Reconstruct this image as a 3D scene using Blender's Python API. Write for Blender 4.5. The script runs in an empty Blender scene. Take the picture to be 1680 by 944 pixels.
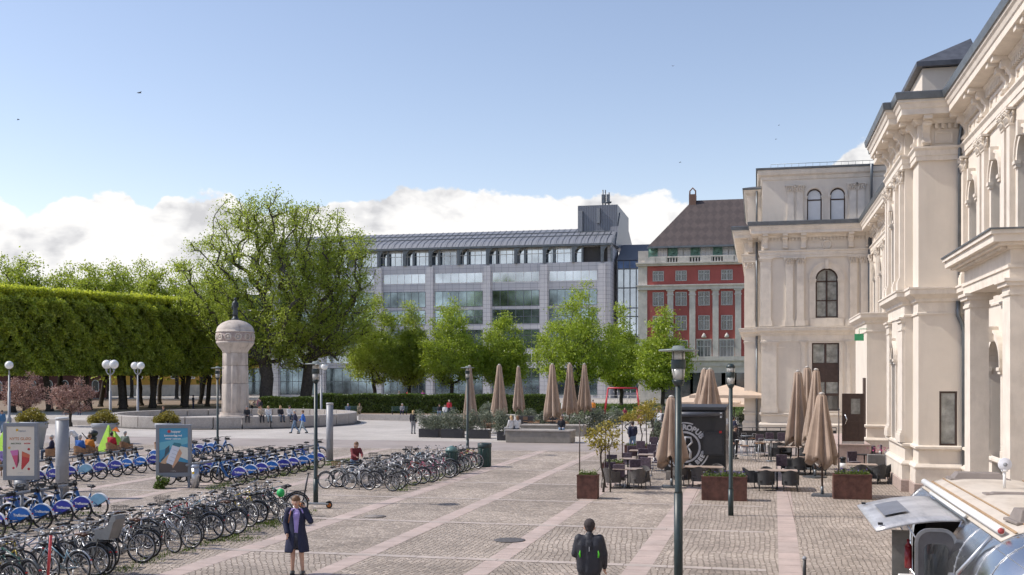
import bpy, math, random
import numpy as np
from mathutils import Vector, Matrix, geometry
R = math.radians
# ---------------------------------------------------------------- camera, sky, sun, exposure
FPX, YAW, HC, HOR = 1775.0, math.atan(402 / 1775.0), 4.4, 614.0
CY, SY = math.cos(YAW), math.sin(YAW)
scene = bpy.context.scene
col = scene.collection
cam = bpy.data.cameras.new('camera')
camo = bpy.data.objects.new('camera', cam); col.objects.link(camo)
camo.location = (0, 0, HC); camo.rotation_euler = (R(90), 0, YAW)
cam.sensor_width = 36.0; cam.lens = 36.0 * FPX / 1680.0
cam.shift_y = (HOR - 472.0) / 1680.0
cam.clip_start = 0.1; cam.clip_end = 6000
scene.camera = camo
SUN_EL, SUN_AZ = 46.0, -97.0
world = bpy.data.worlds.new('World'); scene.world = world; world.use_nodes = True
wt = world.node_tree; wt.nodes.clear()
def wn(t, **k):
    n = wt.nodes.new(t)
    for a, b in k.items(): setattr(n, a, b)
    return n
def wm(op, a, b=None, c=None, clamp=False):
    n = wt.nodes.new('ShaderNodeMath'); n.operation = op; n.use_clamp = clamp
    for i, v in enumerate((a, b, c)):
        if v is None: continue
        if isinstance(v, (int, float)): n.inputs[i].default_value = v
        else: wt.links.new(v, n.inputs[i])
    return n.outputs[0]
sky = wn('ShaderNodeTexSky', sky_type='NISHITA')
sky.sun_disc = False; sky.sun_elevation = R(SUN_EL); sky.sun_rotation = R(SUN_AZ)
sky.altitude = 20; sky.air_density = 1.0; sky.dust_density = 0.35; sky.ozone_density = 1.3
tc = wn('ShaderNodeTexCoord'); sep = wn('ShaderNodeSeparateXYZ'); wt.links.new(tc.outputs['Generated'], sep.inputs[0])
az = wm('ARCTAN2', sep.outputs[0], sep.outputs[1])
hz = wm('POWER', wm('ADD', wm('MULTIPLY', sep.outputs[0], sep.outputs[0]), wm('MULTIPLY', sep.outputs[1], sep.outputs[1])), 0.5)
el = wm('ARCTAN2', sep.outputs[2], hz)
AZ0, AZ1 = -50.0, 20.0
fc = wn('ShaderNodeFloatCurve')
cv = fc.mapping.curves[0]
def cloud_top(px, py):
    t = math.atan((px - 840) / FPX); a = math.degrees(t - YAW)
    e = math.degrees(math.atan((HOR - py) / FPX * math.cos(t)))
    return ((a - AZ0) / (AZ1 - AZ0), e / 15.0)
prof = [(-200, 345), (-40, 330), (20, 333), (60, 345), (105, 330), (150, 323), (205, 325), (222, 346), (250, 352), (262, 325), (290, 318), (370, 318), (400, 335),
        (470, 350), (560, 338), (600, 338), (635, 330), (660, 312), (720, 309), (790, 318), (850, 328), (900, 332), (950, 330), (1000, 324), (1050, 326),
        (1100, 332), (1140, 350), (1200, 400), (1260, 420), (1330, 330), (1385, 258), (1410, 232), (1440, 225), (1480, 240), (1560, 330)]
pts = [cloud_top(*p) for p in prof]
cv.points[0].location = (0, pts[0][1]); cv.points[1].location = (1, pts[-1][1])
for x, y in pts: cv.points.new(x, y)
fc.mapping.update()
fac = wm('DIVIDE', wm('SUBTRACT', az, R(AZ0)), R(AZ1 - AZ0), clamp=True)
wt.links.new(fac, fc.inputs['Value']); fc.inputs['Factor'].default_value = 1
top = wm('MULTIPLY', fc.outputs[0], R(15.0))
def wnoise(scale, detail, rough, stretch=1.6, off=0.0, dist=0.0):
    mp = wn('ShaderNodeMapping'); mp.inputs['Scale'].default_value = (1, 1, stretch); mp.inputs['Location'].default_value = (off, off, off)
    wt.links.new(tc.outputs['Generated'], mp.inputs[0])
    n = wn('ShaderNodeTexNoise'); n.inputs['Scale'].default_value = scale; n.inputs['Detail'].default_value = detail
    n.inputs['Roughness'].default_value = rough; n.inputs['Distortion'].default_value = dist
    wt.links.new(mp.outputs[0], n.inputs[0]); return n.outputs[0]
edge = wnoise(26, 8, 0.60, 1.6)
soft = wnoise(9, 5, 0.55, 1.8, 3.1)
lump = wnoise(13, 8, 0.58, 2.0, 7.7, 0.3)
def billow(off):
    mp = wn('ShaderNodeMapping'); mp.inputs['Scale'].default_value = (1, 1, 1.35); mp.inputs['Location'].default_value = off
    wt.links.new(tc.outputs['Generated'], mp.inputs[0])
    nz = wn('ShaderNodeTexNoise'); nz.inputs['Scale'].default_value = 30; nz.inputs['Detail'].default_value = 4; wt.links.new(mp.outputs[0], nz.inputs[0])
    ad = wn('ShaderNodeVectorMath', operation='MULTIPLY_ADD'); wt.links.new(nz.outputs['Color'], ad.inputs[0]); ad.inputs[1].default_value = (.035, .035, .035); wt.links.new(mp.outputs[0], ad.inputs[2])
    v = wn('ShaderNodeTexVoronoi', feature='SMOOTH_F1'); v.inputs['Scale'].default_value = 13; v.inputs['Detail'].default_value = 3.5; v.inputs['Roughness'].default_value = .55; v.inputs['Smoothness'].default_value = .35; v.normalize = True
    wt.links.new(ad.outputs[0], v.inputs[0]); return wm('SUBTRACT', 1.0, v.outputs['Distance'])
b0_ = billow((0, 0, 0)); b1_ = billow((.010, .002, -.013))
d = wm('ADD', wm('SUBTRACT', top, el), wm('ADD', wm('MULTIPLY', wm('SUBTRACT', edge, 0.50), 0.030), wm('MULTIPLY', wm('SUBTRACT', b0_, 0.70), 0.055)))
d = wm('ADD', d, wm('MULTIPLY', wm('SUBTRACT', soft, 0.5), 0.02))
mask = wn('ShaderNodeMapRange', interpolation_type='SMOOTHSTEP'); wt.links.new(d, mask.inputs[0])
mask.inputs[1].default_value = -0.001; mask.inputs[2].default_value = 0.0035
# shade painted deeper into the bank so that it is not one solid band
depth = wn('ShaderNodeMapRange'); wt.links.new(d, depth.inputs[0]); depth.inputs[1].default_value = 0.0; depth.inputs[2].default_value = 0.06
relief = wm('MULTIPLY', wm('SUBTRACT', b0_, b1_), 1.3)  # side light on the clouds painted in from offset billow noise
lr = wn('ShaderNodeValToRGB'); wt.links.new(wm('ADD', wm('SUBTRACT', lump, wm('MULTIPLY', depth.outputs[0], 0.07)), relief), lr.inputs[0])
e = lr.color_ramp.elements
e[0].position = 0.26; e[0].color = (0.66, 0.66, 0.68, 1); e[1].position = 0.48; e[1].color = (1.0, 0.985, 0.97, 1)
m_ = lr.color_ramp.elements.new(0.38); m_.color = (0.86, 0.855, 0.86, 1)
skm = wn('ShaderNodeMix', data_type='RGBA')
sk_gain = wn('ShaderNodeMix', data_type='RGBA', blend_type='MULTIPLY'); sk_gain.inputs[0].default_value = 1.0
wt.links.new(sky.outputs[0], sk_gain.inputs[6]); sk_gain.inputs[7].default_value = (0.95, 0.81, 0.76, 1)
cl_gain = wn('ShaderNodeVectorMath', operation='SCALE'); wt.links.new(lr.outputs[0], cl_gain.inputs[0]); cl_gain.inputs['Scale'].default_value = 4.6
wt.links.new(mask.outputs[0], skm.inputs[0]); wt.links.new(sk_gain.outputs[2], skm.inputs[6]); wt.links.new(cl_gain.outputs[0], skm.inputs[7])
bg = wn('ShaderNodeBackground'); bg.inputs[1].default_value = 0.15; wt.links.new(skm.outputs[2], bg.inputs[0])
wo = wn('ShaderNodeOutputWorld'); wt.links.new(bg.outputs[0], wo.inputs[0])
sl = bpy.data.lights.new('sun', 'SUN'); sl.energy = 3.0; sl.angle = R(1.0); sl.color = (1.0, 0.94, 0.86)
so = bpy.data.objects.new('sun', sl); col.objects.link(so)
sdir = Vector((math.sin(R(SUN_AZ)) * math.cos(R(SUN_EL)), math.cos(R(SUN_AZ)) * math.cos(R(SUN_EL)), math.sin(R(SUN_EL))))
so.rotation_euler = sdir.to_track_quat('Z', 'Y').to_euler(); so.location = (-20, 0, 60)
vs = scene.view_settings; vs.view_transform = 'Standard'; vs.look = 'None'; vs.exposure = 0.58; vs.gamma = 1.0; vs.use_curve_mapping = False
scene.cycles.use_denoising = True; scene.cycles.use_adaptive_sampling = True; scene.cycles.adaptive_threshold = 0.03; scene.cycles.max_bounces = 6; scene.cycles.diffuse_bounces = 4; scene.cycles.transparent_max_bounces = 6
scene.cycles.sample_clamp_indirect = 4.0; scene.cycles.caustics_reflective = False; scene.cycles.caustics_refractive = False
rng = random.Random(7)

# ---------------------------------------------------------------- helpers
def P(px, py, h=0.0):
    """ground point (or point at height h) seen at a pixel of the 1680x944 photograph"""
    z = FPX * (HC - h) / (py - HOR); u = (px - 840) / FPX * z
    return Vector((-z * SY + u * CY, z * CY + u * SY, h))
def atY(px, Y): return Y * math.tan(math.atan((px - 840) / FPX) - YAW)
def atD(px, z):
    """ground point at forward distance z"""
    u = (px - 840) / FPX * z
    return Vector((-z * SY + u * CY, z * CY + u * SY, 0))
def hAt(py, x, y): return HC + (HOR - py) / FPX * (-x * SY + y * CY)

def tag(o, label=None, cat=None, group=None, kind=None):
    if label: o['label'] = label
    if cat: o['category'] = cat
    if group: o['group'] = group
    if kind: o['kind'] = kind
    return o
def empty(name, loc=(0, 0, 0), rz=0.0, label=None, cat=None, group=None):
    o = bpy.data.objects.new(name, None); col.objects.link(o); o.empty_display_size = 0.2
    o.location = loc; o.rotation_euler = (0, 0, rz); return tag(o, label, cat, group)
KIDS = {}
def reg(o, parent):
    if parent is not None:
        o.parent = parent; KIDS.setdefault(parent, []).append(o)
    return o
def copy_tree(o, parent=None):
    c = o.copy(); col.objects.link(c)
    if parent is not None: reg(c, parent)
    for ch in KIDS.get(o, []): copy_tree(ch, c)
    return c

class MB:
    def __init__(s): s.v = []; s.f = []; s.m = []; s.sm = []; s.mi = 0
    def add(s, vs, fs, smooth=False):
        b = len(s.v); s.v.extend([tuple(p) for p in vs])
        for f in fs: s.f.append(tuple(i + b for i in f)); s.m.append(s.mi); s.sm.append(smooth)
        return s
    def box(s, x0, x1, y0, y1, z0, z1):
        if x0 > x1: x0, x1 = x1, x0
        if y0 > y1: y0, y1 = y1, y0
        return s.add([(x0, y0, z0), (x1, y0, z0), (x1, y1, z0), (x0, y1, z0), (x0, y0, z1), (x1, y0, z1), (x1, y1, z1), (x0, y1, z1)],
                     [(0, 3, 2, 1), (4, 5, 6, 7), (0, 1, 5, 4), (1, 2, 6, 5), (2, 3, 7, 6), (3, 0, 4, 7)])
    def obox(s, c, size, M=None):
        hx, hy, hz_ = [a / 2 for a in size]; c = Vector(c)
        vs = [Vector((x * hx, y * hy, z * hz_)) for z in (-1, 1) for x, y in ((-1, -1), (1, -1), (1, 1), (-1, 1))]
        vs = [(M @ p if M else p) + c for p in vs]
        return s.add(vs, [(0, 3, 2, 1), (4, 5, 6, 7), (0, 1, 5, 4), (1, 2, 6, 5), (2, 3, 7, 6), (3, 0, 4, 7)])
    def tube(s, pts, r, n=6, cap=True, smooth=True):
        pts = [Vector(p) for p in pts]; rs = r if isinstance(r, (list, tuple)) else [r] * len(pts)
        vs = []; prev = None
        for i, p in enumerate(pts):
            t = (pts[min(i + 1, len(pts) - 1)] - pts[max(i - 1, 0)])
            t = t.normalized() if t.length > 1e-9 else Vector((0, 0, 1))
            if prev is None: a = t.orthogonal().normalized()
            else:
                a = prev - t * prev.dot(t); a = a.normalized() if a.length > 1e-6 else t.orthogonal().normalized()
            prev = a; b = t.cross(a)
            for k in range(n):
                g = 2 * math.pi * k / n; vs.append(p + (a * math.cos(g) + b * math.sin(g)) * rs[i])
        fs = [(i * n + k, i * n + (k + 1) % n, (i + 1) * n + (k + 1) % n, (i + 1) * n + k) for i in range(len(pts) - 1) for k in range(n)]
        if cap: fs += [tuple(range(n - 1, -1, -1)), tuple((len(pts) - 1) * n + k for k in range(n))]
        return s.add(vs, fs, smooth)
    def lathe(s, prof, c=(0, 0, 0), n=16, smooth=True, mod=None, cap=True, M=None):
        vs = []; c = Vector(c)
        for j, (r, z) in enumerate(prof):
            for k in range(n):
                g = 2 * math.pi * k / n; rr = r; zz = z
                if mod: rr, zz = mod(r, z, g, j)
                p = Vector((rr * math.cos(g), rr * math.sin(g), zz))
                vs.append((M @ p if M else p) + c)
        m = len(prof)
        fs = [(i * n + k, i * n + (k + 1) % n, (i + 1) * n + (k + 1) % n, (i + 1) * n + k) for i in range(m - 1) for k in range(n)]
        if cap: fs += [tuple(range(n - 1, -1, -1)), tuple((m - 1) * n + k for k in range(n))]
        return s.add(vs, fs, smooth)
    def sphere(s, c, r, n=12, m=8, sc=(1, 1, 1)):
        vs = [(c[0], c[1], c[2] - r * sc[2])]
        for j in range(1, m):
            a = -math.pi / 2 + math.pi * j / m
            for k in range(n):
                g = 2 * math.pi * k / n
                vs.append((c[0] + r * sc[0] * math.cos(a) * math.cos(g), c[1] + r * sc[1] * math.cos(a) * math.sin(g), c[2] + r * sc[2] * math.sin(a)))
        vs.append((c[0], c[1], c[2] + r * sc[2])); L = len(vs) - 1
        fs = [(0, 1 + (k + 1) % n, 1 + k) for k in range(n)]
        for j in range(m - 2):
            fs += [(1 + j * n + k, 1 + j * n + (k + 1) % n, 1 + (j + 1) * n + (k + 1) % n, 1 + (j + 1) * n + k) for k in range(n)]
        fs += [(L, 1 + (m - 2) * n + k, 1 + (m - 2) * n + (k + 1) % n) for k in range(n)]
        return s.add(vs, fs, True)
    def torus(s, c, R_, r, axis='Y', n=24, m=6, a0=0, a1=2 * math.pi, flat=1.0):
        full = abs(a1 - a0 - 2 * math.pi) < 1e-6; cnt = n if full else n + 1; vs = []
        for i in range(cnt):
            a = a0 + (a1 - a0) * i / n
            for k in range(m):
                g = 2 * math.pi * k / m; rr = R_ + r * math.cos(g); h = r * math.sin(g) * flat
                x, z = rr * math.cos(a), rr * math.sin(a)
                p = (x, h, z) if axis == 'Y' else ((x, z, h) if axis == 'Z' else (h, x, z))
                vs.append((c[0] + p[0], c[1] + p[1], c[2] + p[2]))
        fs = []
        for i in range(n):
            j = (i + 1) % cnt
            fs += [(i * m + k, i * m + (k + 1) % m, j * m + (k + 1) % m, j * m + k) for k in range(m)]
        return s.add(vs, fs, True)
    def prism(s, poly, fn, d0, d1, holes=()):
        """polygon (a,b) extruded between d0 and d1; fn(a,b,d)->xyz"""
        loops = [list(poly)] + [list(h) for h in holes]
        tri = geometry.tessellate_polygon([[Vector((a, b, 0)) for a, b in L] for L in loops])
        flat = [p for L in loops for p in L]; n = len(flat)
        vs = [fn(a, b, d0) for a, b in flat] + [fn(a, b, d1) for a, b in flat]
        fs = [tuple(t) for t in tri] + [tuple(i + n for i in reversed(t)) for t in tri]
        o = 0
        for L in loops:
            k = len(L)
            fs += [(o + i, o + (i + 1) % k, n + o + (i + 1) % k, n + o + i) for i in range(k)]; o += k
        return s.add(vs, fs)
    def sweep(s, path, prof, closed_prof=True):
        """plan path of (x,y), outward to the LEFT of the travel direction; prof = [(out, z)]"""
        n = len(path); m = len(prof); vs = []
        for i, (x, y) in enumerate(path):
            def nrm(a, b):
                dx, dy = b[0] - a[0], b[1] - a[1]; l = math.hypot(dx, dy); return (-dy / l, dx / l)
            if i == 0: nx, ny = nrm(path[0], path[1])
            elif i == n - 1: nx, ny = nrm(path[-2], path[-1])
            else:
                a = nrm(path[i - 1], path[i]); b = nrm(path[i], path[i + 1]); k = 1 + a[0] * b[0] + a[1] * b[1]
                nx, ny = (a[0] + b[0]) / k, (a[1] + b[1]) / k
            vs += [(x + nx * o, y + ny * o, z) for o, z in prof]
        fs = []
        for i in range(n - 1):
            for k in range(m if closed_prof else m - 1):
                fs.append((i * m + k, i * m + (k + 1) % m, (i + 1) * m + (k + 1) % m, (i + 1) * m + k))
        if closed_prof: fs += [tuple(range(m)), tuple((n - 1) * m + k for k in reversed(range(m)))]
        return s.add(vs, fs)
    def build(s, name, mat, parent=None, bevel=0, fix=True):
        me = bpy.data.meshes.new(name); me.from_pydata(s.v, [], s.f)
        for m in (mat if isinstance(mat, (list, tuple)) else [mat]): me.materials.append(m)
        if s.f:
            me.polygons.foreach_set('material_index', s.m); me.polygons.foreach_set('use_smooth', s.sm)
        me.validate(); me.update()
        if fix:
            import bmesh
            bm = bmesh.new(); bm.from_mesh(me); bmesh.ops.recalc_face_normals(bm, faces=bm.faces); bm.to_mesh(me); bm.free()
        o = bpy.data.objects.new(name, me); col.objects.link(o); reg(o, parent)
        if bevel:
            b = o.modifiers.new('bevel', 'BEVEL'); b.width = bevel; b.segments = 2; b.limit_method = 'ANGLE'
        return o
def rotz(a): return Matrix.Rotation(a, 3, 'Z')

# ---------------------------------------------------------------- materials
MATS = {}
def mat(name, c, rough=0.7, metal=0.0, amt=0.12, scale=6.0, bump=0.0, spec=0.5, dirt_or_reflection=None, coords='Object', bscale=None, coat=0.0, sheen=0.0):
    if name in MATS: return MATS[name]
    m = bpy.data.materials.new(name); m.use_nodes = True; t = m.node_tree; b = t.nodes['Principled BSDF']
    b.inputs['Roughness'].default_value = rough; b.inputs['Metallic'].default_value = metal
    b.inputs['Specular IOR Level'].default_value = spec; b.inputs['Coat Weight'].default_value = coat; b.inputs['Sheen Weight'].default_value = sheen
    tcn = t.nodes.new('ShaderNodeTexCoord'); n = t.nodes.new('ShaderNodeTexNoise'); n.inputs['Scale'].default_value = scale
    n.inputs['Detail'].default_value = 5; n.inputs['Roughness'].default_value = 0.6
    t.links.new(tcn.outputs[coords], n.inputs[0])
    r = t.nodes.new('ShaderNodeValToRGB'); t.links.new(n.outputs[0], r.inputs[0])
    lo = [max(0, x * (1 - amt * 1.6)) for x in c]; hi = [min(1, x * (1 + amt)) for x in c]
    r.color_ramp.elements[0].position = 0.3; r.color_ramp.elements[0].color = (*lo, 1)
    r.color_ramp.elements[1].position = 0.7; r.color_ramp.elements[1].color = (*hi, 1)
    out = r.outputs[0]
    if dirt_or_reflection:
        n2 = t.nodes.new('ShaderNodeTexNoise'); n2.inputs['Scale'].default_value = dirt_or_reflection[1]; n2.inputs['Detail'].default_value = 8; n2.inputs['Roughness'].default_value = 0.7
        mp = t.nodes.new('ShaderNodeMapping'); mp.inputs['Scale'].default_value = dirt_or_reflection[3] if len(dirt_or_reflection) > 3 else (1, 1, 0.3)
        t.links.new(tcn.outputs[coords], mp.inputs[0]); t.links.new(mp.outputs[0], n2.inputs[0])
        mr = t.nodes.new('ShaderNodeMapRange'); mr.inputs[1].default_value = 0.5; mr.inputs[2].default_value = 0.75; mr.inputs[4].default_value = dirt_or_reflection[2]
        t.links.new(n2.outputs[0], mr.inputs[0]); mx = t.nodes.new('ShaderNodeMix'); mx.data_type = 'RGBA'
        t.links.new(mr.outputs[0], mx.inputs[0]); t.links.new(out, mx.inputs[6]); mx.inputs[7].default_value = (*dirt_or_reflection[0], 1); out = mx.outputs[2]
    t.links.new(out, b.inputs['Base Color'])
    if bump:
        n3 = t.nodes.new('ShaderNodeTexNoise'); n3.inputs['Scale'].default_value = bscale or scale * 6; n3.inputs['Detail'].default_value = 6
        t.links.new(tcn.outputs[coords], n3.inputs[0]); bp = t.nodes.new('ShaderNodeBump'); bp.inputs['Strength'].default_value = bump; bp.inputs['Distance'].default_value = 0.02
        t.links.new(n3.outputs[0], bp.inputs['Height']); t.links.new(bp.outputs[0], b.inputs['Normal'])
    MATS[name] = m; return m
STUCCO = mat('stucco', (0.70, 0.63, 0.545), 0.85, amt=0.04, scale=0.9, bump=0.15, bscale=30, dirt_or_reflection=((0.48, 0.42, 0.36), 1.6, 0.28, (1, 1, .12)))
STONE_TRIM = mat('stucco_trim', (0.72, 0.65, 0.565), 0.8, amt=0.07, scale=2.0, bump=0.25, bscale=25, dirt_or_reflection=((0.42, 0.36, 0.30), 2.4, 0.38, (1, 1, .3)))
PLINTH = mat('plinth_granite', (0.42, 0.33, 0.29), 0.7, amt=0.12, scale=14, bump=0.1)
SLATE = mat('slate_roof', (0.085, 0.09, 0.105), 0.5, amt=0.25, scale=3, bump=0.3)
ZINC = mat('zinc', (0.16, 0.175, 0.19), 0.42, metal=0.55, amt=0.15, scale=2)
DWOOD = mat('dark_brown_wood', (0.06, 0.035, 0.028), 0.5, amt=0.2, scale=5)
BLACKM = mat('black_metal', (0.02, 0.021, 0.024), 0.45, amt=0.2, scale=9)
DGREEN = mat('dark_green_metal', (0.02, 0.036, 0.038), 0.42, amt=0.15, scale=5, dirt_or_reflection=((0.12, 0.14, 0.13), 4, 0.3))
GREYM = mat('grey_painted_metal', (0.27, 0.28, 0.30), 0.45, amt=0.06, scale=4, dirt_or_reflection=((0.15, 0.15, 0.15), 3, 0.25))
STEEL = mat('brushed_steel', (0.50, 0.51, 0.53), 0.35, metal=0.8, amt=0.1, scale=8)
CHROME = mat('chrome', (0.72, 0.73, 0.75), 0.15, metal=1.0, amt=0.05, scale=4)
RUBBER = mat('rubber', (0.018, 0.018, 0.019), 0.7, amt=0.2, scale=20)
WHITEP = mat('white_paint', (0.78, 0.78, 0.77), 0.5, amt=0.05, scale=4)
CORTEN = mat('corten_steel', (0.115, 0.052, 0.04), 0.85, amt=0.3, scale=5, bump=0.2, dirt_or_reflection=((0.16, 0.07, 0.045), 3, 0.6, (1, 1, 1)))
GRANITE = mat('grey_granite', (0.40, 0.365, 0.335), 0.8, amt=0.12, scale=9, bump=0.25, dirt_or_reflection=((0.24, 0.21, 0.19), 1.4, 0.6))
PGRANITE = mat('pink_granite', (0.46, 0.36, 0.33), 0.75, amt=0.10, scale=10, bump=0.15, dirt_or_reflection=((0.33, 0.26, 0.235), 1.2, 0.5))
CANVAS = mat('taupe_canvas', (0.36, 0.265, 0.20), 0.9, amt=0.10, scale=2.5, bump=0.15, bscale=12, sheen=0.2)
CREAMC = mat('cream_canvas', (0.56, 0.44, 0.34), 0.9, amt=0.05, scale=3)
TWOOD = mat('teak_wood', (0.30, 0.17, 0.09), 0.6, amt=0.25, scale=7)
TTOP = mat('pale_table_top', (0.40, 0.31, 0.25), 0.5, amt=0.12, scale=5)
RATTAN = mat('dark_rattan', (0.05, 0.05, 0.052), 0.75, amt=0.35, scale=60, bump=0.5, bscale=90)
TRATTAN = mat('taupe_rattan', (0.12, 0.11, 0.105), 0.75, amt=0.35, scale=60, bump=0.5, bscale=90)
PURPLEB = mat('plum_blanket', (0.085, 0.06, 0.08), 0.95, amt=0.3, scale=12, sheen=0.3)
BARK = mat('bark', (0.055, 0.045, 0.036), 0.95, amt=0.35, scale=4, bump=0.6, bscale=14)
BARKL = mat('bark_grey', (0.075, 0.065, 0.055), 0.95, amt=0.3, scale=4, bump=0.6, bscale=12)
COPPER = mat('verdigris', (0.16, 0.30, 0.25), 0.7, amt=0.2, scale=3)
BRONZE = mat('dark_bronze', (0.05, 0.06, 0.065), 0.5, metal=0.4, amt=0.3, scale=4)
def glass(name, c, rough=0.06, amt=0.3, scale=0.6):
    return mat(name, c, rough, amt=amt, scale=scale, spec=1.0, coat=0.6)
GLASS = glass('window_glass', (0.07, 0.075, 0.075))
GLASSC = mat('window_glass_curtain', (0.30, 0.31, 0.29), 0.12, amt=0.35, scale=2.2, spec=0.8, coat=0.5)
GLASSW = mat('window_blind', (0.62, 0.63, 0.66), 0.15, amt=0.05, scale=2, spec=0.8, coat=0.5)

def leafmat(name, c0, c1, c2, trans=0.35):
    if name in MATS: return MATS[name]
    m = bpy.data.materials.new(name); m.use_nodes = True; t = m.node_tree; t.nodes.clear()
    at = t.nodes.new('ShaderNodeAttribute'); at.attribute_name = 'var'
    r = t.nodes.new('ShaderNodeValToRGB'); t.links.new(at.outputs['Fac'], r.inputs[0])
    e = r.color_ramp.elements; e[0].position = 0.0; e[0].color = (*c0, 1); e[1].position = 1.0; e[1].color = (*c2, 1)
    k = e.new(0.5); k.color = (*c1, 1)
    d = t.nodes.new('ShaderNodeBsdfDiffuse'); tr = t.nodes.new('ShaderNodeBsdfTranslucent'); g = t.nodes.new('ShaderNodeBsdfGlossy'); g.inputs[1].default_value = 0.45
    mx = t.nodes.new('ShaderNodeMixShader'); mx.inputs[0].default_value = trans
    mx2 = t.nodes.new('ShaderNodeMixShader'); mx2.inputs[0].default_value = 0.04
    t.links.new(r.outputs[0], d.inputs[0]); t.links.new(r.outputs[0], tr.inputs[0])
    t.links.new(d.outputs[0], mx.inputs[1]); t.links.new(tr.outputs[0], mx.inputs[2])
    t.links.new(mx.outputs[0], mx2.inputs[1]); t.links.new(g.outputs[0], mx2.inputs[2])
    o = t.nodes.new('ShaderNodeOutputMaterial'); t.links.new(mx2.outputs[0], o.inputs[0]); MATS[name] = m; return m
LIME = leafmat('spring_leaves', (0.22, 0.29, 0.03), (0.35, 0.45, 0.045), (0.48, 0.57, 0.07), 0.6)
LIME2 = leafmat('young_leaves', (0.24, 0.29, 0.03), (0.38, 0.47, 0.055), (0.50, 0.56, 0.10), 0.6)
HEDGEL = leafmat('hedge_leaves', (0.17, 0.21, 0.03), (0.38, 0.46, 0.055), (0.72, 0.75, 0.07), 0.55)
DARKL = leafmat('low_hedge_leaves', (0.05, 0.085, 0.015), (0.09, 0.14, 0.022), (0.15, 0.21, 0.03), 0.4)
OLIVE = leafmat('olive_leaves', (0.10, 0.12, 0.08), (0.17, 0.20, 0.14), (0.30, 0.32, 0.24), 0.25)
YELLOWL = leafmat('yellow_leaves', (0.15, 0.13, 0.02), (0.34, 0.28, 0.04), (0.48, 0.40, 0.07), 0.4)
REDL = leafmat('copper_leaves', (0.20, 0.11, 0.09), (0.32, 0.19, 0.155), (0.46, 0.30, 0.25), 0.4)
BUSHL = leafmat('bush_leaves', (0.14, 0.12, 0.016), (0.26, 0.22, 0.03), (0.42, 0.36, 0.07), 0.4)
GRASSL = leafmat('grass_blades', (0.05, 0.09, 0.015), (0.10, 0.16, 0.02), (0.17, 0.22, 0.04), 0.35)

nrg = np.random.default_rng(5)
def leaves(name, pts, size, mat_, parent=None, var=None, aspect=0.6, sizes=None):
    """one small rhombus per point, randomly turned, as one mesh"""
    pts = np.asarray(pts, dtype=np.float32); n = len(pts)
    a = nrg.normal(size=(n, 3)); a /= np.linalg.norm(a, axis=1, keepdims=True)
    b = nrg.normal(size=(n, 3)); b -= a * np.sum(a * b, axis=1, keepdims=True); b /= np.linalg.norm(b, axis=1, keepdims=True)
    s = (size * nrg.uniform(0.6, 1.3, size=(n, 1))) if sizes is None else np.asarray(sizes)[:, None]
    v = np.empty((n, 4, 3), dtype=np.float32)
    v[:, 0] = pts - a * s * 0.5; v[:, 1] = pts + b * s * 0.5 * aspect; v[:, 2] = pts + a * s * 0.5; v[:, 3] = pts - b * s * 0.5 * aspect
    me = bpy.data.meshes.new(name); me.vertices.add(n * 4); me.vertices.foreach_set('co', v.ravel())
    me.loops.add(n * 4); me.loops.foreach_set('vertex_index', np.arange(n * 4, dtype=np.int32))
    me.polygons.add(n); me.polygons.foreach_set('loop_start', np.arange(0, n * 4, 4, dtype=np.int32))
    at = me.attributes.new('var', 'FLOAT', 'POINT')
    if var is None: var = nrg.beta(2, 2, size=n)
    at.data.foreach_set('value', np.repeat(np.asarray(var, dtype=np.float32), 4))
    me.materials.append(mat_); me.update(calc_edges=True)
    o = bpy.data.objects.new(name, me); col.objects.link(o); return reg(o, parent)

def text_geo(s, size=1.0, bold=0.0):
    cu = bpy.data.curves.new('t', 'FONT'); cu.body = s; cu.size = size; cu.offset = bold; cu.align_x = 'CENTER'; cu.align_y = 'CENTER'; cu.resolution_u = 3
    ob = bpy.data.objects.new('t', cu); me = bpy.data.meshes.new_from_object(ob)
    vs = [v.co.copy() for v in me.vertices]; fs = [tuple(p.vertices) for p in me.polygons]
    bpy.data.objects.remove(ob); bpy.data.curves.remove(cu); bpy.data.meshes.remove(me); return vs, fs
def put_text(mb, s, size, fn, bold=0.0, arc=None, clear=0.0):
    """fn(a,b)->xyz plane map. arc=(radius, centre angle, direction)"""
    if arc is None:
        vs, fs = text_geo(s, size, bold); mb.add([fn(v.x, v.y) for v in vs], fs); return
    rad, ang, sgn = arc; step = size * 0.66 / rad
    for i, ch in enumerate(s):
        if ch == ' ': continue
        vs, fs = text_geo(ch, size, bold); a = ang - sgn * (i - (len(s) - 1) / 2) * step
        out = []
        for v in vs:
            rr = rad + sgn * v.y; x = v.x * sgn
            # rotate the letter to stand on the circle
            ca, sa = math.cos(a), math.sin(a)
            out.append(fn(rr * ca + x * sa, rr * sa - x * ca))
        mb.add(out, fs)
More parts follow.
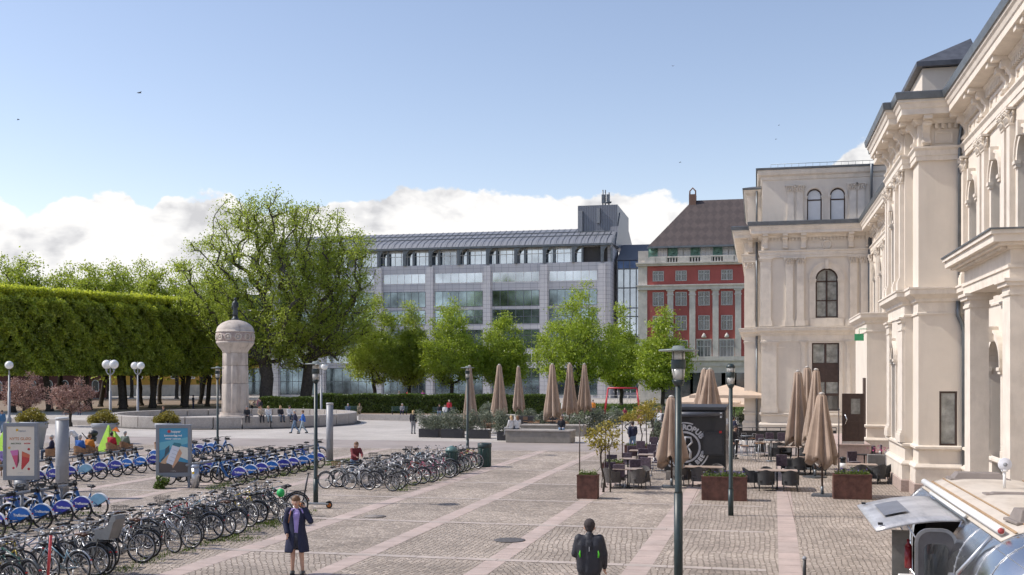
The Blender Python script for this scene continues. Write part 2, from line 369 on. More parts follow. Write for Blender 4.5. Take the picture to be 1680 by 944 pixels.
# ---------------------------------------------------------------- ground
def posmat(name):
    m = bpy.data.materials.new(name); m.use_nodes = True; t = m.node_tree
    g = t.nodes.new('ShaderNodeNewGeometry'); return m, t, t.nodes['Principled BSDF'], g.outputs['Position']
def nd(t, ty, **k):
    n = t.nodes.new(ty)
    for a, b in k.items(): setattr(n, a, b)
    return n
def mth(t, op, a, b=None, c=None):
    n = t.nodes.new('ShaderNodeMath'); n.operation = op
    for i, v in enumerate((a, b, c)):
        if v is None: continue
        if isinstance(v, (int, float)): n.inputs[i].default_value = v
        else: t.links.new(v, n.inputs[i])
    return n.outputs[0]
def mixc(t, f, a, b, mode='MIX'):
    n = t.nodes.new('ShaderNodeMix'); n.data_type = 'RGBA'; n.blend_type = mode
    for i, v in ((0, f), (6, a), (7, b)):
        if isinstance(v, (int, float)): n.inputs[i].default_value = v
        elif isinstance(v, tuple): n.inputs[i].default_value = v
        else: t.links.new(v, n.inputs[i])
    return n.outputs[2]
SLANT = 0.015
def cobble_mat():
    m, t, b, pos = posmat('cobblestone')
    sp = nd(t, 'ShaderNodeSeparateXYZ'); t.links.new(pos, sp.inputs[0])
    x = mth(t, 'SUBTRACT', sp.outputs[0], mth(t, 'MULTIPLY', sp.outputs[1], SLANT)); y = sp.outputs[1]
    iu = mth(t, 'FLOOR', mth(t, 'DIVIDE', mth(t, 'ADD', x, 2.9), 3.37)); iv = mth(t, 'FLOOR', mth(t, 'DIVIDE', mth(t, 'SUBTRACT', y, 25.0), 5.95))
    cb = nd(t, 'ShaderNodeCombineXYZ'); t.links.new(iu, cb.inputs[0]); t.links.new(iv, cb.inputs[1])
    w = nd(t, 'ShaderNodeTexWhiteNoise', noise_dimensions='3D'); t.links.new(cb.outputs[0], w.inputs[0])
    leftp = mth(t, 'LESS_THAN', x, -2.6)
    ang = mth(t, 'MULTIPLY', mth(t, 'MULTIPLY', mth(t, 'SUBTRACT', w.outputs[0], 0.35), 1.5), leftp)
    # waviness of the hand laid courses
    wn_ = nd(t, 'ShaderNodeTexNoise'); wn_.inputs['Scale'].default_value = 0.35; wn_.inputs['Detail'].default_value = 1; t.links.new(pos, wn_.inputs[0])
    vr = nd(t, 'ShaderNodeVectorRotate', rotation_type='Z_AXIS'); t.links.new(pos, vr.inputs[0]); t.links.new(ang, vr.inputs['Angle'])
    va = nd(t, 'ShaderNodeVectorMath', operation='MULTIPLY_ADD'); t.links.new(wn_.outputs['Color'], va.inputs[0]); va.inputs[1].default_value = (0.3, 0.3, 0); t.links.new(vr.outputs[0], va.inputs[2])
    vo = nd(t, 'ShaderNodeVectorMath', operation='MULTIPLY'); t.links.new(va.outputs[0], vo.inputs[0]); vo.inputs[1].default_value = (7.6, 6.9, 0)
    v1 = nd(t, 'ShaderNodeTexVoronoi', feature='DISTANCE_TO_EDGE', voronoi_dimensions='2D'); v2 = nd(t, 'ShaderNodeTexVoronoi', feature='F1', voronoi_dimensions='2D')
    for v in (v1, v2): v.inputs['Scale'].default_value = 1.0; v.inputs['Randomness'].default_value = 0.42; t.links.new(vo.outputs[0], v.inputs[0])
    jr = nd(t, 'ShaderNodeMapRange', interpolation_type='SMOOTHSTEP'); t.links.new(v1.outputs[0], jr.inputs[0]); jr.inputs[1].default_value = .03; jr.inputs[2].default_value = .15
    sc2 = nd(t, 'ShaderNodeSeparateColor'); t.links.new(v2.outputs['Color'], sc2.inputs[0]); st_ = nd(t, 'ShaderNodeValToRGB'); t.links.new(sc2.outputs[0], st_.inputs[0])
    st_.color_ramp.elements[0].color = (.33, .292, .258, 1); st_.color_ramp.elements[1].color = (.54, .475, .415, 1); k_ = st_.color_ramp.elements.new(.5); k_.color = (.43, .378, .33, 1)
    brc = mixc(t, jr.outputs[0], (.20, .165, .135, 1), st_.outputs[0])
    n = nd(t, 'ShaderNodeTexNoise'); n.inputs['Scale'].default_value = 0.35; n.inputs['Detail'].default_value = 7; n.inputs['Roughness'].default_value = 0.65; t.links.new(pos, n.inputs[0])
    rp = nd(t, 'ShaderNodeValToRGB'); rp.color_ramp.elements[0].position = 0.34; rp.color_ramp.elements[0].color = (0.66, 0.63, 0.60, 1); rp.color_ramp.elements[1].position = 0.68; rp.color_ramp.elements[1].color = (1.12, 1.08, 1.05, 1)
    t.links.new(n.outputs[0], rp.inputs[0])
    n2 = nd(t, 'ShaderNodeTexNoise'); n2.inputs['Scale'].default_value = 3.0; n2.inputs['Detail'].default_value = 4; t.links.new(pos, n2.inputs[0])
    c = mixc(t, 1.0, brc, rp.outputs[0], 'MULTIPLY')
    pw = nd(t, 'ShaderNodeMapRange'); t.links.new(w.outputs[0], pw.inputs[0]); pw.inputs[3].default_value = 0.93; pw.inputs[4].default_value = 1.07
    pc = nd(t, 'ShaderNodeCombineXYZ'); [t.links.new(pw.outputs[0], pc.inputs[i]) for i in range(3)]
    c = mixc(t, 1.0, c, pc.outputs[0], 'MULTIPLY')
    c = mixc(t, mth(t, 'MULTIPLY', mth(t, 'GREATER_THAN', n2.outputs[0], 0.62), 0.18), c, (0.22, 0.19, 0.15, 1))
    t.links.new(c, b.inputs['Base Color']); b.inputs['Roughness'].default_value = 0.82
    bp = nd(t, 'ShaderNodeBump'); bp.inputs['Distance'].default_value = 0.02; bp.inputs['Strength'].default_value = 0.6
    t.links.new(jr.outputs[0], bp.inputs['Height']); t.links.new(bp.outputs[0], b.inputs['Normal']); return m
def slab_mat(name, c, c2, bw, bh, mort, scale=0.4, rot=0.0, msize=0.012, rough=0.75):
    m, t, b, pos = posmat(name)
    vr = nd(t, 'ShaderNodeVectorRotate', rotation_type='Z_AXIS'); t.links.new(pos, vr.inputs[0]); vr.inputs['Angle'].default_value = rot
    br = nd(t, 'ShaderNodeTexBrick'); t.links.new(vr.outputs[0], br.inputs[0]); br.inputs['Scale'].default_value = 1
    br.inputs['Brick Width'].default_value = bw; br.inputs['Row Height'].default_value = bh; br.inputs['Mortar Size'].default_value = msize
    br.inputs['Color1'].default_value = (*c, 1); br.inputs['Color2'].default_value = (*c2, 1); br.inputs['Mortar'].default_value = (*mort, 1)
    n = nd(t, 'ShaderNodeTexNoise'); n.inputs['Scale'].default_value = scale; n.inputs['Detail'].default_value = 9; n.inputs['Roughness'].default_value = 0.7; t.links.new(pos, n.inputs[0])
    rp = nd(t, 'ShaderNodeValToRGB'); rp.color_ramp.elements[0].position = 0.3; rp.color_ramp.elements[0].color = (0.75, 0.73, 0.70, 1); rp.color_ramp.elements[1].position = 0.68; rp.color_ramp.elements[1].color = (1.1, 1.08, 1.06, 1)
    t.links.new(n.outputs[0], rp.inputs[0]); c_ = mixc(t, 1.0, br.outputs[0], rp.outputs[0], 'MULTIPLY')
    t.links.new(c_, b.inputs['Base Color']); b.inputs['Roughness'].default_value = rough; return m
COBBLE = cobble_mat()
STRIPM = slab_mat('granite_slabs_pink', (0.50, 0.405, 0.37), (0.44, 0.365, 0.335), 0.9, 1.1, (0.2, 0.15, 0.13), 1.2, rot=R(90))
PAVE = slab_mat('pale_paving', (0.50, 0.47, 0.44), (0.45, 0.42, 0.395), 1.2, 0.8, (0.33, 0.30, 0.28), 0.15)
ASPH = slab_mat('worn_asphalt', (0.335, 0.295, 0.28), (0.33, 0.29, 0.275), 50, 50, (0.3, 0.27, 0.26), 0.3)
PARKG = slab_mat('park_gravel', (0.25, 0.185, 0.13), (0.23, 0.17, 0.12), 50, 50, (0.2, 0.16, 0.12), 0.25)
ROADM = slab_mat('pale_road', (0.40, 0.38, 0.36), (0.39, 0.37, 0.35), 60, 60, (0.3, 0.3, 0.3), 0.1)
LAWNM = slab_mat('lawn_soil', (0.12, 0.17, 0.03), (0.10, 0.15, 0.025), 50, 50, (0.1, 0.14, 0.03), 0.3)
def sheet(name, pts, z, m):
    o = MB().add([(p[0], p[1], z) for p in pts], [tuple(range(len(pts)))]).build(name, m, fix=False); tag(o, kind='structure')
    if o.data.polygons[0].normal.z < 0: o.data.flip_normals()
    return o
sheet('ground', [(-1200, -60), (1200, -60), (1200, 2500), (-1200, 2500)], -0.012, ROADM)
sheet('plaza', [(-75, -20), (8, -20), (8, 61), (-75, 61)], 0.0, COBBLE)
sheet('asphalt_path', [(-110, 61), (9, 61), (9, 68.3), (-110, 68.3)], -0.004, ASPH)
sheet('pavement', [(-140, 68.3), (9, 68.3), (9, 112), (-140, 112)], -0.002, PAVE)
sheet('park_gravel', [(-170, 112), (-30, 112), (-44, 172), (-190, 172)], -0.004, PARKG)
sheet('lawn', [(-30, 118), (9, 112), (9, 160), (-42, 160)], -0.004, LAWNM)
def strip_y(x0, x1, y0, y1): sheet('granite_strip', [(x0 + SLANT * y0, y0), (x1 + SLANT * y0, y0), (x1 + SLANT * y1, y1), (x0 + SLANT * y1, y1)], 0.004, STRIPM)
for k, (a, w) in enumerate([(0.1, 0.5), (-3.27, 0.55), (-6.62, 0.5), (-9.95, 0.5), (-13.15, 0.55), (-18.9, 0.5), (-22.4, 0.5), (-25.8, 0.5), (-29.2, 0.5), (-34, 0.5), (-40, .5)]):
    strip_y(a, a + w, -20, 61)
STRIPX = slab_mat('granite_slabs_pale', (0.48, 0.415, 0.38), (0.43, 0.38, 0.35), 1.0, 0.9, (0.22, 0.18, 0.16), 1.2)
for yy in (1.1, 7.05, 13.0, 18.95, 24.75, 30.75, 36.7, 42.3, 48.3, 54.3, 60.4):
    sheet('granite_strip', [(-60, yy), (0.2 if yy < 40 else -2, yy), (0.2 if yy < 40 else -2, yy + 0.28), (-60, yy + 0.28)], 0.008, STRIPX)
mb = MB().lathe([(0.0, 0.012), (0.42, 0.012), (0.42, 0.016), (0.36, 0.018), (0.0, 0.018)], P(836, 887), 24, cap=False)
tag(mb.build('manhole_cover', mat('cast_iron', (0.10, 0.09, 0.085), 0.6, amt=0.3, scale=20)), 'round cast iron manhole cover in the cobbles left of the man in a cap', 'manhole cover')
mb = MB().lathe([(0.0, 0.012), (0.34, 0.012), (0.34, 0.017), (0.0, 0.018)], P(615, 848), 20, cap=False)
tag(mb.build('manhole_cover', mat('cast_iron_pale', (0.25, 0.22, 0.20), 0.7, amt=0.3, scale=20)), 'faint worn manhole cover in the cobbles behind the woman on the phone', 'manhole cover')

# ---------------------------------------------------------------- railway station building on the right
def fnW(xw): return lambda a, b, d: (xw - d, a, b)
def fnS(yw): return lambda a, b, d: (a, yw - d, b)
def bx(mb, fn, a0, a1, b0, b1, d0, d1):
    vs = [fn(a, b, d) for d in (d0, d1) for a, b in ((a0, b0), (a1, b0), (a1, b1), (a0, b1))]
    return mb.add(vs, [(0, 3, 2, 1), (4, 5, 6, 7), (0, 1, 5, 4), (1, 2, 6, 5), (2, 3, 7, 6), (3, 0, 4, 7)])
def arch(c, w, z0, zs, n=14, t=0.0):
    r = w / 2 - t
    return [(c - r, z0 + t), (c + r, z0 + t)] + [(c + r * math.cos(math.pi * k / n), zs + r * math.sin(math.pi * k / n)) for k in range(n + 1)]
def rect(a0, a1, b0, b1, t=0.0): return [(a0 + t, b0 + t), (a1 - t, b0 + t), (a1 - t, b1 - t), (a0 + t, b1 - t)]
def window(fn, outer, inner, parent, fm, pm, bars=(), d=-0.22, name='window'):
    m = MB().prism(outer, fn, d, d - 0.09, [inner])
    for (a0, a1, b0, b1) in bars: bx(m, fn, a0, a1, b0, b1, d - 0.01, d - 0.07)
    f = m.build(name, fm, parent)
    MB().prism(inner, fn, d - 0.045, d - 0.06).build('pane', pm, f)
    return f
def pilaster(fn, a, w, z0, z1, d, parent, cap_style=True, m_=None, base=0.45):
    m_ = m_ or STONE_TRIM; m = MB()
    bx(m, fn, a - w / 2, a + w / 2, z0 + base, z1 - 0.5, 0, d)
    p = m.build('pilaster', m_, parent)
    m = MB(); bx(m, fn, a - w / 2 - .09, a + w / 2 + .09, z0, z0 + base * .62, 0, d + .09); bx(m, fn, a - w / 2 - .06, a + w / 2 + .06, z0 + base * .62, z0 + base * .8, 0, d + .07)
    bx(m, fn, a - w / 2 - .03, a + w / 2 + .03, z0 + base * .8, z0 + base, 0, d + .035); m.build('base', m_, p)
    m = MB(); zc = z1 - 0.5
    bx(m, fn, a - w / 2 - .03, a + w / 2 + .03, zc, zc + .05, 0, d + .03)
    bx(m, fn, a - w / 2 - .12, a + w / 2 + .12, z1 - .07, z1 - 0.002, 0, d + .12)
    if cap_style:
        bx(m, fn, a - w / 2, a + w / 2, zc + .05, z1 - .07, 0, d + .01)
        for row, (zb, hh, o) in enumerate(((zc + .05, .17, .06), (zc + .19, .17, .10))):
            k = 3 if row == 0 else 2
            for i in range(k):
                aa = a + w * ((i + .5) / k - .5)
                m.tube([fn(aa, zb, d), fn(aa, zb + hh * .7, d + o * .5), fn(aa, zb + hh, d + o + .03), fn(aa, zb + hh * .75, d + o + .05)], [.05, .05, .04, .02], 5)
            for sgn in (-1, 1):
                m.tube([fn(a + sgn * w / 2, zb, d * .6), fn(a + sgn * (w / 2 + o * .4), zb + hh * .7, d * .6), fn(a + sgn * (w / 2 + o + .03), zb + hh, d * .6)], [.05, .05, .03], 5)
        for sgn in (-1, 1): m.sphere(fn(a + sgn * (w / 2 + .05), z1 - .12, d + .06), .065, 6, 5)
    else:
        bx(m, fn, a - w / 2 - .05, a + w / 2 + .05, z1 - .2, z1 - .07, 0, d + .06); bx(m, fn, a - w / 2, a + w / 2, zc + .05, z1 - .2, 0, d + .01)
    m.build('capital', m_, p); return p
def bracket(fn, a, w, z0, z1, D, parent):
    h = z1 - z0
    prof = [(0, 0), (.10, 0), (.15, .05), (.17, .16), (.11, .30), (.12, .45), (.24, .62), (.36, .70), (.42, .80), (.40, .86), (0, .86)]
    m = MB().prism([(x * D / .42 * .62, z0 + y * h) for x, y in prof], lambda q, z, s: fn(s, z, q), a - w / 2, a + w / 2)
    bx(m, fn, a - w / 2 - .02, a + w / 2 + .02, z0 + .86 * h, z1 - .004, 0, D)
    m.tube([fn(a - w / 2 - .02, z0 + .12 * h, .1 * D / .42), fn(a + w / 2 + .02, z0 + .12 * h, .1 * D / .42)], .07, 8, smooth=False)
    m.tube([fn(a - w / 2 - .02, z0 + .74 * h, .2 * D / .42), fn(a + w / 2 + .02, z0 + .74 * h, .2 * D / .42)], .09, 8, smooth=False)
    return m.build('bracket', STONE_TRIM, parent)
def archivolt(fn, c, w, zs, z0, parent, t=.2, d=.10, key=True):
    r0, r1 = w / 2, w / 2 + t; n = 14; m = MB()
    poly = [(c + r1 * math.cos(math.pi * k / n), zs + r1 * math.sin(math.pi * k / n)) for k in range(n + 1)] + [(c - r0 * math.cos(math.pi * k / n), zs + r0 * math.sin(math.pi * k / n)) for k in range(n + 1)]
    m.prism(poly, fn, 0, d)
    r2 = r1 - .05; r3 = r1 + .04
    poly = [(c + r3 * math.cos(math.pi * k / n), zs + r3 * math.sin(math.pi * k / n)) for k in range(n + 1)] + [(c - r2 * math.cos(math.pi * k / n), zs + r2 * math.sin(math.pi * k / n)) for k in range(n + 1)]
    m.prism(poly, fn, 0.004, d + .05)
    for sgn in (-1, 1):
        a0, a1 = sorted((c + sgn * r0, c + sgn * r1))
        bx(m, fn, a0 + .002, a1 - .002, z0, zs - .2, 0, d * .7)
        bx(m, fn, a0 - .03, a1 + .03, zs - .2, zs - .1, 0, d + .03); bx(m, fn, a0 - .05, a1 + .05, zs - .1, zs, 0, d + .07)
    if key: bx(m, fn, c - .11, c + .11, zs + r0 - .05, zs + r1 + .14, .006, d + .14)
    return m.build('arch_surround', STONE_TRIM, parent)

ST = empty('station_building', (7.27, 45, 0), 0, 'ornate cream stucco railway building with pilasters and dark slate roofs on the right', 'railway station')
ST.location = (0, 0, 0)
LEDGE, CORN, TOPZ = 7.55, 12.1, 14.25
XN, XP, XC, YF = 7.27, 5.70, 5.42, 73.9
path = [(XN, 8), (XN, 41.45), (XP, 41.45), (XP, 42.9), (XC, 42.9), (XC, 48.1), (XP, 48.1), (XP, 49.6), (XN, 49.6), (XN, YF), (.28, YF), (.28, 75.9), (-.85, 75.9), (-.85, 92)]
T = 0.5
m = MB()
W = [fnW(XN), fnW(XP), fnW(XC)]; S_PAV, S_FAR, S_EXT = fnS(41.45), fnS(YF), fnS(75.9)
# near wall with arched openings on both floors
AY = [39.6, 36.0, 32.4, 28.8, 25.2, 21.6, 18.0]
holes = [arch(c, 1.25, 8.05, 10.45) for c in AY] + [arch(c, 1.7, 0.3, 4.6) for c in AY[1:]]
m.prism(rect(8, 41.45 + T, 0, 13.7), W[0], 0, -T, holes)
fx = lambda px: atY(px, YF)
pwin = rect(6.41, 7.02, 1.82, 3.78)
m.prism(rect(XP + .001, XN, 0, 13.7), S_PAV, 0, -T + .1, [pwin])
m.prism(rect(41.452, 42.899, 0, 13.7), W[1], 0, -.4)
m.prism(rect(42.9, 48.1, 0, 13.7), W[2], 0, -.9, [arch(45.85, 1.0, 8.05, 10.5), arch(45.85, 1.0, 1.8, 5.0)])
m.prism(rect(48.101, 49.6, 0, 13.7), W[1], 0, -.4)
m.box(XP + .5, 9, 49.2, 49.598, 0, 13.7)
CA = [53.2, 56.8, 60.4, 64.0, 67.6, 71.2]
m.prism(rect(49.6, YF + T, 0, 13.7), W[0], 0, -T, [arch(c, 1.25, 8.05, 10.45) for c in CA])
aw0, aw1 = fx(1338), fx(1375); lw0, lw1 = fx(1332), fx(1377)
farc = (aw0 + aw1) / 2
farch = arch(farc, aw1 - aw0, 8.1, 10.65); frect = rect(lw0, lw1, 1.98, 6.45)
m.prism(rect(.28, XN + .002, 0, 13.7), S_FAR, 0, -T, [farch, frect])
tw = [(fx(1324), fx(1348.5)), (fx(1362), fx(1387))]
tarch = [arch((a + b) / 2, b - a, 14.45, 16.15) for a, b in tw]
m.prism(rect(.34, 9.4, TOPZ - .3, 17.6), fnS(YF + .08), 0, -T, tarch)
m.prism(rect(-.85, .28, 0, 13.7), S_EXT, 0, -T)
m.prism(rect(-.62, .28, 13.75, 17.0), fnS(76.05), 0, -T)
m.box(.342, .8, YF + .6, 92, 0.01, 17.59); m.box(-.848, -.35, 76.42, 92, 0.01, 13.69); m.box(-.618, -.2, 76.57, 92, 13.7, 16.99)
m.build('wall', STUCCO, ST)
# backs of the rooms so that the openings look into shade
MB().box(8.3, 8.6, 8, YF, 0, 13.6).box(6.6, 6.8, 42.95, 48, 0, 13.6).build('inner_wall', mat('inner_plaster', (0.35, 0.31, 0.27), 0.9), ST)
# mouldings running round the whole plan
def swp(prof, name, mt, pth=path): return MB().sweep(pth, prof).build(name, mt, ST)
swp([(0, 0), (.16, 0), (.16, .42), (.13, .45), (0, .45)], 'plinth', PLINTH)
swp([(0, .452), (.12, .452), (.12, .98), (.16, 1.0), (.16, 1.05), (.07, 1.16), (0, 1.16)], 'plinth_moulding', STONE_TRIM)
swp([(0, 1.62), (.05, 1.66), (.12, 1.70), (.12, 1.78), (0, 1.82)], 'string_course', STONE_TRIM)
swp([(0, 6.55), (.05, 6.55), (.05, 6.62), (.02, 6.64), (.02, 6.98), (.10, 7.02), (.12, 7.12), (.26, 7.22), (.34, 7.28), (.34, 7.44), (.38, 7.46), (.38, LEDGE - .03), (0, LEDGE)], 'ledge', STONE_TRIM)
swp([(0, CORN), (.10, CORN), (.10, CORN + .16), (.13, CORN + .18), (.13, CORN + .36), (.20, CORN + .44), (.20, CORN + .50), (0, CORN + .52)], 'architrave', STONE_TRIM)
swp([(0, 13.42), (.10, 13.42), (.14, 13.50), (.20, 13.55), (.20, 13.62), (.66, 13.66), (.66, 13.86), (.70, 13.90), (.74, 14.02), (.80, 14.08), (.80, TOPZ - .08), (0, TOPZ - .03)], 'cornice', STONE_TRIM)
swp([(.70, TOPZ - .078), (.86, TOPZ - .078), (.90, TOPZ + .16), (.82, TOPZ + .20), (0.2, TOPZ + .18), (0.2, TOPZ - .02), (.70, TOPZ - .078)], 'gutter', ZINC)
# dentils under the cornice
m = MB()
def dent(fn, a0, a1):
    a = a0 + .1
    while a < a1 - .1: bx(m, fn, a, a + .11, 13.24, 13.415, .002, .13); a += .22
dent(W[0], 8, 41.2); dent(S_PAV, XP, XN - .1); dent(W[2], 43.0, 48); dent(W[0], 49.8, YF - .2); dent(S_FAR, .4, XN - .2)
tag(m.build('dentil_band', STONE_TRIM, ST), kind='stuff')
def pair(fn, cs, z0=LEDGE + .02, z1=CORN, d=.16, w=.40):
    for c in cs: pilaster(fn, c, w, z0, z1, d, ST)
pair(W[0], [41.05] + [y + s for y in (37.8, 34.2, 30.6, 27.0, 23.4) for s in (-.36, .36)])
pair(W[2], [43.25, 44.75, 46.95, 47.8], w=.36)
pair(W[0], [49.95] + [y + s for y in (55.0, 58.6, 62.2, 65.8, 69.4) for s in (-.36, .36)] + [73.2])
fp = [fx(1295), fx(1313), fx(1400), fx(1418)]
pair(S_FAR, fp, w=.46); pilaster(S_FAR, fx(1256), .7, LEDGE + .02, CORN, .10, ST, False)
pilaster(S_EXT, -.45, .62, LEDGE + .02, CORN, .1, ST)
# lower floor piers
for c in (37.8, 34.2, 30.6, 27.0): pilaster(W[0], c, .6, 1.83, 6.54, .14, ST, False)
for c, w in ((43.5, 1.1), (47.9 - .45, .9)): pilaster(W[2], c, w, 1.83, 6.54, .10, ST, False)
pilaster(S_FAR, fx(1262), .95, 1.83, 6.54, .08, ST, False); pilaster(S_FAR, fx(1318), .25, 1.83, 6.54, .05, ST, False); pilaster(S_FAR, fx(1392), .25, 1.83, 6.54, .05, ST, False)
for c in AY + CA: archivolt(W[0], c, 1.25, 10.45, 8.05, ST, .22)
for c in AY[1:]: archivolt(W[0], c, 1.7, 4.6, 1.83, ST, .28, .14)
archivolt(W[2], 45.85, 1.0, 10.5, 8.05, ST, .2); archivolt(W[2], 45.85, 1.0, 5.0, 1.83, ST, .2)
archivolt(S_FAR, farc, aw1 - aw0, 10.65, 8.1, ST, .40, .08)
for a, b in tw: archivolt(fnS(YF + .08), (a + b) / 2, b - a, 16.15, 14.45, ST, .10, .05, False)
for a in (fx(1297), fx(1312), fx(1399), fx(1413)): pilaster(fnS(YF + .08), a, .42, 14.3, 16.9, .08, ST)
# sill panels under the upper windows
def one(fn, *a, name='sill_panel', mt=None): m = MB(); bx(m, fn, *a); m.build(name, mt or STONE_TRIM, ST)
for c in AY + CA: one(W[0], c - .95, c + .95, LEDGE + .02, 8.0, 0, .08)
one(S_FAR, farc - 1.05, farc + 1.05, LEDGE + .02, 8.05, 0, .08)
one(S_FAR, fp[0] - .5, fp[1] + .5, LEDGE + .02, LEDGE + .42, 0, .10); one(S_FAR, fp[2] - .5, fp[3] + .4, LEDGE + .02, LEDGE + .42, 0, .10)
pass
# brackets
for c in [40.9] + [y + s for y in (37.8, 34.2, 30.6, 27.0, 23.4) for s in (-.36, .36)]: bracket(W[0], c, .26, 12.64, 13.655, .60, ST)
for c in (43.25, 44.75, 46.95, 47.8): bracket(W[2], c, .24, 12.64, 13.655, .60, ST)
for c in (XP + .25,): bracket(S_PAV, c, .26, 12.64, 13.655, .60, ST)
bracket(W[1], 42.0, .26, 12.64, 13.655, .58, ST)
for c in [50.2] + [y + s for y in (55.0, 58.6, 62.2, 65.8, 69.4) for s in (-.36, .36)]: bracket(W[0], c, .26, 12.64, 13.655, .60, ST)
for c in (.55, fx(1288), fx(1318), fx(1396), fx(1424)): bracket(S_FAR, c, .30, 12.64, 13.655, .60, ST)
bracket(S_EXT, -.45, .3, 12.64, 13.655, .6, ST)
# frieze panels between brackets
for y in (39.5, 36.0, 32.4, 28.8, 25.2, 56.8, 60.4, 64.0, 67.6, 71.4, 53.2):
    m = MB().prism(rect(y - .95, y + .95, 12.72, 13.15), W[0], 0, .05, [rect(y - .95, y + .95, 12.72, 13.15, .09)])
    for s in (-.35, .35): m.prism(rect(y + s - .2, y + s + .2, 12.82, 13.06), W[0], 0, .03)
    m.build('frieze_panel', STONE_TRIM, ST)
m = MB().prism(rect(XP + .55, XN - .4, 12.72, 13.15), S_PAV, 0, .04, [rect(XP + .55, XN - .4, 12.72, 13.15, .07)]); m.build('frieze_panel', STONE_TRIM, ST)
for a0, a1 in ((fx(1325), fx(1350)), (fx(1368), fx(1390))): MB().prism(rect(a0, a1, 12.72, 13.15), S_FAR, 0, .04, [rect(a0, a1, 12.72, 13.15, .07)]).build('frieze_panel', STONE_TRIM, ST)
m = MB().torus(S_FAR((farc), 12.93, .02), .26, .07, 'Y', 20, 6)
m.build('roundel', STONE_TRIM, ST)
# windows
for c in AY + CA:
    window(W[0], arch(c, 1.25, 8.05, 10.45), arch(c, 1.25, 8.05, 10.45, t=.09), ST, DWOOD, GLASSC, [(c - .03, c + .03, 8.1, 11.0), (c - .55, c + .55, 10.3, 10.38), (c - .55, c + .55, 9.2, 9.26)], -.3)
for c in AY[1:]:
    window(W[0], arch(c, 1.7, 0.3, 4.6), arch(c, 1.7, 0.3, 4.6, t=.1), ST, DWOOD, GLASS, [(c - .04, c + .04, .4, 5.3), (c - .75, c + .75, 4.5, 4.6), (c - .75, c + .75, 2.4, 2.5)], -.35)
for z0, zs in ((8.05, 10.5), (1.8, 5.0)):
    window(W[2], arch(45.85, 1.0, z0, zs), arch(45.85, 1.0, z0, zs, t=.08), ST, DWOOD, GLASSC, [(45.82, 45.88, z0 + .1, zs + .4), (45.4, 46.3, zs - .1, zs - .02)], -.3)
window(S_PAV, pwin, rect(6.41, 7.02, 1.82, 3.78, .07), ST, DWOOD, GLASSC, [], -.04)
c = farc
window(S_FAR, farch, arch(c, aw1 - aw0, 8.1, 10.65, t=.10), ST, DWOOD, GLASSC, [(c - .06, c + .06, 8.2, 11.2), (c - .7, c + .7, 10.45, 10.55), (c - .7, c + .7, 9.2, 9.28)], -.2)
for a, b in tw:
    c = (a + b) / 2
    window(fnS(YF + .08), arch(c, b - a, 14.45, 16.15), arch(c, b - a, 14.45, 16.15, t=.08), ST, DWOOD, GLASSW, [(a + .05, b - .05, 15.85, 15.94)], -.15)
window(S_FAR, rect(lw0, lw1, 1.98, 3.05 + .0), rect(lw0, lw1, 1.98, 3.05, .08), ST, DWOOD, GLASS, [], -.2)
lm = (lw0 + lw1) / 2
window(S_FAR, rect(lw0, lw1, 3.05, 3.95), rect(lw0, lw1, 3.05, 3.95, .08), ST, DWOOD, GLASSC, [(lm - .05, lm + .05, 3.05, 3.95)], -.2)
MB().prism(rect(lw0, lw1, 3.95, 5.05), S_FAR, -.16, -.3).build('brown_panel', DWOOD, ST)
window(S_FAR, rect(lw0, lw1, 5.05, 6.45), rect(lw0, lw1, 5.05, 6.45, .09), ST, DWOOD, GLASSC, [(lm - .07, lm + .07, 5.05, 6.45)], -.2)
m = MB(); m.prism(rect(lw0 - .22, lw1 + .22, 1.9, 6.5), S_FAR, 0, .05, [rect(lw0, lw1, 1.98, 6.45)]); m.build('window_surround', STONE_TRIM, ST)
m = MB(); m.prism(rect(fx(1271), fx(1318), 1.9, 6.2), S_FAR, 0, .03, [rect(fx(1271), fx(1318), 1.9, 6.2, .08)]); m.build('wall_panel', STONE_TRIM, ST)
# attic cornices and roofs
ap = [(9.4, YF + .08), (.34, YF + .08), (.34, 92)]
MB().sweep(ap, [(0, 17.25), (.06, 17.3), (.10, 17.5), (.26, 17.6), (.32, 17.78), (.32, 17.92), (0, 17.95)]).build('attic_cornice', STONE_TRIM, ST)
MB().sweep(ap, [(.0, 17.952), (.40, 17.93), (.42, 18.05), (-.4, 18.12), (-9, 18.9), (-9, 18.5), (0, 17.98)]).build('attic_roof', ZINC, ST)
MB().sweep(ap, [(0, 14.27), (.10, 14.27), (.10, 14.42), (.05, 14.46), (0, 14.5)]).build('attic_base', STONE_TRIM, ST)
ep = [(.28, 76.05), (-.62, 76.05), (-.62, 92)]
MB().sweep(ep, [(0, 16.6), (.08, 16.7), (.22, 16.85), (.28, 17.0), (0, 17.05)]).build('attic_cornice', STONE_TRIM, ST)
MB().sweep(ep, [(0, 17.052), (.34, 17.0), (.36, 17.12), (-.3, 17.3), (-.3, 17.1)]).build('attic_roof', ZINC, ST)
m = MB(); m.box(5.95, 7.45, 42.3, 48.9, TOPZ, 15.68); m.box(5.80, 5.948, 44.2, 48.5, TOPZ, 15.3); m.build('attic_wall', STUCCO, ST)
m = MB(); x0, x1, y0, y1, z0 = 5.72, 7.9, 42.05, 49.1, 15.70
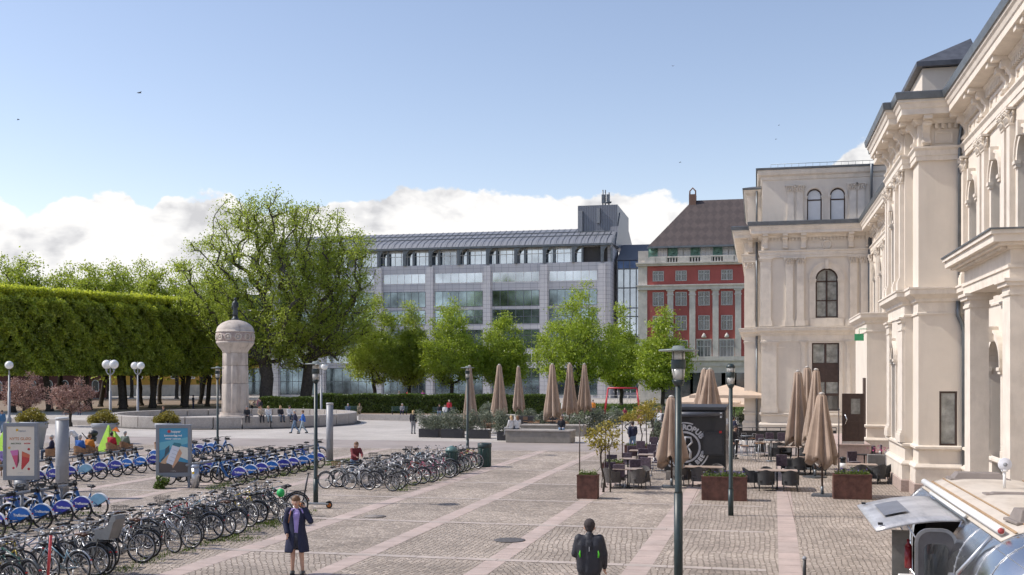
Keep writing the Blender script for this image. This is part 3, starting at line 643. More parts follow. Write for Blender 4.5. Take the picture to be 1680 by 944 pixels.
m.add([(x0, y0, z0), (x1, y0, z0), (x1, y1, z0), (x0, y1, z0), (x0, y0, z0 + .18), (x1, y0, z0 + .18), (x1, y1, z0 + .18), (x0, y1, z0 + .18), (x0 + 2.2, y0 + 1.9, z0 + 1.45), (x0 + 2.2, y1 - 1.9, z0 + 1.45), (x1, y0 + 1.9, z0 + 1.45), (x1, y1 - 1.9, z0 + 1.45)],
      [(0, 3, 2, 1), (0, 1, 5, 4), (0, 4, 7, 3), (3, 7, 6, 2), (4, 5, 10, 8), (4, 8, 9, 7), (7, 9, 11, 6), (8, 10, 11, 9), (5, 1, 2, 6, 11, 10)])
m.build('pavilion_roof', SLATE, ST)
m = MB().prism([(0, TOPZ + .05), (0, TOPZ + 1.9), (-.25, TOPZ + 2.2), (-2.2, TOPZ + 2.9), (-2.2, TOPZ + .05)], lambda d, z, s: (7.5 - d, s, z), 39.6, 42.0)
m.prism([(0, TOPZ + .05), (0, TOPZ + 1.9), (-.25, TOPZ + 2.2), (-2.2, TOPZ + 2.9), (-2.2, TOPZ + .05)], lambda d, z, s: (7.9 - d, s, z), 42.05, 45)
m.build('dormer_roof', SLATE, ST)
m = MB(); m.prism([(.6, TOPZ + .052), (-1.8, TOPZ + 1.4), (-6, TOPZ + 3.0), (-6, TOPZ)], lambda d, z, s: (XN - d, s, z), 8, 39.58); m.prism([(.6, TOPZ + .052), (-1.8, TOPZ + 1.4), (-6, TOPZ + 3.0), (-6, TOPZ)], lambda d, z, s: (XN - d, s, z), 49.7, YF - .1); m.build('main_roof', SLATE, ST)
m = MB()
for k in range(18): m.tube([(.9 + .45 * k, YF + .3, 18.06), (.9 + .45 * k, YF + .3, 18.38)], .015, 4)
m.tube([(.9, YF + .3, 18.38), (8.6, YF + .3, 18.38)], .02, 4)
m.build('roof_railing', ZINC, ST)
m = MB().box(8.0, 8.6, 77, 78.4, 18, 20.6).box(7.93, 8.67, 76.9, 78.5, 20.6, 20.8); m.build('chimney', ZINC, ST)
# downpipes
m = MB()
m.tube([(7.12, 41.25, 13.6), (7.12, 41.25, 13.2), (7.08, 41.33, 12.8), (7.08, 41.33, 7.62)], .065, 8)
m.tube([(7.02, 41.3, 7.0), (7.02, 41.3, 6.5), (7.15, 41.3, 6.2), (7.22, 41.3, 5.9), (7.22, 41.3, 0.3)], .08, 8); m.build('downpipe', ZINC, ST)
m = MB().tube([(-.02, 75.78, 16.9), (-.02, 75.78, 14.3)], .07, 8).tube([(-.02, 75.7, 13.4), (-.02, 75.7, 7.6)], .07, 8).tube([(-.02, 75.75, 7.0), (-.02, 75.75, .2)], .07, 8); m.build('downpipe', ZINC, ST)
m = MB().tube([(fx(1429), 73.4, 18.0), (fx(1429), 73.7, 17.2), (fx(1429), 73.85, 14.3)], .09, 8).tube([(fx(1427), 73.75, 13.4), (fx(1427), 73.75, 7.6)], .12, 8); m.build('downpipe', ZINC, ST)
# near portico
for y in (27.95, 32.95):
    pi_ = MB().box(5.92, 6.42, y, y + .82, 1.2, 6.3).build('portico_pillar', STONE_TRIM, ST); m = MB(); m.box(5.80, 6.54, y - .12, y + .94, 0.02, 1.0); m.box(5.86, 6.48, y - .06, y + .88, 1.0, 1.2); m.build('base', STONE_TRIM, pi_); m = MB()
    m.box(5.88, 6.46, y - .04, y + .86, 6.3, 6.38); m.box(5.91, 6.43, y - .015, y + .835, 6.38, 6.52); m.box(5.82, 6.52, y - .1, y + .92, 6.52, 6.62); m.box(5.76, 6.58, y - .16, y + .98, 6.62, 6.70); m.build('capital', STONE_TRIM, pi_)
def ring(mb, x0, y0, x1, y1, z0, z1): mb.box(x0, x1, y0, y1, z0, z1)
m = MB()
ring(m, 5.90, 27.90, 7.0, 33.9, 6.702, 6.95); ring(m, 5.86, 27.86, 7.0, 33.94, 6.95, 7.03); ring(m, 5.93, 27.93, 7.0, 33.87, 7.03, 7.40)
ring(m, 5.84, 27.84, 7.0, 33.96, 7.40, 7.47); ring(m, 5.60, 27.62, 7.0, 34.18, 7.47, 7.54); ring(m, 5.46, 27.50, 7.0, 34.30, 7.54, 7.72); ring(m, 5.40, 27.44, 7.0, 34.36, 7.72, 7.82)
y = 27.95
m.build('portico_entablature', STONE_TRIM, ST)
m = MB()
for k in range(44): m.box(5.70, 5.838, 27.95 + k * .135, 28.02 + k * .135, 7.402, 7.467)
tag(m.build('portico_dentils', STONE_TRIM, ST), kind='stuff')
MB().box(5.36, 7.0, 27.40, 34.40, 7.822, 7.86).build('portico_flashing', ZINC, ST)
# far porch, solid
m = MB().box(5.47, XN - .002, 57.9, 64.3, 0, 7.2); m.build('porch_wall', STUCCO, ST)
def swq(prof, name, mt): MB().sweep([(XN - .01, 57.9), (5.47, 57.9), (5.47, 64.3)][::-1], [(-o, z) for o, z in prof]).build(name, mt, ST)
swq([(0, .0), (.16, 0), (.16, .42), (.13, .45), (0, .45)], 'porch_plinth', PLINTH)
swq([(0, .452), (.12, .452), (.12, .98), (.16, 1.0), (.16, 1.05), (.07, 1.16), (0, 1.16)], 'porch_moulding', STONE_TRIM)
swq([(0, 1.62), (.05, 1.66), (.12, 1.70), (.12, 1.78), (0, 1.82)], 'porch_moulding', STONE_TRIM)
swq([(0, 6.55), (.05, 6.55), (.05, 6.62), (.02, 6.64), (.02, 6.98), (.10, 7.02), (.12, 7.12), (.26, 7.22), (.34, 7.28), (.34, 7.44), (.38, 7.46), (.38, LEDGE - .03), (0, LEDGE)], 'porch_cornice', STONE_TRIM)
m = MB().box(5.40, 5.465, 58.4, 59.4, .98, 4.2); m.build('porch_recess', DWOOD, ST)
tag(MB().box(4.85, 5.30, 57.65, 57.72, 6.1, 6.45).tube([(5.08, 57.7, 6.45), (5.08, 57.7, 6.7), (5.46, 57.8, 6.7)], .02, 5).build('exit_sign', mat('green_sign', (0.05, 0.35, 0.15), 0.5)), 'small green sign hanging at the corner of the station porch', 'sign')
m = MB().box(3.85, 5.30, 54.7, 64.3, 0, .95); m.box(3.80, 5.35, 54.62, 64.4, .95, 1.0); tag(m.build('stone_landing', PGRANITE), 'raised pink granite landing in front of the brown open door', 'landing')
dr = empty('wooden_door', (4.05, 55.0, 1.0), R(8), 'brown panelled wooden door standing open on the granite landing', 'door')
m = MB().prism(rect(0, 1.05, 0, 2.45), lambda a, b, d: (a, d, b), 0, .07, [rect(.42, .86, 1.45, 2.2)]); m.prism(rect(.15, .9, .2, 1.1), lambda a, b, d: (a, d, b), -.02, 0, [rect(.25, .8, .3, 1.0)]); m.build('leaf', DWOOD, dr)
MB().box(.42, .86, .02, .05, 1.45, 2.2).build('pane', GLASSC, dr); MB().tube([(.12, -.06, .95), (.2, -.1, 1.2), (.12, -.06, 1.45)], .025, 6).build('handle', CHROME, dr)
MB().box(.0, 1.05, -.01, 0.08, 0.002, .12).build('kick_plate', STEEL, dr)
# ---------------------------------------------------------------- office block behind the trees
OB = empty('office_building', (0, 0, 0), 0, 'long grey office block with a zinc roof behind the row of trees', 'office building')
YO = 194.0; fo = fnS(YO); ox = lambda px: atY(px, YO); oh = lambda py, px=800: hAt(py, ox(px), YO)
OGRAN = slab_mat('pale_grey_cladding', (0.46, 0.46, 0.50), (0.43, 0.43, 0.47), 1.5, 0.8, (0.34, 0.34, 0.37), 0.3, msize=.02)
def cladmat():
    m, t, b, pos = posmat('stone_cladding')
    sp = nd(t, 'ShaderNodeSeparateXYZ'); t.links.new(pos, sp.inputs[0]); cb = nd(t, 'ShaderNodeCombineXYZ'); t.links.new(sp.outputs[0], cb.inputs[0]); t.links.new(sp.outputs[2], cb.inputs[1])
    br = nd(t, 'ShaderNodeTexBrick'); t.links.new(cb.outputs[0], br.inputs[0]); br.offset = 0; br.inputs['Scale'].default_value = 1
    br.inputs['Brick Width'].default_value = 1.35; br.inputs['Row Height'].default_value = 0.75; br.inputs['Mortar Size'].default_value = 0.03
    br.inputs['Color1'].default_value = (0.62, 0.61, 0.63, 1); br.inputs['Color2'].default_value = (0.56, 0.555, 0.58, 1); br.inputs['Mortar'].default_value = (0.30, 0.30, 0.34, 1)
    t.links.new(br.outputs[0], b.inputs['Base Color']); b.inputs['Roughness'].default_value = .6; return m
CLAD = cladmat()
def seammat(name, c, step, metal=0.4, rough=0.4):
    m, t, b, pos = posmat(name); w = nd(t, 'ShaderNodeTexWave', wave_type='BANDS', bands_direction='X', wave_profile='SAW'); w.inputs['Scale'].default_value = 1 / step / 6.2832 * 2 * math.pi / 1.0 * .5
    t.links.new(pos, w.inputs[0]); bp = nd(t, 'ShaderNodeBump'); bp.inputs['Strength'].default_value = .8; bp.inputs['Distance'].default_value = .1; t.links.new(w.outputs[0], bp.inputs['Height'])
    r = nd(t, 'ShaderNodeValToRGB'); t.links.new(w.outputs[0], r.inputs[0]); r.color_ramp.elements[0].color = (*[x * .62 for x in c], 1); r.color_ramp.elements[0].position = .08; r.color_ramp.elements[1].position = .16; r.color_ramp.elements[1].color = (*c, 1)
    t.links.new(r.outputs[0], b.inputs['Base Color']); t.links.new(bp.outputs[0], b.inputs['Normal']); b.inputs['Metallic'].default_value = metal; b.inputs['Roughness'].default_value = rough; return m
ZROOF = seammat('seamed_zinc', (0.21, 0.22, 0.245), 1.1, .2, .55)
ZWALL = seammat('seamed_zinc_dark', (0.15, 0.16, 0.19), 0.7)
OGLASS = mat('office_glass', (0.55, 0.63, 0.72), 0.06, metal=0.9, amt=0.3, scale=0.12, spec=1.0)
TEALG = mat('teal_glass', (0.27, 0.36, 0.41), 0.07, metal=0.8, amt=0.6, scale=0.15, spec=1.0)
X0, X1 = -92.0, ox(1001)
z_eave, z_a, z_b, z_c, z_d, z_e = oh(405), oh(434), oh(447), oh(464), oh(477), oh(505)
MB().prism([(-.0, 0), (0, z_a), (-1.0, z_a), (-1.0, z_eave), (-12, z_eave), (-12, 0)], lambda d, z, s: (s, YO - d, z), X0, X1).build('wall', CLAD, OB)
piers = [ox(p) for p in (528, 622, 706, 800, 893, 988)]; piers = [piers[0] - 9.5, piers[0] - 19] + piers
for p in piers:
    m = MB(); bx(m, fo, p - .65, p + .65, 0, z_a - .3, 0, .55); m.build('pier', CLAD, OB)
piers.sort()
# window strips between piers
def strip(a0, a1, b0, b1, n, pm, d=.04, h=1, fm=None):
    m = MB(); m.prism(rect(a0, a1, b0, b1), fo, 0, d, [rect(a0, a1, b0, b1, .10)])
    for i in range(1, n): x = a0 + (a1 - a0) * i / n; bx(m, fo, x - .05, x + .05, b0 + .1, b1 - .1, .004, d - .01)
    for j in range(1, h): z = b0 + (b1 - b0) * j / h; bx(m, fo, a0 + .1, a1 - .1, z - .05, z + .05, .006, d - .013)
    f = m.build('window', fm or WHITEP if pm is OGLASS else ZINC, OB); m = MB(); bx(m, fo, a0 + .1, a1 - .1, b0 + .1, b1 - .1, .001, .012); m.build('pane', pm, f)
ROWS = [(z_c, z_b, OGLASS, 1), (z_e + .2, z_d, TEALG, 1), (oh(532), oh(508), TEALG, 2), (oh(572), oh(541), TEALG, 3), (oh(596), oh(580), OGLASS, 1), (.4, oh(604), TEALG, 2)]
for i in range(len(piers) - 1):
    a0, a1 = piers[i] + .9, piers[i + 1] - .9
    for b0, b1, pm, h in ROWS: strip(a0, a1, b0, b1, 6, pm, h=h)
# recessed top floor: glass behind curved struts under the eave
m = MB(); bx(m, fnS(YO + 1), X0, X1 - 5.3, z_a + .05, z_eave - .6, .0, .05)
m.build('top_floor_glass', OGLASS, OB)
half = []
for i in range(len(piers) - 1): half += [piers[i], (piers[i] + piers[i + 1]) / 2]
half += [piers[-1]]
m = MB()
for i in range(int((X1 - 5 - X0) / 1.2)):
    x = X0 + 1.2 * i; bx(m, fnS(YO + 1), x - .05, x + .05, z_a + .05, z_eave - .6, .052, .12)
for z in (z_a + .1, (z_a + z_eave) / 2 + .2, z_eave - .7): bx(m, fnS(YO + 1), X0, X1 - 5.3, z - .06, z + .06, .053, .10)
m.build('top_floor_mullions', WHITEP, OB)
for x in half:
    m = MB(); bx(m, fo, x - .22, x + .22, z_a - .02, z_eave - .25, -.4, .5)
    n = 10; r = 1.5; c0 = (z_eave - 1.7)
    poly = [(x + .22, z_a), (x + .35, z_a)] + [(x + .35 + 1.3 * (1 - math.cos(math.pi / 2 * k / n)), c0 + (1.35) * math.sin(math.pi / 2 * k / n)) for k in range(n + 1)] + [(x + .22, z_eave - .3)]
    m.prism(poly, fo, .1, .45); m.prism([(x + 1.5, z_a), (x + 1.85, z_a), (x + 1.85, z_eave - .3), (x + 1.5, z_eave - .9)], fo, -.5, -.1)
    m.build('strut', ZINC, OB)
m = MB(); bx(m, fnS(YO + 1), X1 - 5.2, X1 - .6, z_a + .05, z_eave - .4, .0, .06); m.build('louvre_panel', mat('dark_louvre', (0.06, 0.055, 0.055), .6), OB)
MB().box(X0, X1 + .3, YO - .9, YO + .2, z_eave - .35, z_eave).build('eave', ZINC, OB)
zr = hAt(377, ox(900), 203)
MB().prism([(.95, z_eave + .002), (-.3, z_eave + .9), (-9, zr), (-9, z_eave + .002)], lambda d, z, s: (s, YO - d, z), X0, X1 + .4).build('roof', ZROOF, OB)
m = MB(); x = X0
while x < X1:
    m.add([(x, YO - .9, z_eave + .03), (x + .14, YO - .9, z_eave + .03), (x + .14, YO + .3, z_eave + .93), (x, YO + .3, z_eave + .93), (x, YO + 9, zr + .03), (x + .14, YO + 9, zr + .03), (x + .07, YO - .9, z_eave + .10), (x + .07, YO + .3, z_eave + 1.0), (x + .07, YO + 9, zr + .1)],
          [(0, 6, 7, 3), (6, 1, 2, 7), (3, 7, 8, 4), (7, 2, 5, 8)]); x += 1.15
tag(m.build('standing_seams', ZWALL, OB), kind='stuff')
for f_ in (.34, .67): MB().box(X0, X1, YO + .3 + 8.7 * f_ - .08, YO + .3 + 8.7 * f_ + .08, z_eave + .92 + (zr - z_eave - .9) * f_, z_eave + 1.04 + (zr - z_eave - .9) * f_).build('roof_ridge_line', ZINC, OB)
# plant room on the roof, its right return visible
bx0, bx1 = atY(948, 201), atY(1013, 201); bz0, bz1 = zr - 2.4, hAt(338, bx0, 201)
MB().box(bx0, bx1, 201, 219, bz0, bz1).build('plant_room', ZWALL, OB)
MB().prism([(YO + 3, z_eave), (YO + 10, zr + 3), (YO + 24, zr + 1.2), (YO + 36, z_eave + 1)], lambda a, b, d: (d, a, b), X1 - .8, X1 + .6).build('gable', ZWALL, OB)
m = MB()
for px, top_ in ((989, 312), (993, 312), (999, 316)): x = atY(px, 204); m.tube([(x, 204, bz1), (x, 204, hAt(top_, x, 204))], .14, 6)
for px in (990, 998): x = atY(px, 204); m.box(x - .3, x + .3, 203.6, 204.2, bz1 + .8, bz1 + 2.4)
m.lathe([(0, 0), (.5, .1), (.7, .35)], (bx0 + 5.5, 203, bz1 + .5), 10); m.build('antenna_mast', ZINC, OB)
MB().box(bx0 + .1, bx0 + .9, 200.7, 201, bz0 + 1, bz1 - 1).box(bx0 + 3.6, bx0 + 4.2, 200.7, 201, bz1 - 3.4, bz1 - .6).build('antenna_panel', GREYM, OB)
# glazed link with a lower roof to the right
LX0, LX1, YL = X1 + .62, atY(1056, 199), 199.0; fl = fnS(YL)
lz = lambda py: hAt(py, LX0, YL)
MB().box(LX0, LX1, YL, YL + 10, 0, lz(430)).build('link_wall', CLAD, OB)
m = MB(); bx(m, fl, LX0 + .1, LX1 - .2, lz(552), lz(442), 0, .04); m.build('link_glass', OGLASS, OB)
m = MB(); bx(m, fl, LX0 + .1, LX1 - .2, 1, lz(560), 0, .04); m.build('link_glass', TEALG, OB)
m = MB(); bx(m, fl, LX0 + .1, LX1 - .2, lz(441), lz(429), 0, .3); m.build('blue_shade_panels', mat('blue_panel', (0.10, 0.18, 0.36), .4, amt=.3, scale=.4), OB)
m = MB()
for k in range(5): x = LX0 + .1 + (LX1 - LX0 - .3) * k / 4; bx(m, fl, x - .08, x + .08, 1, lz(429), .05, .34)
for py in (442, 473, 506, 520, 552): bx(m, fl, LX0 + .1, LX1 - .2, lz(py) - .1, lz(py) + .1, .06, .2)
m.build('link_frame', ZINC, OB)
MB().prism([(.6, lz(428)), (-8, lz(394)), (-12, lz(394)), (-12, lz(428))], lambda d, z, s: (s, YL - d, z), LX0, LX1 + 1).build('link_roof', mat('matt_zinc', (.17, .18, .20), .8), OB)

# ---------------------------------------------------------------- red building
RB = empty('red_building', (0, 0, 0), 0, 'red plastered townhouse with white stone pilasters and a steep dark tiled roof', 'townhouse')
YR = 165.0; fr = fnS(YR); rx = lambda px: atY(px, YR); rh = lambda py: hAt(py, rx(1130), YR)
REDP = mat('red_plaster', (0.40, 0.10, 0.085), .85, amt=.08, scale=.5, dirt_or_reflection=((.2, .06, .05), .3, .4))
PSTONE = mat('pale_stone', (0.60, 0.56, 0.50), .8, amt=.12, scale=1.2, dirt_or_reflection=((.28, .25, .22), .6, .5))
def tilem():
    m, t, b, pos = posmat('tiled_roof'); sp = nd(t, 'ShaderNodeSeparateXYZ'); t.links.new(pos, sp.inputs[0]); cb = nd(t, 'ShaderNodeCombineXYZ')
    t.links.new(mth(t, 'ADD', sp.outputs[0], mth(t, 'MULTIPLY', sp.outputs[2], .8)), cb.inputs[0]); t.links.new(mth(t, 'SUBTRACT', sp.outputs[0], mth(t, 'MULTIPLY', sp.outputs[2], .8)), cb.inputs[1])
    ck = nd(t, 'ShaderNodeTexChecker'); ck.inputs['Scale'].default_value = .85; t.links.new(cb.outputs[0], ck.inputs[0]); ck.inputs['Color1'].default_value = (.085, .064, .060, 1); ck.inputs['Color2'].default_value = (.066, .05, .048, 1)
    n = nd(t, 'ShaderNodeTexNoise'); n.inputs['Scale'].default_value = .8; n.inputs['Detail'].default_value = 8; t.links.new(pos, n.inputs[0])
    r = nd(t, 'ShaderNodeMapRange'); r.inputs[3].default_value = .6; r.inputs[4].default_value = 1.3; t.links.new(n.outputs[0], r.inputs[0]); q = nd(t, 'ShaderNodeCombineXYZ'); [t.links.new(r.outputs[0], q.inputs[i]) for i in range(3)]
    t.links.new(mixc(t, 1.0, ck.outputs[0], q.outputs[0], 'MULTIPLY'), b.inputs['Base Color']); b.inputs['Roughness'].default_value = .7; return m
TILES = tilem()
RX0, RX1 = rx(1062), 6.0
z_g, z_l1, z_l2, z_l3, z_top = rh(588), rh(590), rh(472), rh(432), rh(404)
MB().box(RX0, RX1, YR, YR + 16, z_g, z_l3).build('wall', REDP, RB)
MB().box(RX0 - 1.0, RX1, YR - .4, YR + 15, 0, z_g - .02).build('ground_floor', PSTONE, RB)
m = MB().box(rx(1047), RX0 - .02, YR - .05, YR + 16, z_g, z_l3 + .6); m.build('stone_corner', PSTONE, RB)
m = MB().box(rx(1047) - .2, RX1, YR - .5, YR + .3, z_l3 - .35, z_l3 - .05).box(rx(1047) - .3, RX1, YR - .8, YR + .3, z_l3 - .05, z_l3 + .15); m.build('top_ledge', PSTONE, RB)
m = MB().box(rx(1047) - .1, RX1, YR - .45, YR, z_l2 - .3, z_l2 + .25).box(rx(1047) - .2, RX1, YR - .65, YR, z_l2 + .25, z_l2 + .45); m.build('mid_ledge', PSTONE, RB)
MB().box(RX0 - 1.2, RX1, YR - .9, YR + .2, z_g - .4, z_g + .25).box(RX0 - 1.2, RX1, YR - .6, YR + .2, z_g - 1.2, z_g - .42).build('lower_ledge', PSTONE, RB)
MB().box(rx(1065), RX1, YR + 1.5, YR + 14, z_l3 + .1, z_top + .2).build('attic_wall', DWOOD, RB)
m = MB()
for px in (1046, 1105, 1133, 1170, 1207): pass
for k in range(60):
    x = rx(1067) + k * .42
    if x < RX1: m.box(x - .1, x + .1, YR - .5, YR - .3, z_l3 + .15, z_l3 + .85)
m.box(rx(1066), RX1, YR - .62, YR - .2, z_l3 + .85, z_l3 + 1.05)
for px in (1067, 1085, 1122, 1158, 1195, 1215): x = rx(px); m.box(x - .8, x + .8, YR - .66, YR - .15, z_l3 + .15, z_l3 + .9)
m.build('balustrade', PSTONE, RB)
for px in (1070, 1103, 1140, 1177, 1213):
    x = rx(px); MB().box(x - .7, x + .7, YR + 1.1, YR + 1.5, z_l3 + .9, z_top - .1).lathe([(0, 0), (.55, .0), (.55, .12), (.3, .2), (0, .2)], (x, YR + 1.12, (z_l3 + 1.6 + z_top) / 2), 12, M=Matrix.Rotation(R(90), 3, 'X')).build('copper_relief', COPPER, RB)
GLASSR = mat('old_window_glass', (.08, .09, .10), .1, amt=.6, scale=.5, spec=1.0, coat=.5)
def rwin(px, py0, py1, w=2.0, n=2, white=False, parent=RB, y=YR, arch_=False):
    x = rx(px); b0, b1 = rh(py1), rh(py0); f_ = fnS(y); m = MB(); m.prism(rect(x - w / 2, x + w / 2, b0, b1), f_, 0, .08, [rect(x - w / 2, x + w / 2, b0, b1, .12)])
    bx(m, f_, x - .09, x + .09, b0 + .1, b1 - .1, .003, .075); bx(m, f_, x - w / 2 + .1, x + w / 2 - .1, b0 + (b1 - b0) * .62, b0 + (b1 - b0) * .62 + .1, .005, .07)
    for s in (-.5, .5): bx(m, f_, x + s * w / 2 - .03, x + s * w / 2 + .03, b0 + .1, b1 - .1, .007, .06)
    f = m.build('window', WHITEP if white else mat('grey_window_frame', (.42, .42, .40), .6), RB); m = MB(); bx(m, f_, x - w / 2 + .12, x + w / 2 - .12, b0 + .12, b1 - .12, 0.001, .02); m.build('pane', GLASSW if white else GLASSR, f)
cols = [1080, 1117.5, 1155, 1192.5]
for px in cols:
    rwin(px, 444, 461, 1.7); rwin(px, 479, 502, 1.7); rwin(px, 518, 542, 1.7); rwin(px, 558, 588, 2.1)
for px in (1085, 1114, 1126, 1150, 1163, 1189, 1201): rwin(px, 405, 420, 1.15 if px > 1090 else 1.6, white=True, y=YR + 1.5)
for px in (1100, 1136, 1174, 1211):
    x = rx(px); m = MB(); bx(m, fr, x - .44, x + .44, z_g + .26, z_l2 - .32, 0, .25)
    p = m.build('pilaster', PSTONE, RB); m = MB(); bx(m, fr, x - .55, x + .55, z_l2 - 1.2, z_l2 - 1.0, .001, .34); bx(m, fr, x - .62, x + .62, z_l2 - .5, z_l2 - .33, .001, .4); m.build('capital', PSTONE, p)
m = MB()
for px in (1155, 1192.5):
    x = rx(px); m.prism(rect(x - 1.14, x + 1.14, rh(589), rh(556.5)), fr, 0, .12, [rect(x - 1.07, x + 1.07, rh(588.6), rh(558))]); m.lathe([(0, 0), (.4, .1), (.25, .5), (0, .8)], (x, YR - .1, rh(555)), 8)
m.build('window_surround', PSTONE, RB)
for px in (1100, 1125, 1145, 1160, 1178, 1196, 1210):
    x = rx(px); m = MB(); bx(m, fnS(YR - .4), x - 1.1, x + 1.1, .6, rh(612), 0, .04); m.build('shop_window', GLASS, RB)
yR = YR + .6
m = MB(); e0 = z_top; rg = hAt(329, rx(1146), YR + 8)
m.add([(rx(1063), YR - .4, e0), (RX1 + 4, YR - .4, e0), (RX1 + 4, YR + 8, rg), (atY(1136, YR + 8), YR + 8, rg), (rx(1063), YR + 16, e0), (RX1 + 4, YR + 16, e0),
       (atY(1090, YR + 1.6), YR + 1.6, e0 + 1.9), (RX1 + 4, YR + 1.6, e0 + 1.7)],
      [(0, 1, 7, 6), (6, 7, 2, 3), (0, 6, 3, 4), (3, 2, 5, 4)]); m.build('roof', TILES, RB)
m = MB().box(rx(1062), RX1 + 4, YR - .5, YR - .2, e0 - .25, e0 + .03); m.build('gutter', ZINC, RB)
cx = atY(1136.5, YR + 8); m = MB().box(cx - .55, cx + .55, YR + 7.2, YR + 8.8, rg - 1.2, rg + .9).tube([(cx - .45, YR + 8, rg + .9), (cx - .45, YR + 8, rg + 1.5), (cx, YR + 8, rg + 2), (cx + .45, YR + 8, rg + 1.5), (cx + .45, YR + 8, rg + .9)], .12, 6); m.build('chimney', mat('chimney_brick', (.2, .12, .09), .9), RB)
# stone house squeezed between the two
GB = empty('stone_house', (0, 0, 0), 0, 'narrow beige stone building between the office block and the red townhouse', 'building')
m = MB().box(atY(1047, 170), atY(1066, 170), 170, 190, 0, hAt(412, atY(1055, 170), 170)); m.build('wall', PSTONE, GB)
# yellow building behind the park
YB = empty('yellow_building', (0, 0, 0), 0, 'yellow plastered building seen between the trunks behind the clipped trees', 'building')
a = atD(150, 215); b = atD(560, 235)
dv = (b - a).normalized(); nv = Vector((-dv.y, dv.x, 0)); L = (b - a).length
YEL = mat('yellow_plaster', (.55, .33, .07), .85, amt=.06, scale=.4)
fy = lambda s, z, d: tuple(a + dv * s - nv * d + Vector((0, 0, z)))
m = MB(); bx(m, fy, 0, L, 2.2, 14, 0, -12); m.build('wall', YEL, YB)
m = MB(); bx(m, fy, -.2, L, 0, 2.2, .1, -12); m.build('base', PSTONE, YB)
for k in range(int(L / 3.4)):
    for z in (3.4, 7.6):
        s = 1.5 + k * 3.4; m = MB(); m.prism(rect(s, s + 1.4, z, z + 2.3), fy, 0, .1, [rect(s, s + 1.4, z, z + 2.3, .15)]); f = m.build('window', WHITEP, YB); m = MB(); bx(m, fy, s + .15, s + 1.25, z + .15, z + 2.15, .001, .03); m.build('pane', GLASS, f)
m = MB(); m.prism([(.6, 14), (-6, 18), (-12.6, 14)], lambda d, z, s: fy(s, z, d), -.5, L + .5); m.build('roof', TILES, YB)
# brick building behind far left trees
BB = empty('brick_building', (0, 0, 0), 0, 'dull red brick building glimpsed under the trees at far left', 'building')
a = atD(-20, 180); b = atD(175, 200); dv = (b - a).normalized(); nv = Vector((-dv.y, dv.x, 0)); L = (b - a).length; fb = (lambda a_, d_, n_: (lambda s, z, d: tuple(a_ + d_ * s - n_ * d + Vector((0, 0, z)))))(a, dv, nv)
m = MB(); bx(m, fb, 0, L, 0, 10, 0, -10); m.build('wall', mat('dull_brick', (.16, .07, .06), .9), BB)
for k in range(int(L / 3.2)):
    s = 1 + k * 3.2; m = MB(); m.prism(arch(s + .8, 1.5, 1.2, 2.6), fb, .0, .08, [arch(s + .8, 1.5, 1.2, 2.6, t=.12)]); f = m.build('window', WHITEP, BB); MB().prism(arch(s + .8, 1.5, 1.2, 2.6, t=.12), fb, .001, .02).build('pane', GLASS, f)
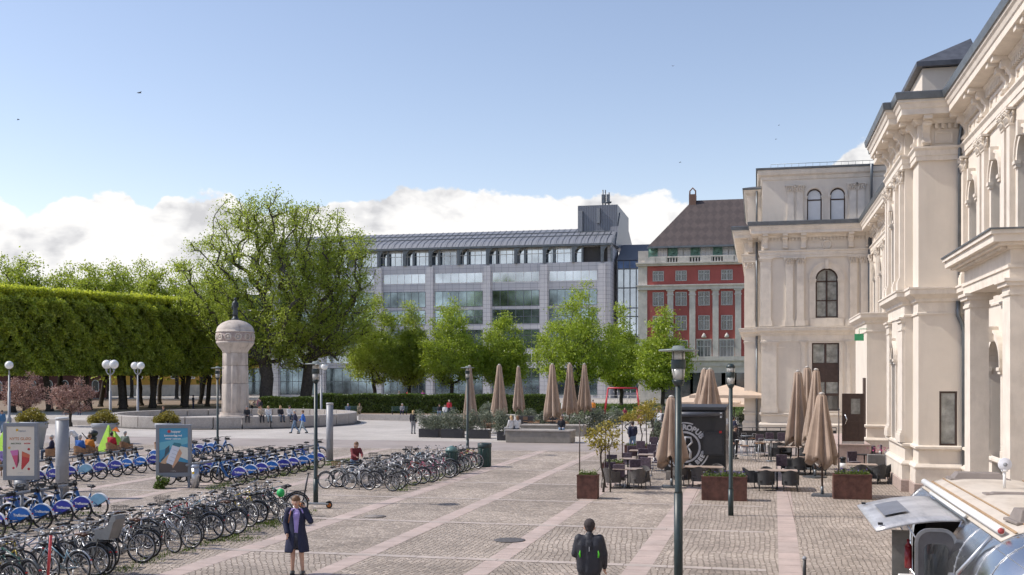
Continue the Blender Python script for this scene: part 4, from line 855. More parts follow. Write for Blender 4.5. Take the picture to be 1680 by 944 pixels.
# ---------------------------------------------------------------- trees
def tree(label, loc, height, trunk_h, lobes, ntips, leaf_n, leaf, spread, mat_=LIME, bark=BARK, r0=.35, seed=1, cat='tree', group=None, name='tree', lean=(0, 0), sparse_top=0.0, stems=None, kids=True):
    """lobes: (cx, cy, cz, rx, ry, rz) ellipsoids relative to the base that make up the crown"""
    rg = np.random.default_rng(seed); root = empty(name, loc, 0, label, cat, group)
    tips = []
    vol = np.array([l[3] * l[4] * l[5] for l in lobes]); vol = vol / vol.sum()
    for l, f in zip(lobes, vol):
        k = max(3, int(ntips * f)); dv = rg.normal(size=(k, 3)); dv /= np.linalg.norm(dv, axis=1, keepdims=True)
        rr = rg.uniform(.15, 1, size=(k, 1)) ** (1 / 2.2); tips.append(np.array(l[:3]) + dv * rr * np.array(l[3:]))
    tips = np.concatenate(tips)
    nodes = []; par = []; rad = []
    starts = stems or [(0, 0)]
    for sx, sy in starts:
        prev = -1
        for k in range(4):
            t = k / 3; nodes.append(np.array([sx + lean[0] * t + rg.normal() * .04 * k, sy + lean[1] * t, trunk_h * t])); par.append(prev); prev = len(nodes) - 1
    ntr = len(nodes); base = np.array([lean[0], lean[1], trunk_h * .8])
    order = np.argsort(np.linalg.norm(tips - base, axis=1)); ch = {}
    N = np.array(nodes)
    for ti in order:
        p = tips[ti]; dd = np.linalg.norm(N - p, axis=1); up = p[2] - N[:, 2]
        cost = dd + 0.9 * np.maximum(0, -up) + 0.42 * np.linalg.norm(N - base, axis=1)
        cost[[i for i in range(ntr) if i % 4 != 3]] += 2 + height * .05
        j = int(np.argmin(cost)); a = N[j]; mid = a * .5 + p * .5 + rg.normal(size=3) * dd[j] * .05 + np.array([0, 0, dd[j] * .05])
        nodes.append(mid); par.append(j); nodes.append(p); par.append(len(nodes) - 2); N = np.array(nodes)
    cnt = np.zeros(len(nodes)); isleaf = np.ones(len(nodes), bool)
    for i in range(len(nodes) - 1, -1, -1):
        if par[i] >= 0: isleaf[par[i]] = False
    for i in range(len(nodes) - 1, -1, -1):
        if cnt[i] == 0: cnt[i] = 1
        if par[i] >= 0: cnt[par[i]] += cnt[i]
    rmax = r0; tot = max(cnt[:ntr]); rads = np.maximum(.018 * height / 15, r0 * (cnt / tot) ** .5)
    trk = MB(); brn = MB()
    for i in range(len(nodes)):
        if par[i] < 0:
            nx = N[i + 1] if i + 1 < len(N) else N[i] + [0, 0, 1]
            trk.tube([N[i] - [0, 0, .1], N[i] + [0, 0, .35]], [rads[i] * 1.5, rads[i] * 1.05], 9); continue
        a, b = N[par[i]], N[i]; big = i < ntr
        ra, rb = rads[par[i]] if not (par[i] < ntr and i >= ntr) else min(rads[par[i]], rads[i] * 1.4), rads[i]
        (trk if big else brn).tube([a, (a + b) / 2 + rg.normal(size=3) * np.linalg.norm(b - a) * .015, b], [ra, (ra + rb) / 2, rb], 9 if big else (6 if rb > .06 else 4), cap=False); (brn.sphere(b, rb * .97, 7, 5) if rb > .1 else None)
    trk.build('trunk', bark, root, fix=False); brn.build('branches', bark, root, fix=False)
    # leaves sit round the outer twigs
    tip_idx = [i for i in range(len(nodes)) if i >= ntr]; w = np.array([1.0 if isleaf[i] else .45 for i in tip_idx])
    if sparse_top: 
        zz = np.array([N[i][2] for i in tip_idx]); w *= 1 - sparse_top * np.clip((zz - height * .45) / (height * .5), 0, 1)
    w *= rg.uniform(.3, 1.6, size=len(w)); w /= w.sum()
    ch = rg.choice(len(tip_idx), size=leaf_n, p=w); c = np.array([N[tip_idx[k]] for k in ch]); pr = np.array([N[par[tip_idx[k]]] for k in ch])
    tt = rg.uniform(0, .7, size=(leaf_n, 1)); c = c * (1 - tt) + pr * tt
    off = rg.normal(size=(leaf_n, 3)) * spread * np.array([1, 1, .65]); c = c + off
    c = c[c[:, 2] > trunk_h * .55]
    cl = rg.uniform(-.22, .22, size=len(tip_idx)); var = np.clip(rg.beta(2, 2, size=len(c)) + 0 * c[:, 0], 0, 1)
    global nrg; nrg = rg
    leaves('crown', c, leaf, mat_, root, var=var); return root

def row_tree(px, z, top, w, label, seed, hgt=None, g='trees in a row in front of the office block', m_=LIME):
    loc = atD(px, z); h = HC + (HOR - top) / FPX * z; r = w / FPX * z / 2
    r *= 1.22; lob = [(0, 0, h * .36, r * .95, r, h * .17), (0, 0, h * .52, r * .86, r * .86, h * .18), (0, 0, h * .70, r * .60, r * .6, h * .17), (0, 0, h * .88, r * .30, r * .30, h * .13), (r * .45, 0, h * .45, r * .5, r * .5, h * .16), (-r * .45, r * .2, h * .42, r * .5, r * .5, h * .16)]
    return tree(label, loc, h, h * .20, lob, 300, 27000, .27, .50, m_, r0=.26, seed=seed, group=g)
row_tree(616, 150, 474, 92, 'spring green tree in the row, leftmost and thinnest crown beside the big park trees', 11, m_=LIME2)
row_tree(672, 152, 488, 62, 'narrow spring green tree second from the left in the row', 12, m_=LIME2)
row_tree(741, 148, 482, 96, 'dense round headed tree third from the left in front of the office', 13)
row_tree(824, 150, 503, 82, 'dense shorter tree fourth in the row, above the taupe parasols', 14)
row_tree(945, 140, 456, 132, 'tallest and broadest tree in the row, pointed top, before the office right end', 15, m_=LIME)
row_tree(1019, 150, 502, 66, 'slim tree between the broadest tree and the red townhouse', 16)
row_tree(1087, 135, 500, 84, 'leafy tree in front of the red townhouse left side', 17)
# two great park trees
lob = [(-6, 0, 13.5, 6.2, 5, 5), (-2.5, 0, 22, 5.5, 5, 6), (2.5, 0, 14, 5.5, 5, 7.5), (-10, 0, 17, 4.2, 4, 2.6), (1.0, 0, 24, 4.5, 4, 4.6), (-4, 0, 8.5, 5, 4, 3.5), (2, 0, 7.5, 3, 3, 3), (-7.5, 0, 20.5, 3.5, 3.5, 3)]
tree('great old park tree with wide sparse crown leaning left behind the stone column', atD(437, 140), 29, 6.0, lob, 760, 56000, .25, .62, LIME2, BARKL, r0=.85, seed=21, group='two great park trees', sparse_top=.45)
lob = [(1.5, 0, 14, 5, 5, 8), (1.0, 0, 22.5, 4.8, 4.5, 5.4), (6.0, 0, 18, 3.8, 4, 5.4), (4.5, 0, 10, 4.8, 4, 4.0), (-1, 0, 8.5, 4, 4, 3.5), (7.3, 0, 21, 2.6, 2.5, 2.4), (8.2, 0, 12.5, 2.6, 2.5, 3)]
tree('great old park tree on the right of the pair, tall forked trunk', atD(500, 143), 29, 6.5, lob, 680, 50000, .25, .62, LIME2, BARKL, r0=.78, seed=22, group='two great park trees', sparse_top=.4, lean=(.8, 0))
# clipped limes: box shaped crowns in three ranks
A0, B0 = atD(-45, 117), atD(352, 143)
Lh = (B0 - A0).length; dh = (B0 - A0).normalized(); nh = Vector((-dh.y, dh.x, 0))
def clipped(w, dpt, z0, z1, seed, n, front):
    rg = np.random.default_rng(seed); pts = []; var = []
    k = 0
    def f3(p, s): return np.sin(p[:, 0] * s * 1.3 + seed) * np.sin(p[:, 1] * s + 1.7 * seed) * np.sin(p[:, 2] * s * 1.1 + .3 * seed)
    m_ = n * 2; u = rg.uniform(-.5, .5, m_) * w * 1.04; h = rg.uniform(0, 1, m_)
    dd = np.abs(rg.normal(size=m_)) ** 1.2 * (.75 if front else 1.3); z = z0 + (z1 - z0) * h; 
    rnd = np.clip((h - .86) / .14, 0, 1) ** 1.5 * 3.2; y = -dpt / 2 + dd + rnd + .5 * np.sin(u * 1.1 + z * .9 + seed) * .7
    y += .35 * np.sin(z * 2.1 + u * 2.3)
    P_ = np.stack([u, y, z + rg.normal(size=m_) * .12], 1)
    keep = (rg.uniform(size=m_) < .36 + .9 * f3(P_, 1.5) + .7 * f3(P_, 3.3)) & (z > z0 + (1 + np.sin(u * 1.7 + seed)) * .7 * rg.uniform(0, 1, m_))
    P_ = P_[keep]
    # top sheet
    mt = int(n * .55); P2 = np.stack([rg.uniform(-.5, .5, mt) * w * 1.02, rg.uniform(-.5, .5, mt) * dpt, z1 + rg.normal(size=mt) * .22 + .12 * np.sin(np.arange(mt))], 1); P2[:, 1] += 1.0
    Pb = np.stack([rg.uniform(-.5, .5, n // 3) * w, rg.uniform(-.5, .5, n // 3) * dpt, z0 + np.abs(rg.normal(size=n // 3)) * 1.6], 1)
    Pm = np.stack([rg.uniform(-.5, .5, n // 3) * w, rg.uniform(-.3, .5, n // 3) * dpt, rg.uniform(z0, z1, n // 3)], 1)
    allp = np.concatenate([P_, P2, Pb, Pm]); v = rg.beta(2, 2, size=len(allp)) * .8; v[:len(P_)] = np.clip(v[:len(P_)] + .35 * np.clip((P_[:, 2] - z1 + 1.7) / 1.2, 0, 1), 0, 1)  # sunlight on the rim painted in as paler leaves, top sheet below too
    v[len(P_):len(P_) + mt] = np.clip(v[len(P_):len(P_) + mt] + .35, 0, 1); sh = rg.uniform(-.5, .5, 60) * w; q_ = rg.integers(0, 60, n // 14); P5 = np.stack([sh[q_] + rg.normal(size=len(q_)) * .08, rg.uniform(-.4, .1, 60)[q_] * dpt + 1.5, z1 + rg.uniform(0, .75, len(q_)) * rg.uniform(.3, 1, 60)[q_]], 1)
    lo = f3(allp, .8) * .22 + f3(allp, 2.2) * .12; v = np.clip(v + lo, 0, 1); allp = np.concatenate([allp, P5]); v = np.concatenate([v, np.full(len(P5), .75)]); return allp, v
nT = 7; wT = Lh / nT
ords = ['first', 'second', 'third', 'fourth', 'fifth', 'sixth', 'seventh', 'eighth', 'ninth', 'tenth', 'eleventh', 'twelfth']
for rank in range(2):
    for i in range(nT):
        c = A0 + dh * (i + .5) * wT + nh * (3.2 + rank * 7.0)
        base = rng.uniform(-.8, .8)
        rk = ['front', 'back'][rank]
        z1 = 13.9 - i * .02
        root = empty('clipped_lime_tree', c, math.atan2(dh.y, dh.x), f'tall box clipped lime tree, {ords[i]} from the left of the {rk} rank', 'tree', 'clipped lime trees forming a high green wall')
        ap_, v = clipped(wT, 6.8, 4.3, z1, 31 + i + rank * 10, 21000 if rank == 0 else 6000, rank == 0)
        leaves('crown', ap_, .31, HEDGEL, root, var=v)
        m = MB(); r = rng.uniform(.32, .5); ln = rng.uniform(-.7, .7)
        m.tube([(base, 0, -.05), (base, 0, .4), (base + ln * .4, 0, 2.5), (base + ln, 0, 5.2)], [r * 1.4, r, r * .85, r * .8], 9)
        m.tube([(base + ln, 0, 5), (base + ln + 1, 0, 8), (base + ln + 1.2, .5, 12)], [r * .6, r * .4, .08], 6); m.tube([(base + ln, 0, 5), (base + ln - 1.2, 0, 8), (base + ln - 1.3, .5, 12.5)], [r * .6, r * .35, .08], 6)
        m.tube([(base + ln, 0, 5), (base + ln + .1, .3, 9), (base + ln, .5, 12.8)], [r * .6, r * .4, .08], 6)
        m.build('trunk', BARK, root, fix=False)
# extra lone trunks, a third rank at the back
for i, (px, z) in enumerate([(165, 146), (197, 152), (232, 150), (262, 158), (300, 150), (328, 160), (340, 148), (378, 156), (392, 150)]):
    c = atD(px, z); lob = [(0, 0, 9, 3.4, 3.4, 4.4)]
    tree(f'lime tree of the loose back rank, {ords[i]} from the left under the green wall', c, 13, 3.8, lob, 60, 3600, .42, .8, HEDGEL, r0=.3, seed=60 + i, group='lime trees behind the clipped wall', lean=(rng.uniform(-1, 1), 0))
# taller trees far behind the clipped wall
for i, (px, top, w) in enumerate([(-12, 418, 95), (35, 404, 75), (100, 428, 62), (140, 420, 60), (178, 418, 60), (216, 416, 62), (252, 426, 60), (290, 440, 62), (330, 446, 64), (365, 450, 60)]):
    z = 185 + (i % 3) * 8; h = HC + (HOR - top) / FPX * z; r = w / FPX * z / 2
    lob = [(0, 0, h * .62, r, r, h * .22), (r * .3, 0, h * .82, r * .7, r * .7, h * .17), (-r * .4, 0, h * .72, r * .7, r * .7, h * .2)]
    tree(f'tall thin leaved tree rising behind the clipped limes, {ords[i]} from the left', atD(px, z), h, h * .3, lob, 170, 9500, .40, .66, LIME2, r0=.32, seed=80 + i, group='tall trees behind the clipped limes', sparse_top=.5)
# copper leaved shrubs
for px, by, w, top, sd, lb in ((38, 692, 74, 607, 5, 'copper red leaved small tree beside the left globe lamp'), (116, 700, 78, 617, 6, 'copper red leaved small tree behind the grey pillar')):
    c = P(px, by); z = FPX * HC / (by - HOR); h = HC + (HOR - top) / FPX * z; r = w / FPX * z / 2
    tree(lb, c, h, h * .28, [(0, 0, h * .55, r, r, h * .3), (r * .4, 0, h * .8, r * .35, r * .35, h * .2), (-r * .6, 0, h * .6, r * .4, r * .4, h * .15)], 120, 5200, .15, .2, REDL, r0=.12, seed=sd, group='copper leaved small trees')
# low hedge along the park
def hedge(a, b, h, w, n, label, name='low_hedge', leaf=.17, m_=DARKL):
    L = (b - a).length; root = empty(name, a, math.atan2((b - a).y, (b - a).x), label, 'hedge'); rg = np.random.default_rng(int(L * 10)); u = rg.uniform(0, L, n)
    face = rg.uniform(size=n); y = np.where(face < .5, -w / 2 + np.abs(rg.normal(size=n)) * .12, rg.uniform(-w / 2, w / 2, n)); z = np.where(face < .5, rg.uniform(0, h, n), h + rg.normal(size=n) * .06)
    z = z + .07 * np.sin(u * 1.3) * (z > h * .8)
    leaves('foliage', np.stack([u, y, z], 1), leaf, m_, root); MB().box(0, L, -w / 2 + .12, w / 2 - .12, 0, h - .12).build('branches', mat('hedge_core', (.022, .03, .012), 1), root); return root
hedge(atD(522, 124), atD(912, 119), 2.0, 1.8, 36000, 'long dark green clipped hedge behind the benches', leaf=.2)
hedge(atD(432, 128), atD(519, 125), 1.6, 1.6, 9000, 'short clipped hedge beside the great park tree trunks', leaf=.2)
def grass(name, pts, h, m_, lab=None, width=.3):
    pts = np.asarray(pts, dtype=np.float32); n = len(pts); a = nrg.uniform(0, 2 * math.pi, n); s = h * nrg.uniform(.4, 1.3, n); lean = nrg.normal(size=(n, 2)) * .35
    v = np.empty((n, 3, 3), dtype=np.float32); dx = np.cos(a) * s * width * .5; dy = np.sin(a) * s * width * .5
    v[:, 0] = pts + np.stack([dx, dy, 0 * s], 1); v[:, 1] = pts - np.stack([dx, dy, 0 * s], 1); v[:, 2] = pts + np.stack([lean[:, 0] * s, lean[:, 1] * s, s], 1)
    me = bpy.data.meshes.new(name); me.vertices.add(n * 3); me.vertices.foreach_set('co', v.ravel()); me.loops.add(n * 3); me.loops.foreach_set('vertex_index', np.arange(n * 3, dtype=np.int32))
    me.polygons.add(n); me.polygons.foreach_set('loop_start', np.arange(0, n * 3, 3, dtype=np.int32)); at = me.attributes.new('var', 'FLOAT', 'POINT'); at.data.foreach_set('value', np.repeat(nrg.beta(2, 2, size=n).astype(np.float32), 3))
    me.materials.append(m_); me.update(calc_edges=True); o = bpy.data.objects.new(name, me); col.objects.link(o); return tag(o, lab, 'grass', kind='stuff')
# lawn blades on the far grass
n = 14000; gx = nrg.uniform(-32, 3, n); gy = nrg.uniform(119, 158, n); grass('lawn_grass', np.stack([gx, gy, 0 * gx], 1), .22, GRASSL, 'bright green lawn behind the red swing frame', .5)
# weeds between the cobbles under the parked bicycles
def weeds(spots, n_each, lab):
    pts = []
    for (x, y, rx_, ry_) in spots:
        k = int(n_each * rx_ * ry_ * 4); pts.append(np.stack([nrg.normal(size=k) * rx_ * .5 + x, nrg.normal(size=k) * ry_ * .5 + y, np.zeros(k)], 1))
    return grass('weeds', np.concatenate(pts), .07, GRASSL, lab, .35)
sp = []
for y in np.arange(19, 33, .9): sp.append((-14.35 + rng.uniform(-.2, .2) + .015 * y, y + rng.uniform(-.3, .3), .35, .5)); 
for y in np.arange(39, 51, .9): sp.append((-13.3 + rng.uniform(-.3, .3), y, .4, .55))
for y in np.arange(25, 31, .9): sp.append((-20.6 + rng.uniform(-.2, .2), y, .35, .4))
for y in np.arange(38, 53, .9): sp.append((-20.4 + rng.uniform(-.3, .3), y, .5, .5))
c_ = P(545, 758); sp.append((c_.x, c_.y, .9, .5)); c_ = P(400, 885); sp += [(c_.x, c_.y, .5, .5)]; c_ = P(445, 860); sp += [(c_.x - .2, c_.y, .5, .7)]
weeds(sp, 170, 'thin green weeds growing between the cobbles under the bicycles')
def bush(name, label, c, rx_, ry_, rz_, n, leaf, m_, cat='shrub', group=None, up=.5, parent=None):
    rg = np.random.default_rng(int(abs(c[0] * 77 + c[1] * 13)) % 9999); root = empty(name, c, 0, label, cat, group) if parent is None else parent
    k = 14; cc = rg.normal(size=(k, 3)); cc /= np.linalg.norm(cc, axis=1, keepdims=True); cc = cc * rg.uniform(.3, .8, size=(k, 1)) * np.array([rx_, ry_, rz_]) + np.array([0, 0, rz_ * up * 2 * .55])
    p = cc[rg.integers(0, k, n)]; dv = rg.normal(size=(n, 3)); dv /= np.linalg.norm(dv, axis=1, keepdims=True); p = p + dv * rg.uniform(.5, 1, size=(n, 1)) * np.array([rx_, ry_, rz_]) * .42; p[:, 2] = np.abs(p[:, 2]) + .01
    leaves('foliage', p, leaf, m_, root)
    m = MB()
    for i in range(7): m.tube([(0, 0, 0), tuple(cc[i] * .6), tuple(cc[i])], [.02 * rx_ / .5, .014, .008], 4)
    m.build('stems', BARK, root, fix=False); return root
# ---------------------------------------------------------------- stone column with its round basin wall
CC = atD(386, 96.5)
m = MB(); n = 72; ri, ro = 9.9, 10.75
def stonering(m, a0, a1, k, z0, z1, ri, ro, gap=.004):
    for i in range(k):
        b0 = a0 + (a1 - a0) * i / k + gap; b1 = a0 + (a1 - a0) * (i + 1) / k - gap; q = 4
        vs = []
        for j in range(q + 1):
            b = b0 + (b1 - b0) * j / q
            for r, z in ((ri, z0), (ro, z0), (ro, z1 - .04), (ro - .04, z1), (ri, z1)): vs.append((CC.x + r * math.cos(b), CC.y + r * math.sin(b), z))
        fs = [(j * 5 + t, j * 5 + (t + 1) % 5, (j + 1) * 5 + (t + 1) % 5, (j + 1) * 5 + t) for j in range(q) for t in range(5)] + [(0, 1, 2, 3, 4), tuple(q * 5 + t for t in (4, 3, 2, 1, 0))]
        m.add(vs, fs)
stonering(m, 0, 2 * math.pi, 30, 0, .98, ri, ro)
BW = tag(m.build('round_stone_wall', GRANITE), 'low round wall of pale granite blocks circling the stone column, people sitting on it', 'wall')
m = MB(); stonering(m, 0, 2 * math.pi, 30, 0, .10, ro + .02, ro + .35); b = m.build('foot_kerb', mat('dark_kerb', (.12, .11, .10), .9), BW)
m = MB().lathe([(0, .0), (ri - .02, .0), (ri - .02, .35), (0, .35)], (CC.x, CC.y, 0), 48, smooth=False); tag(m.build('basin_floor', PAVE), kind='structure')
TW = empty('stone_column', CC, 0, 'tall pale stone column with a domed drum head of relief medallions and a bronze figure', 'monument')
SAND = mat('pink_sandstone', (.52, .455, .40), .8, amt=.10, scale=1.2, dirt_or_reflection=((.24, .19, .165), 2.2, .8, (1, 1, .22)), bump=.2)
def lobed(r, z, g, j): return (r * (1.03 - .15 * max(0, math.cos(8 * g)) ** .7), z)
m = MB().lathe([(1.55, .35), (1.55, .75), (1.35, .8), (1.35, 1.0)], (0, 0, 0), 32, smooth=False); m.build('base', SAND, TW)
for z0, z1, r in ((1.0, 3.55, 1.14), (3.57, 5.15, 1.10), (5.17, 6.28, 1.08)):
    MB().lathe([(r - .02, z0), (r, z0 + .04), (r - .012, z1 - .04), (r - .03, z1)], (0, 0, 0), 64, mod=lobed).build('shaft_drum', SAND, TW)
MB().lathe([(1.05, 6.28), (1.12, 6.34), (1.12, 6.42), (1.2, 6.55), (1.5, 6.9), (1.62, 7.12), (1.66, 7.15), (1.66, 7.3)], (0, 0, 0), 40).build('flared_capital', SAND, TW)
RELF = mat('carved_red_stone', (.42, .33, .295), .85, amt=.2, scale=9, bump=.6, bscale=14)
bd = MB().lathe([(1.62, 7.3), (1.64, 7.32), (1.64, 8.08), (1.62, 8.1)], (0, 0, 0), 48).build('relief_band', RELF, TW)
for k in range(12):
    a = 2 * math.pi * k / 12 + .1; M_ = Matrix.Rotation(a, 3, 'Z') @ Matrix.Rotation(R(90), 3, 'Y')
    m = MB().lathe([(.0, 0), (.2, 0), (.2, .05), (.3, .05), (.33, .0)], (1.64 * math.cos(a), 1.64 * math.sin(a), 7.7), 14, M=M_, cap=False); m.lathe([(0.0, .09), (.1, .07), (.14, 0)], (1.64 * math.cos(a), 1.64 * math.sin(a), 7.7), 8, M=M_, cap=False); m.build('medallion', SAND, bd)
MB().lathe([(1.67, 8.1), (1.70, 8.14), (1.68, 8.22)] + [(1.64 * math.cos(t), 8.22 + 1.02 * math.sin(t)) for t in [math.pi / 2 * k / 9 for k in range(9)]] + [(.0, 9.24)], (0, 0, 0), 40).build('dome', SAND, TW)
m = MB().lathe([(.34, 9.15), (.32, 9.35), (.24, 9.4), (.22, 9.55)], (0, 0, 0), 12)
m.lathe([(.22, 9.55), (.24, 9.8), (.19, 10.15), (.23, 10.45), (.27, 10.72), (.20, 10.86), (.08, 10.92), (.08, 10.98)], (0, 0, 0), 10)
m.sphere((0, 0, 11.1), .13); m.tube([(.24, 0, 10.75), (.31, -.05, 10.4), (.18, -.2, 10.25)], [.07, .06, .05], 6); m.tube([(-.24, 0, 10.75), (-.29, .0, 10.35), (-.24, -.12, 10.1)], [.07, .06, .05], 6)
m.build('bronze_figure', BRONZE, TW)

# ---------------------------------------------------------------- street lamps
WGLASS = mat('milky_glass', (.75, .75, .73), .25, amt=.04, scale=3); LGLASS = mat('lantern_glass', (.55, .54, .50), .15, amt=.1, scale=3)
def lantern_lamp(c, label, h=4.75, disc=True, step=.82, r=.068):
    L = empty('street_lamp', c, 0, label, 'street lamp', 'dark green lantern lamp posts on the square')
    MB().tube([(0, 0, 0), (0, 0, step)], r * 1.25, 12).tube([(0, 0, step), (0, 0, step + .04), (0, 0, h - .66)], [r * 1.25, r, r * .9], 12).build('pole', DGREEN, L)
    MB().lathe([(r * .9, h - .70), (.11, h - .62), (.12, h - .58), (.0, h - .58)], n=14).build('collar', DGREEN, L)
    MB().lathe([(.10, h - .58), (.125, h - .36), (0, h - .36)], n=16).lathe([(.12, h - .22), (.12, h - .06), (0, h - .06)], n=16).build('lantern_glass', LGLASS, L)
    MB().lathe([(.13, h - .37), (.135, h - .36), (.135, h - .215), (.13, h - .205), (0, h - .205)], n=18).build('lantern_band', DGREEN, L)
    m = MB()
    for k in range(4): a = math.pi / 4 + k * math.pi / 2; m.tube([(.13 * math.cos(a), .13 * math.sin(a), h - .6), (.13 * math.cos(a), .13 * math.sin(a), h - .05)], .008, 4)
    m.build('lantern_bars', DGREEN, L)
    if disc: MB().lathe([(0, h - .05), (.36, h - .05), (.37, h - .035), (.36, h - .02), (.12, h), (.1, h + .05), (0, h + .06)], n=28).build('lamp_shade', mat('pale_green_shade', (.20, .23, .22), .4), L)
    else: MB().lathe([(.14, h - .06), (.14, h - .02), (.08, h + .05), (0, h + .06)], n=14).build('lamp_shade', DGREEN, L)
    return L
lantern_lamp(atD(1113, 20), 'nearest dark green lantern lamp, pole running past the bottom of the picture', 4.87, True, 2.2, .066)
lantern_lamp(P(1199, 846), 'dark green lantern lamp without disc beside the corten planter and black trailer', 4.66, False)
lantern_lamp(P(518, 825), 'dark green lantern lamp with the scooter parked at its foot', 4.78)
lantern_lamp(P(767, 746), 'dark green lantern lamp beside the two litter bins', 4.78)
lantern_lamp(P(357, 740), 'dark green lantern lamp in front of the stone column', 4.78)
def globe_lamp(px, z, hc, r, label, two=True):
    c = atD(px, z); L = empty('globe_lamp', c, -R(20) if two else 0, label, 'street lamp', 'white globe lamps'); s = r * 1.15
    m = MB().lathe([(.2, 0), (.2, .5), (.12, .6), (.12, hc * .55), (.09, hc * .55), (.07, hc - r * 2.2)], n=10)
    m.tube([(0, 0, hc - r * 2.3), (0, 0, hc + (r if two else -r))], [.07, .03], 8); m.build('pole', GREYM, L)
    for x in ((-s, s) if two else (0,)):
        MB().sphere((x, 0, hc), r * .9, 16, 10).build('globe', WGLASS, L)
        if two: MB().tube([(0, 0, hc - r * 2.2), (x * .6, 0, hc - r * 1.9), (x, 0, hc - r * 1.5), (x, 0, hc - r * .85)], [.05, .05, .05, .12], 6).build('arm', GREYM, L)
globe_lamp(15, 96, 5.2, .40, 'single white globe lamp at the far left edge beside the copper tree', False)
globe_lamp(181, 95, 5.25, .44, 'larger twin white globe lamp above the middle planter bowl')
globe_lamp(226, 110, 5.25, .42, 'twin white globe lamp between the trunks, right of the larger one')
globe_lamp(527, 118, 5.2, .42, 'twin white globe lamp just behind the lantern by the big trees')
# ---------------------------------------------------------------- pillars, advertising cases, bollard, bins
def pillar(c, h, r, label):
    o = empty('round_pillar', c, 0, label, 'pillar', 'plain grey cylindrical pillars'); MB().tube([(0, 0, 0), (0, 0, h - .08)], r, 28).build('shaft', GREYM, o)
    MB().lathe([(r + .006, h - .09), (r + .006, h - .01), (r - .03, h), (0, h)], n=28).build('top_cap', mat('pillar_cap', (.5, .5, .5), .4), o); MB().lathe([(r + .03, 0), (r + .03, .05), (r, .07)], n=28).build('foot_ring', ZINC, o)
    m = MB(); m.obox((0, -r - .001, .9), (.14, .01, .5)); m.build('hatch', mat('hatch_grey', (.23, .24, .26), .4), o)
pillar(P(102, 817), 2.86, .225, 'plain grey cylindrical pillar standing left beside the near blue bikes'); pillar(P(541, 757), 2.95, .175, 'slimmer grey cylindrical pillar at the far end of the blue bikes')
FRAME = mat('grey_case_frame', (.22, .24, .27), .4, amt=.05)
def adcase(c, rz, w, h, z0, label, dpt=.22, legs=True, block=False):
    o = empty('advertising_case', c, rz, label, 'advertising sign'); fnp = lambda a, b, d: (a, -d, b)
    m = MB(); m.prism(rect(-w / 2, w / 2, z0, z0 + h), fnp, -dpt / 2, dpt / 2, [rect(-w / 2 + .13, w / 2 - .13, z0 + .16, z0 + h - .14)]); fr_ = m.build('frame', FRAME, o, bevel=.015)
    MB().box(-w / 2 + .13, w / 2 - .13, -dpt / 2 + .03, dpt / 2 - .03, z0 + .16, z0 + h - .14).build('backing', FRAME, o)
    if legs:
        for s in (-1, 1): MB().box(s * (w / 2 - .1) - .045, s * (w / 2 - .1) + .045, -.05, .05, 0, z0 + .002).build('leg', FRAME, o)
    else: MB().tube([(0, 0, 0), (0, 0, z0 + .002)], .26, 16).build('leg', GREYM, o)
    MB().box(-w / 2 + .14, w / 2 - .14, -dpt / 2 + .012, -dpt / 2 + .022, z0 + .17, z0 + h - .15)
    return o, fnp, (-w / 2 + .13, w / 2 - .13, z0 + .16, z0 + h - .14), dpt / 2 - .03
def flat(fnp, poly, d, t=.003): return MB().prism(poly, fnp, d, d + t)
def C(n_, c): return mat(n_, c, .45, amt=.03, scale=5)
# the ice cream poster
o, fp_, (a0, a1, b0, b1), d = adcase(P(35, 806), R(16), 1.28, 2.15, .42, 'grey advertising case with cream poster of two pink ice cream cones', legs=False)
W_, H_ = a1 - a0, b1 - b0
U = lambda x, y: (a0 + x * W_, b0 + y * H_)
ps = flat(fp_, [U(0, 0), U(1, 0), U(1, 1), U(0, 1)], d + .001, .004).build('poster', C('poster_cream', (.72, .66, .56)), o)
flat(fp_, [U(.13, .51), U(.42, .53), U(.38, .18), U(.36, .16)], d + .006).build('cone', C('poster_pink', (.60, .09, .18)), ps)
flat(fp_, [U(.13, .51), U(.42, .53), U(.41, .42), U(.2, .41)], d + .010).build('cone', C('poster_magenta', (.60, .18, .42)), ps)
flat(fp_, [U(.56, .50), U(.84, .43), U(.82, .30), U(.56, .12), U(.53, .14)], d + .006).build('cone', C('poster_red', (.52, .05, .05)), ps)
flat(fp_, [U(.56, .50), U(.84, .43), U(.83, .36), U(.55, .40)], d + .010).build('cone', C('poster_orange', (.62, .15, .08)), ps)
flat(fp_, [U(.42, .53), U(.44, .5), U(.46, .3), U(.38, .17)], d + .008).build('cone', C('poster_plum', (.15, .05, .06)), ps)
m = MB(); K = C('poster_lettering', (.55, .25, .12)); put_text(m, 'NYTS GLØD', .145, lambda a, b: fp_(a0 + .5 * W_ + a, b0 + .75 * H_ + b, d + .008), .004); m.build('lettering', K, ps)
m = MB(); put_text(m, 'SMELTENDE', .07, lambda a, b: fp_(a0 + .34 * W_ + a, b0 + .655 * H_ + b, d + .008), .003); m.build('lettering', C('poster_green', (.12, .16, .09)), ps)
m = MB(); put_text(m, 'ISKREM', .07, lambda a, b: fp_(a0 + .74 * W_ + a, b0 + .655 * H_ + b, d + .008), .003); m.build('lettering', C('poster_red', (.52, .05, .05)), ps)
m = MB(); put_text(m, 'Diplom', .09, lambda a, b: fp_(a0 + .56 * W_ + a, b0 + .91 * H_ + b, d + .008), .002); m.build('lettering', C('poster_slate', (.2, .23, .28)), ps)
m = MB(); put_text(m, 'WWW.IS.NO', .035, lambda a, b: fp_(a0 + .5 * W_ + a, b0 + .06 * H_ + b, d + .008)); m.build('lettering', C('poster_slate', (.2, .23, .28)), ps)
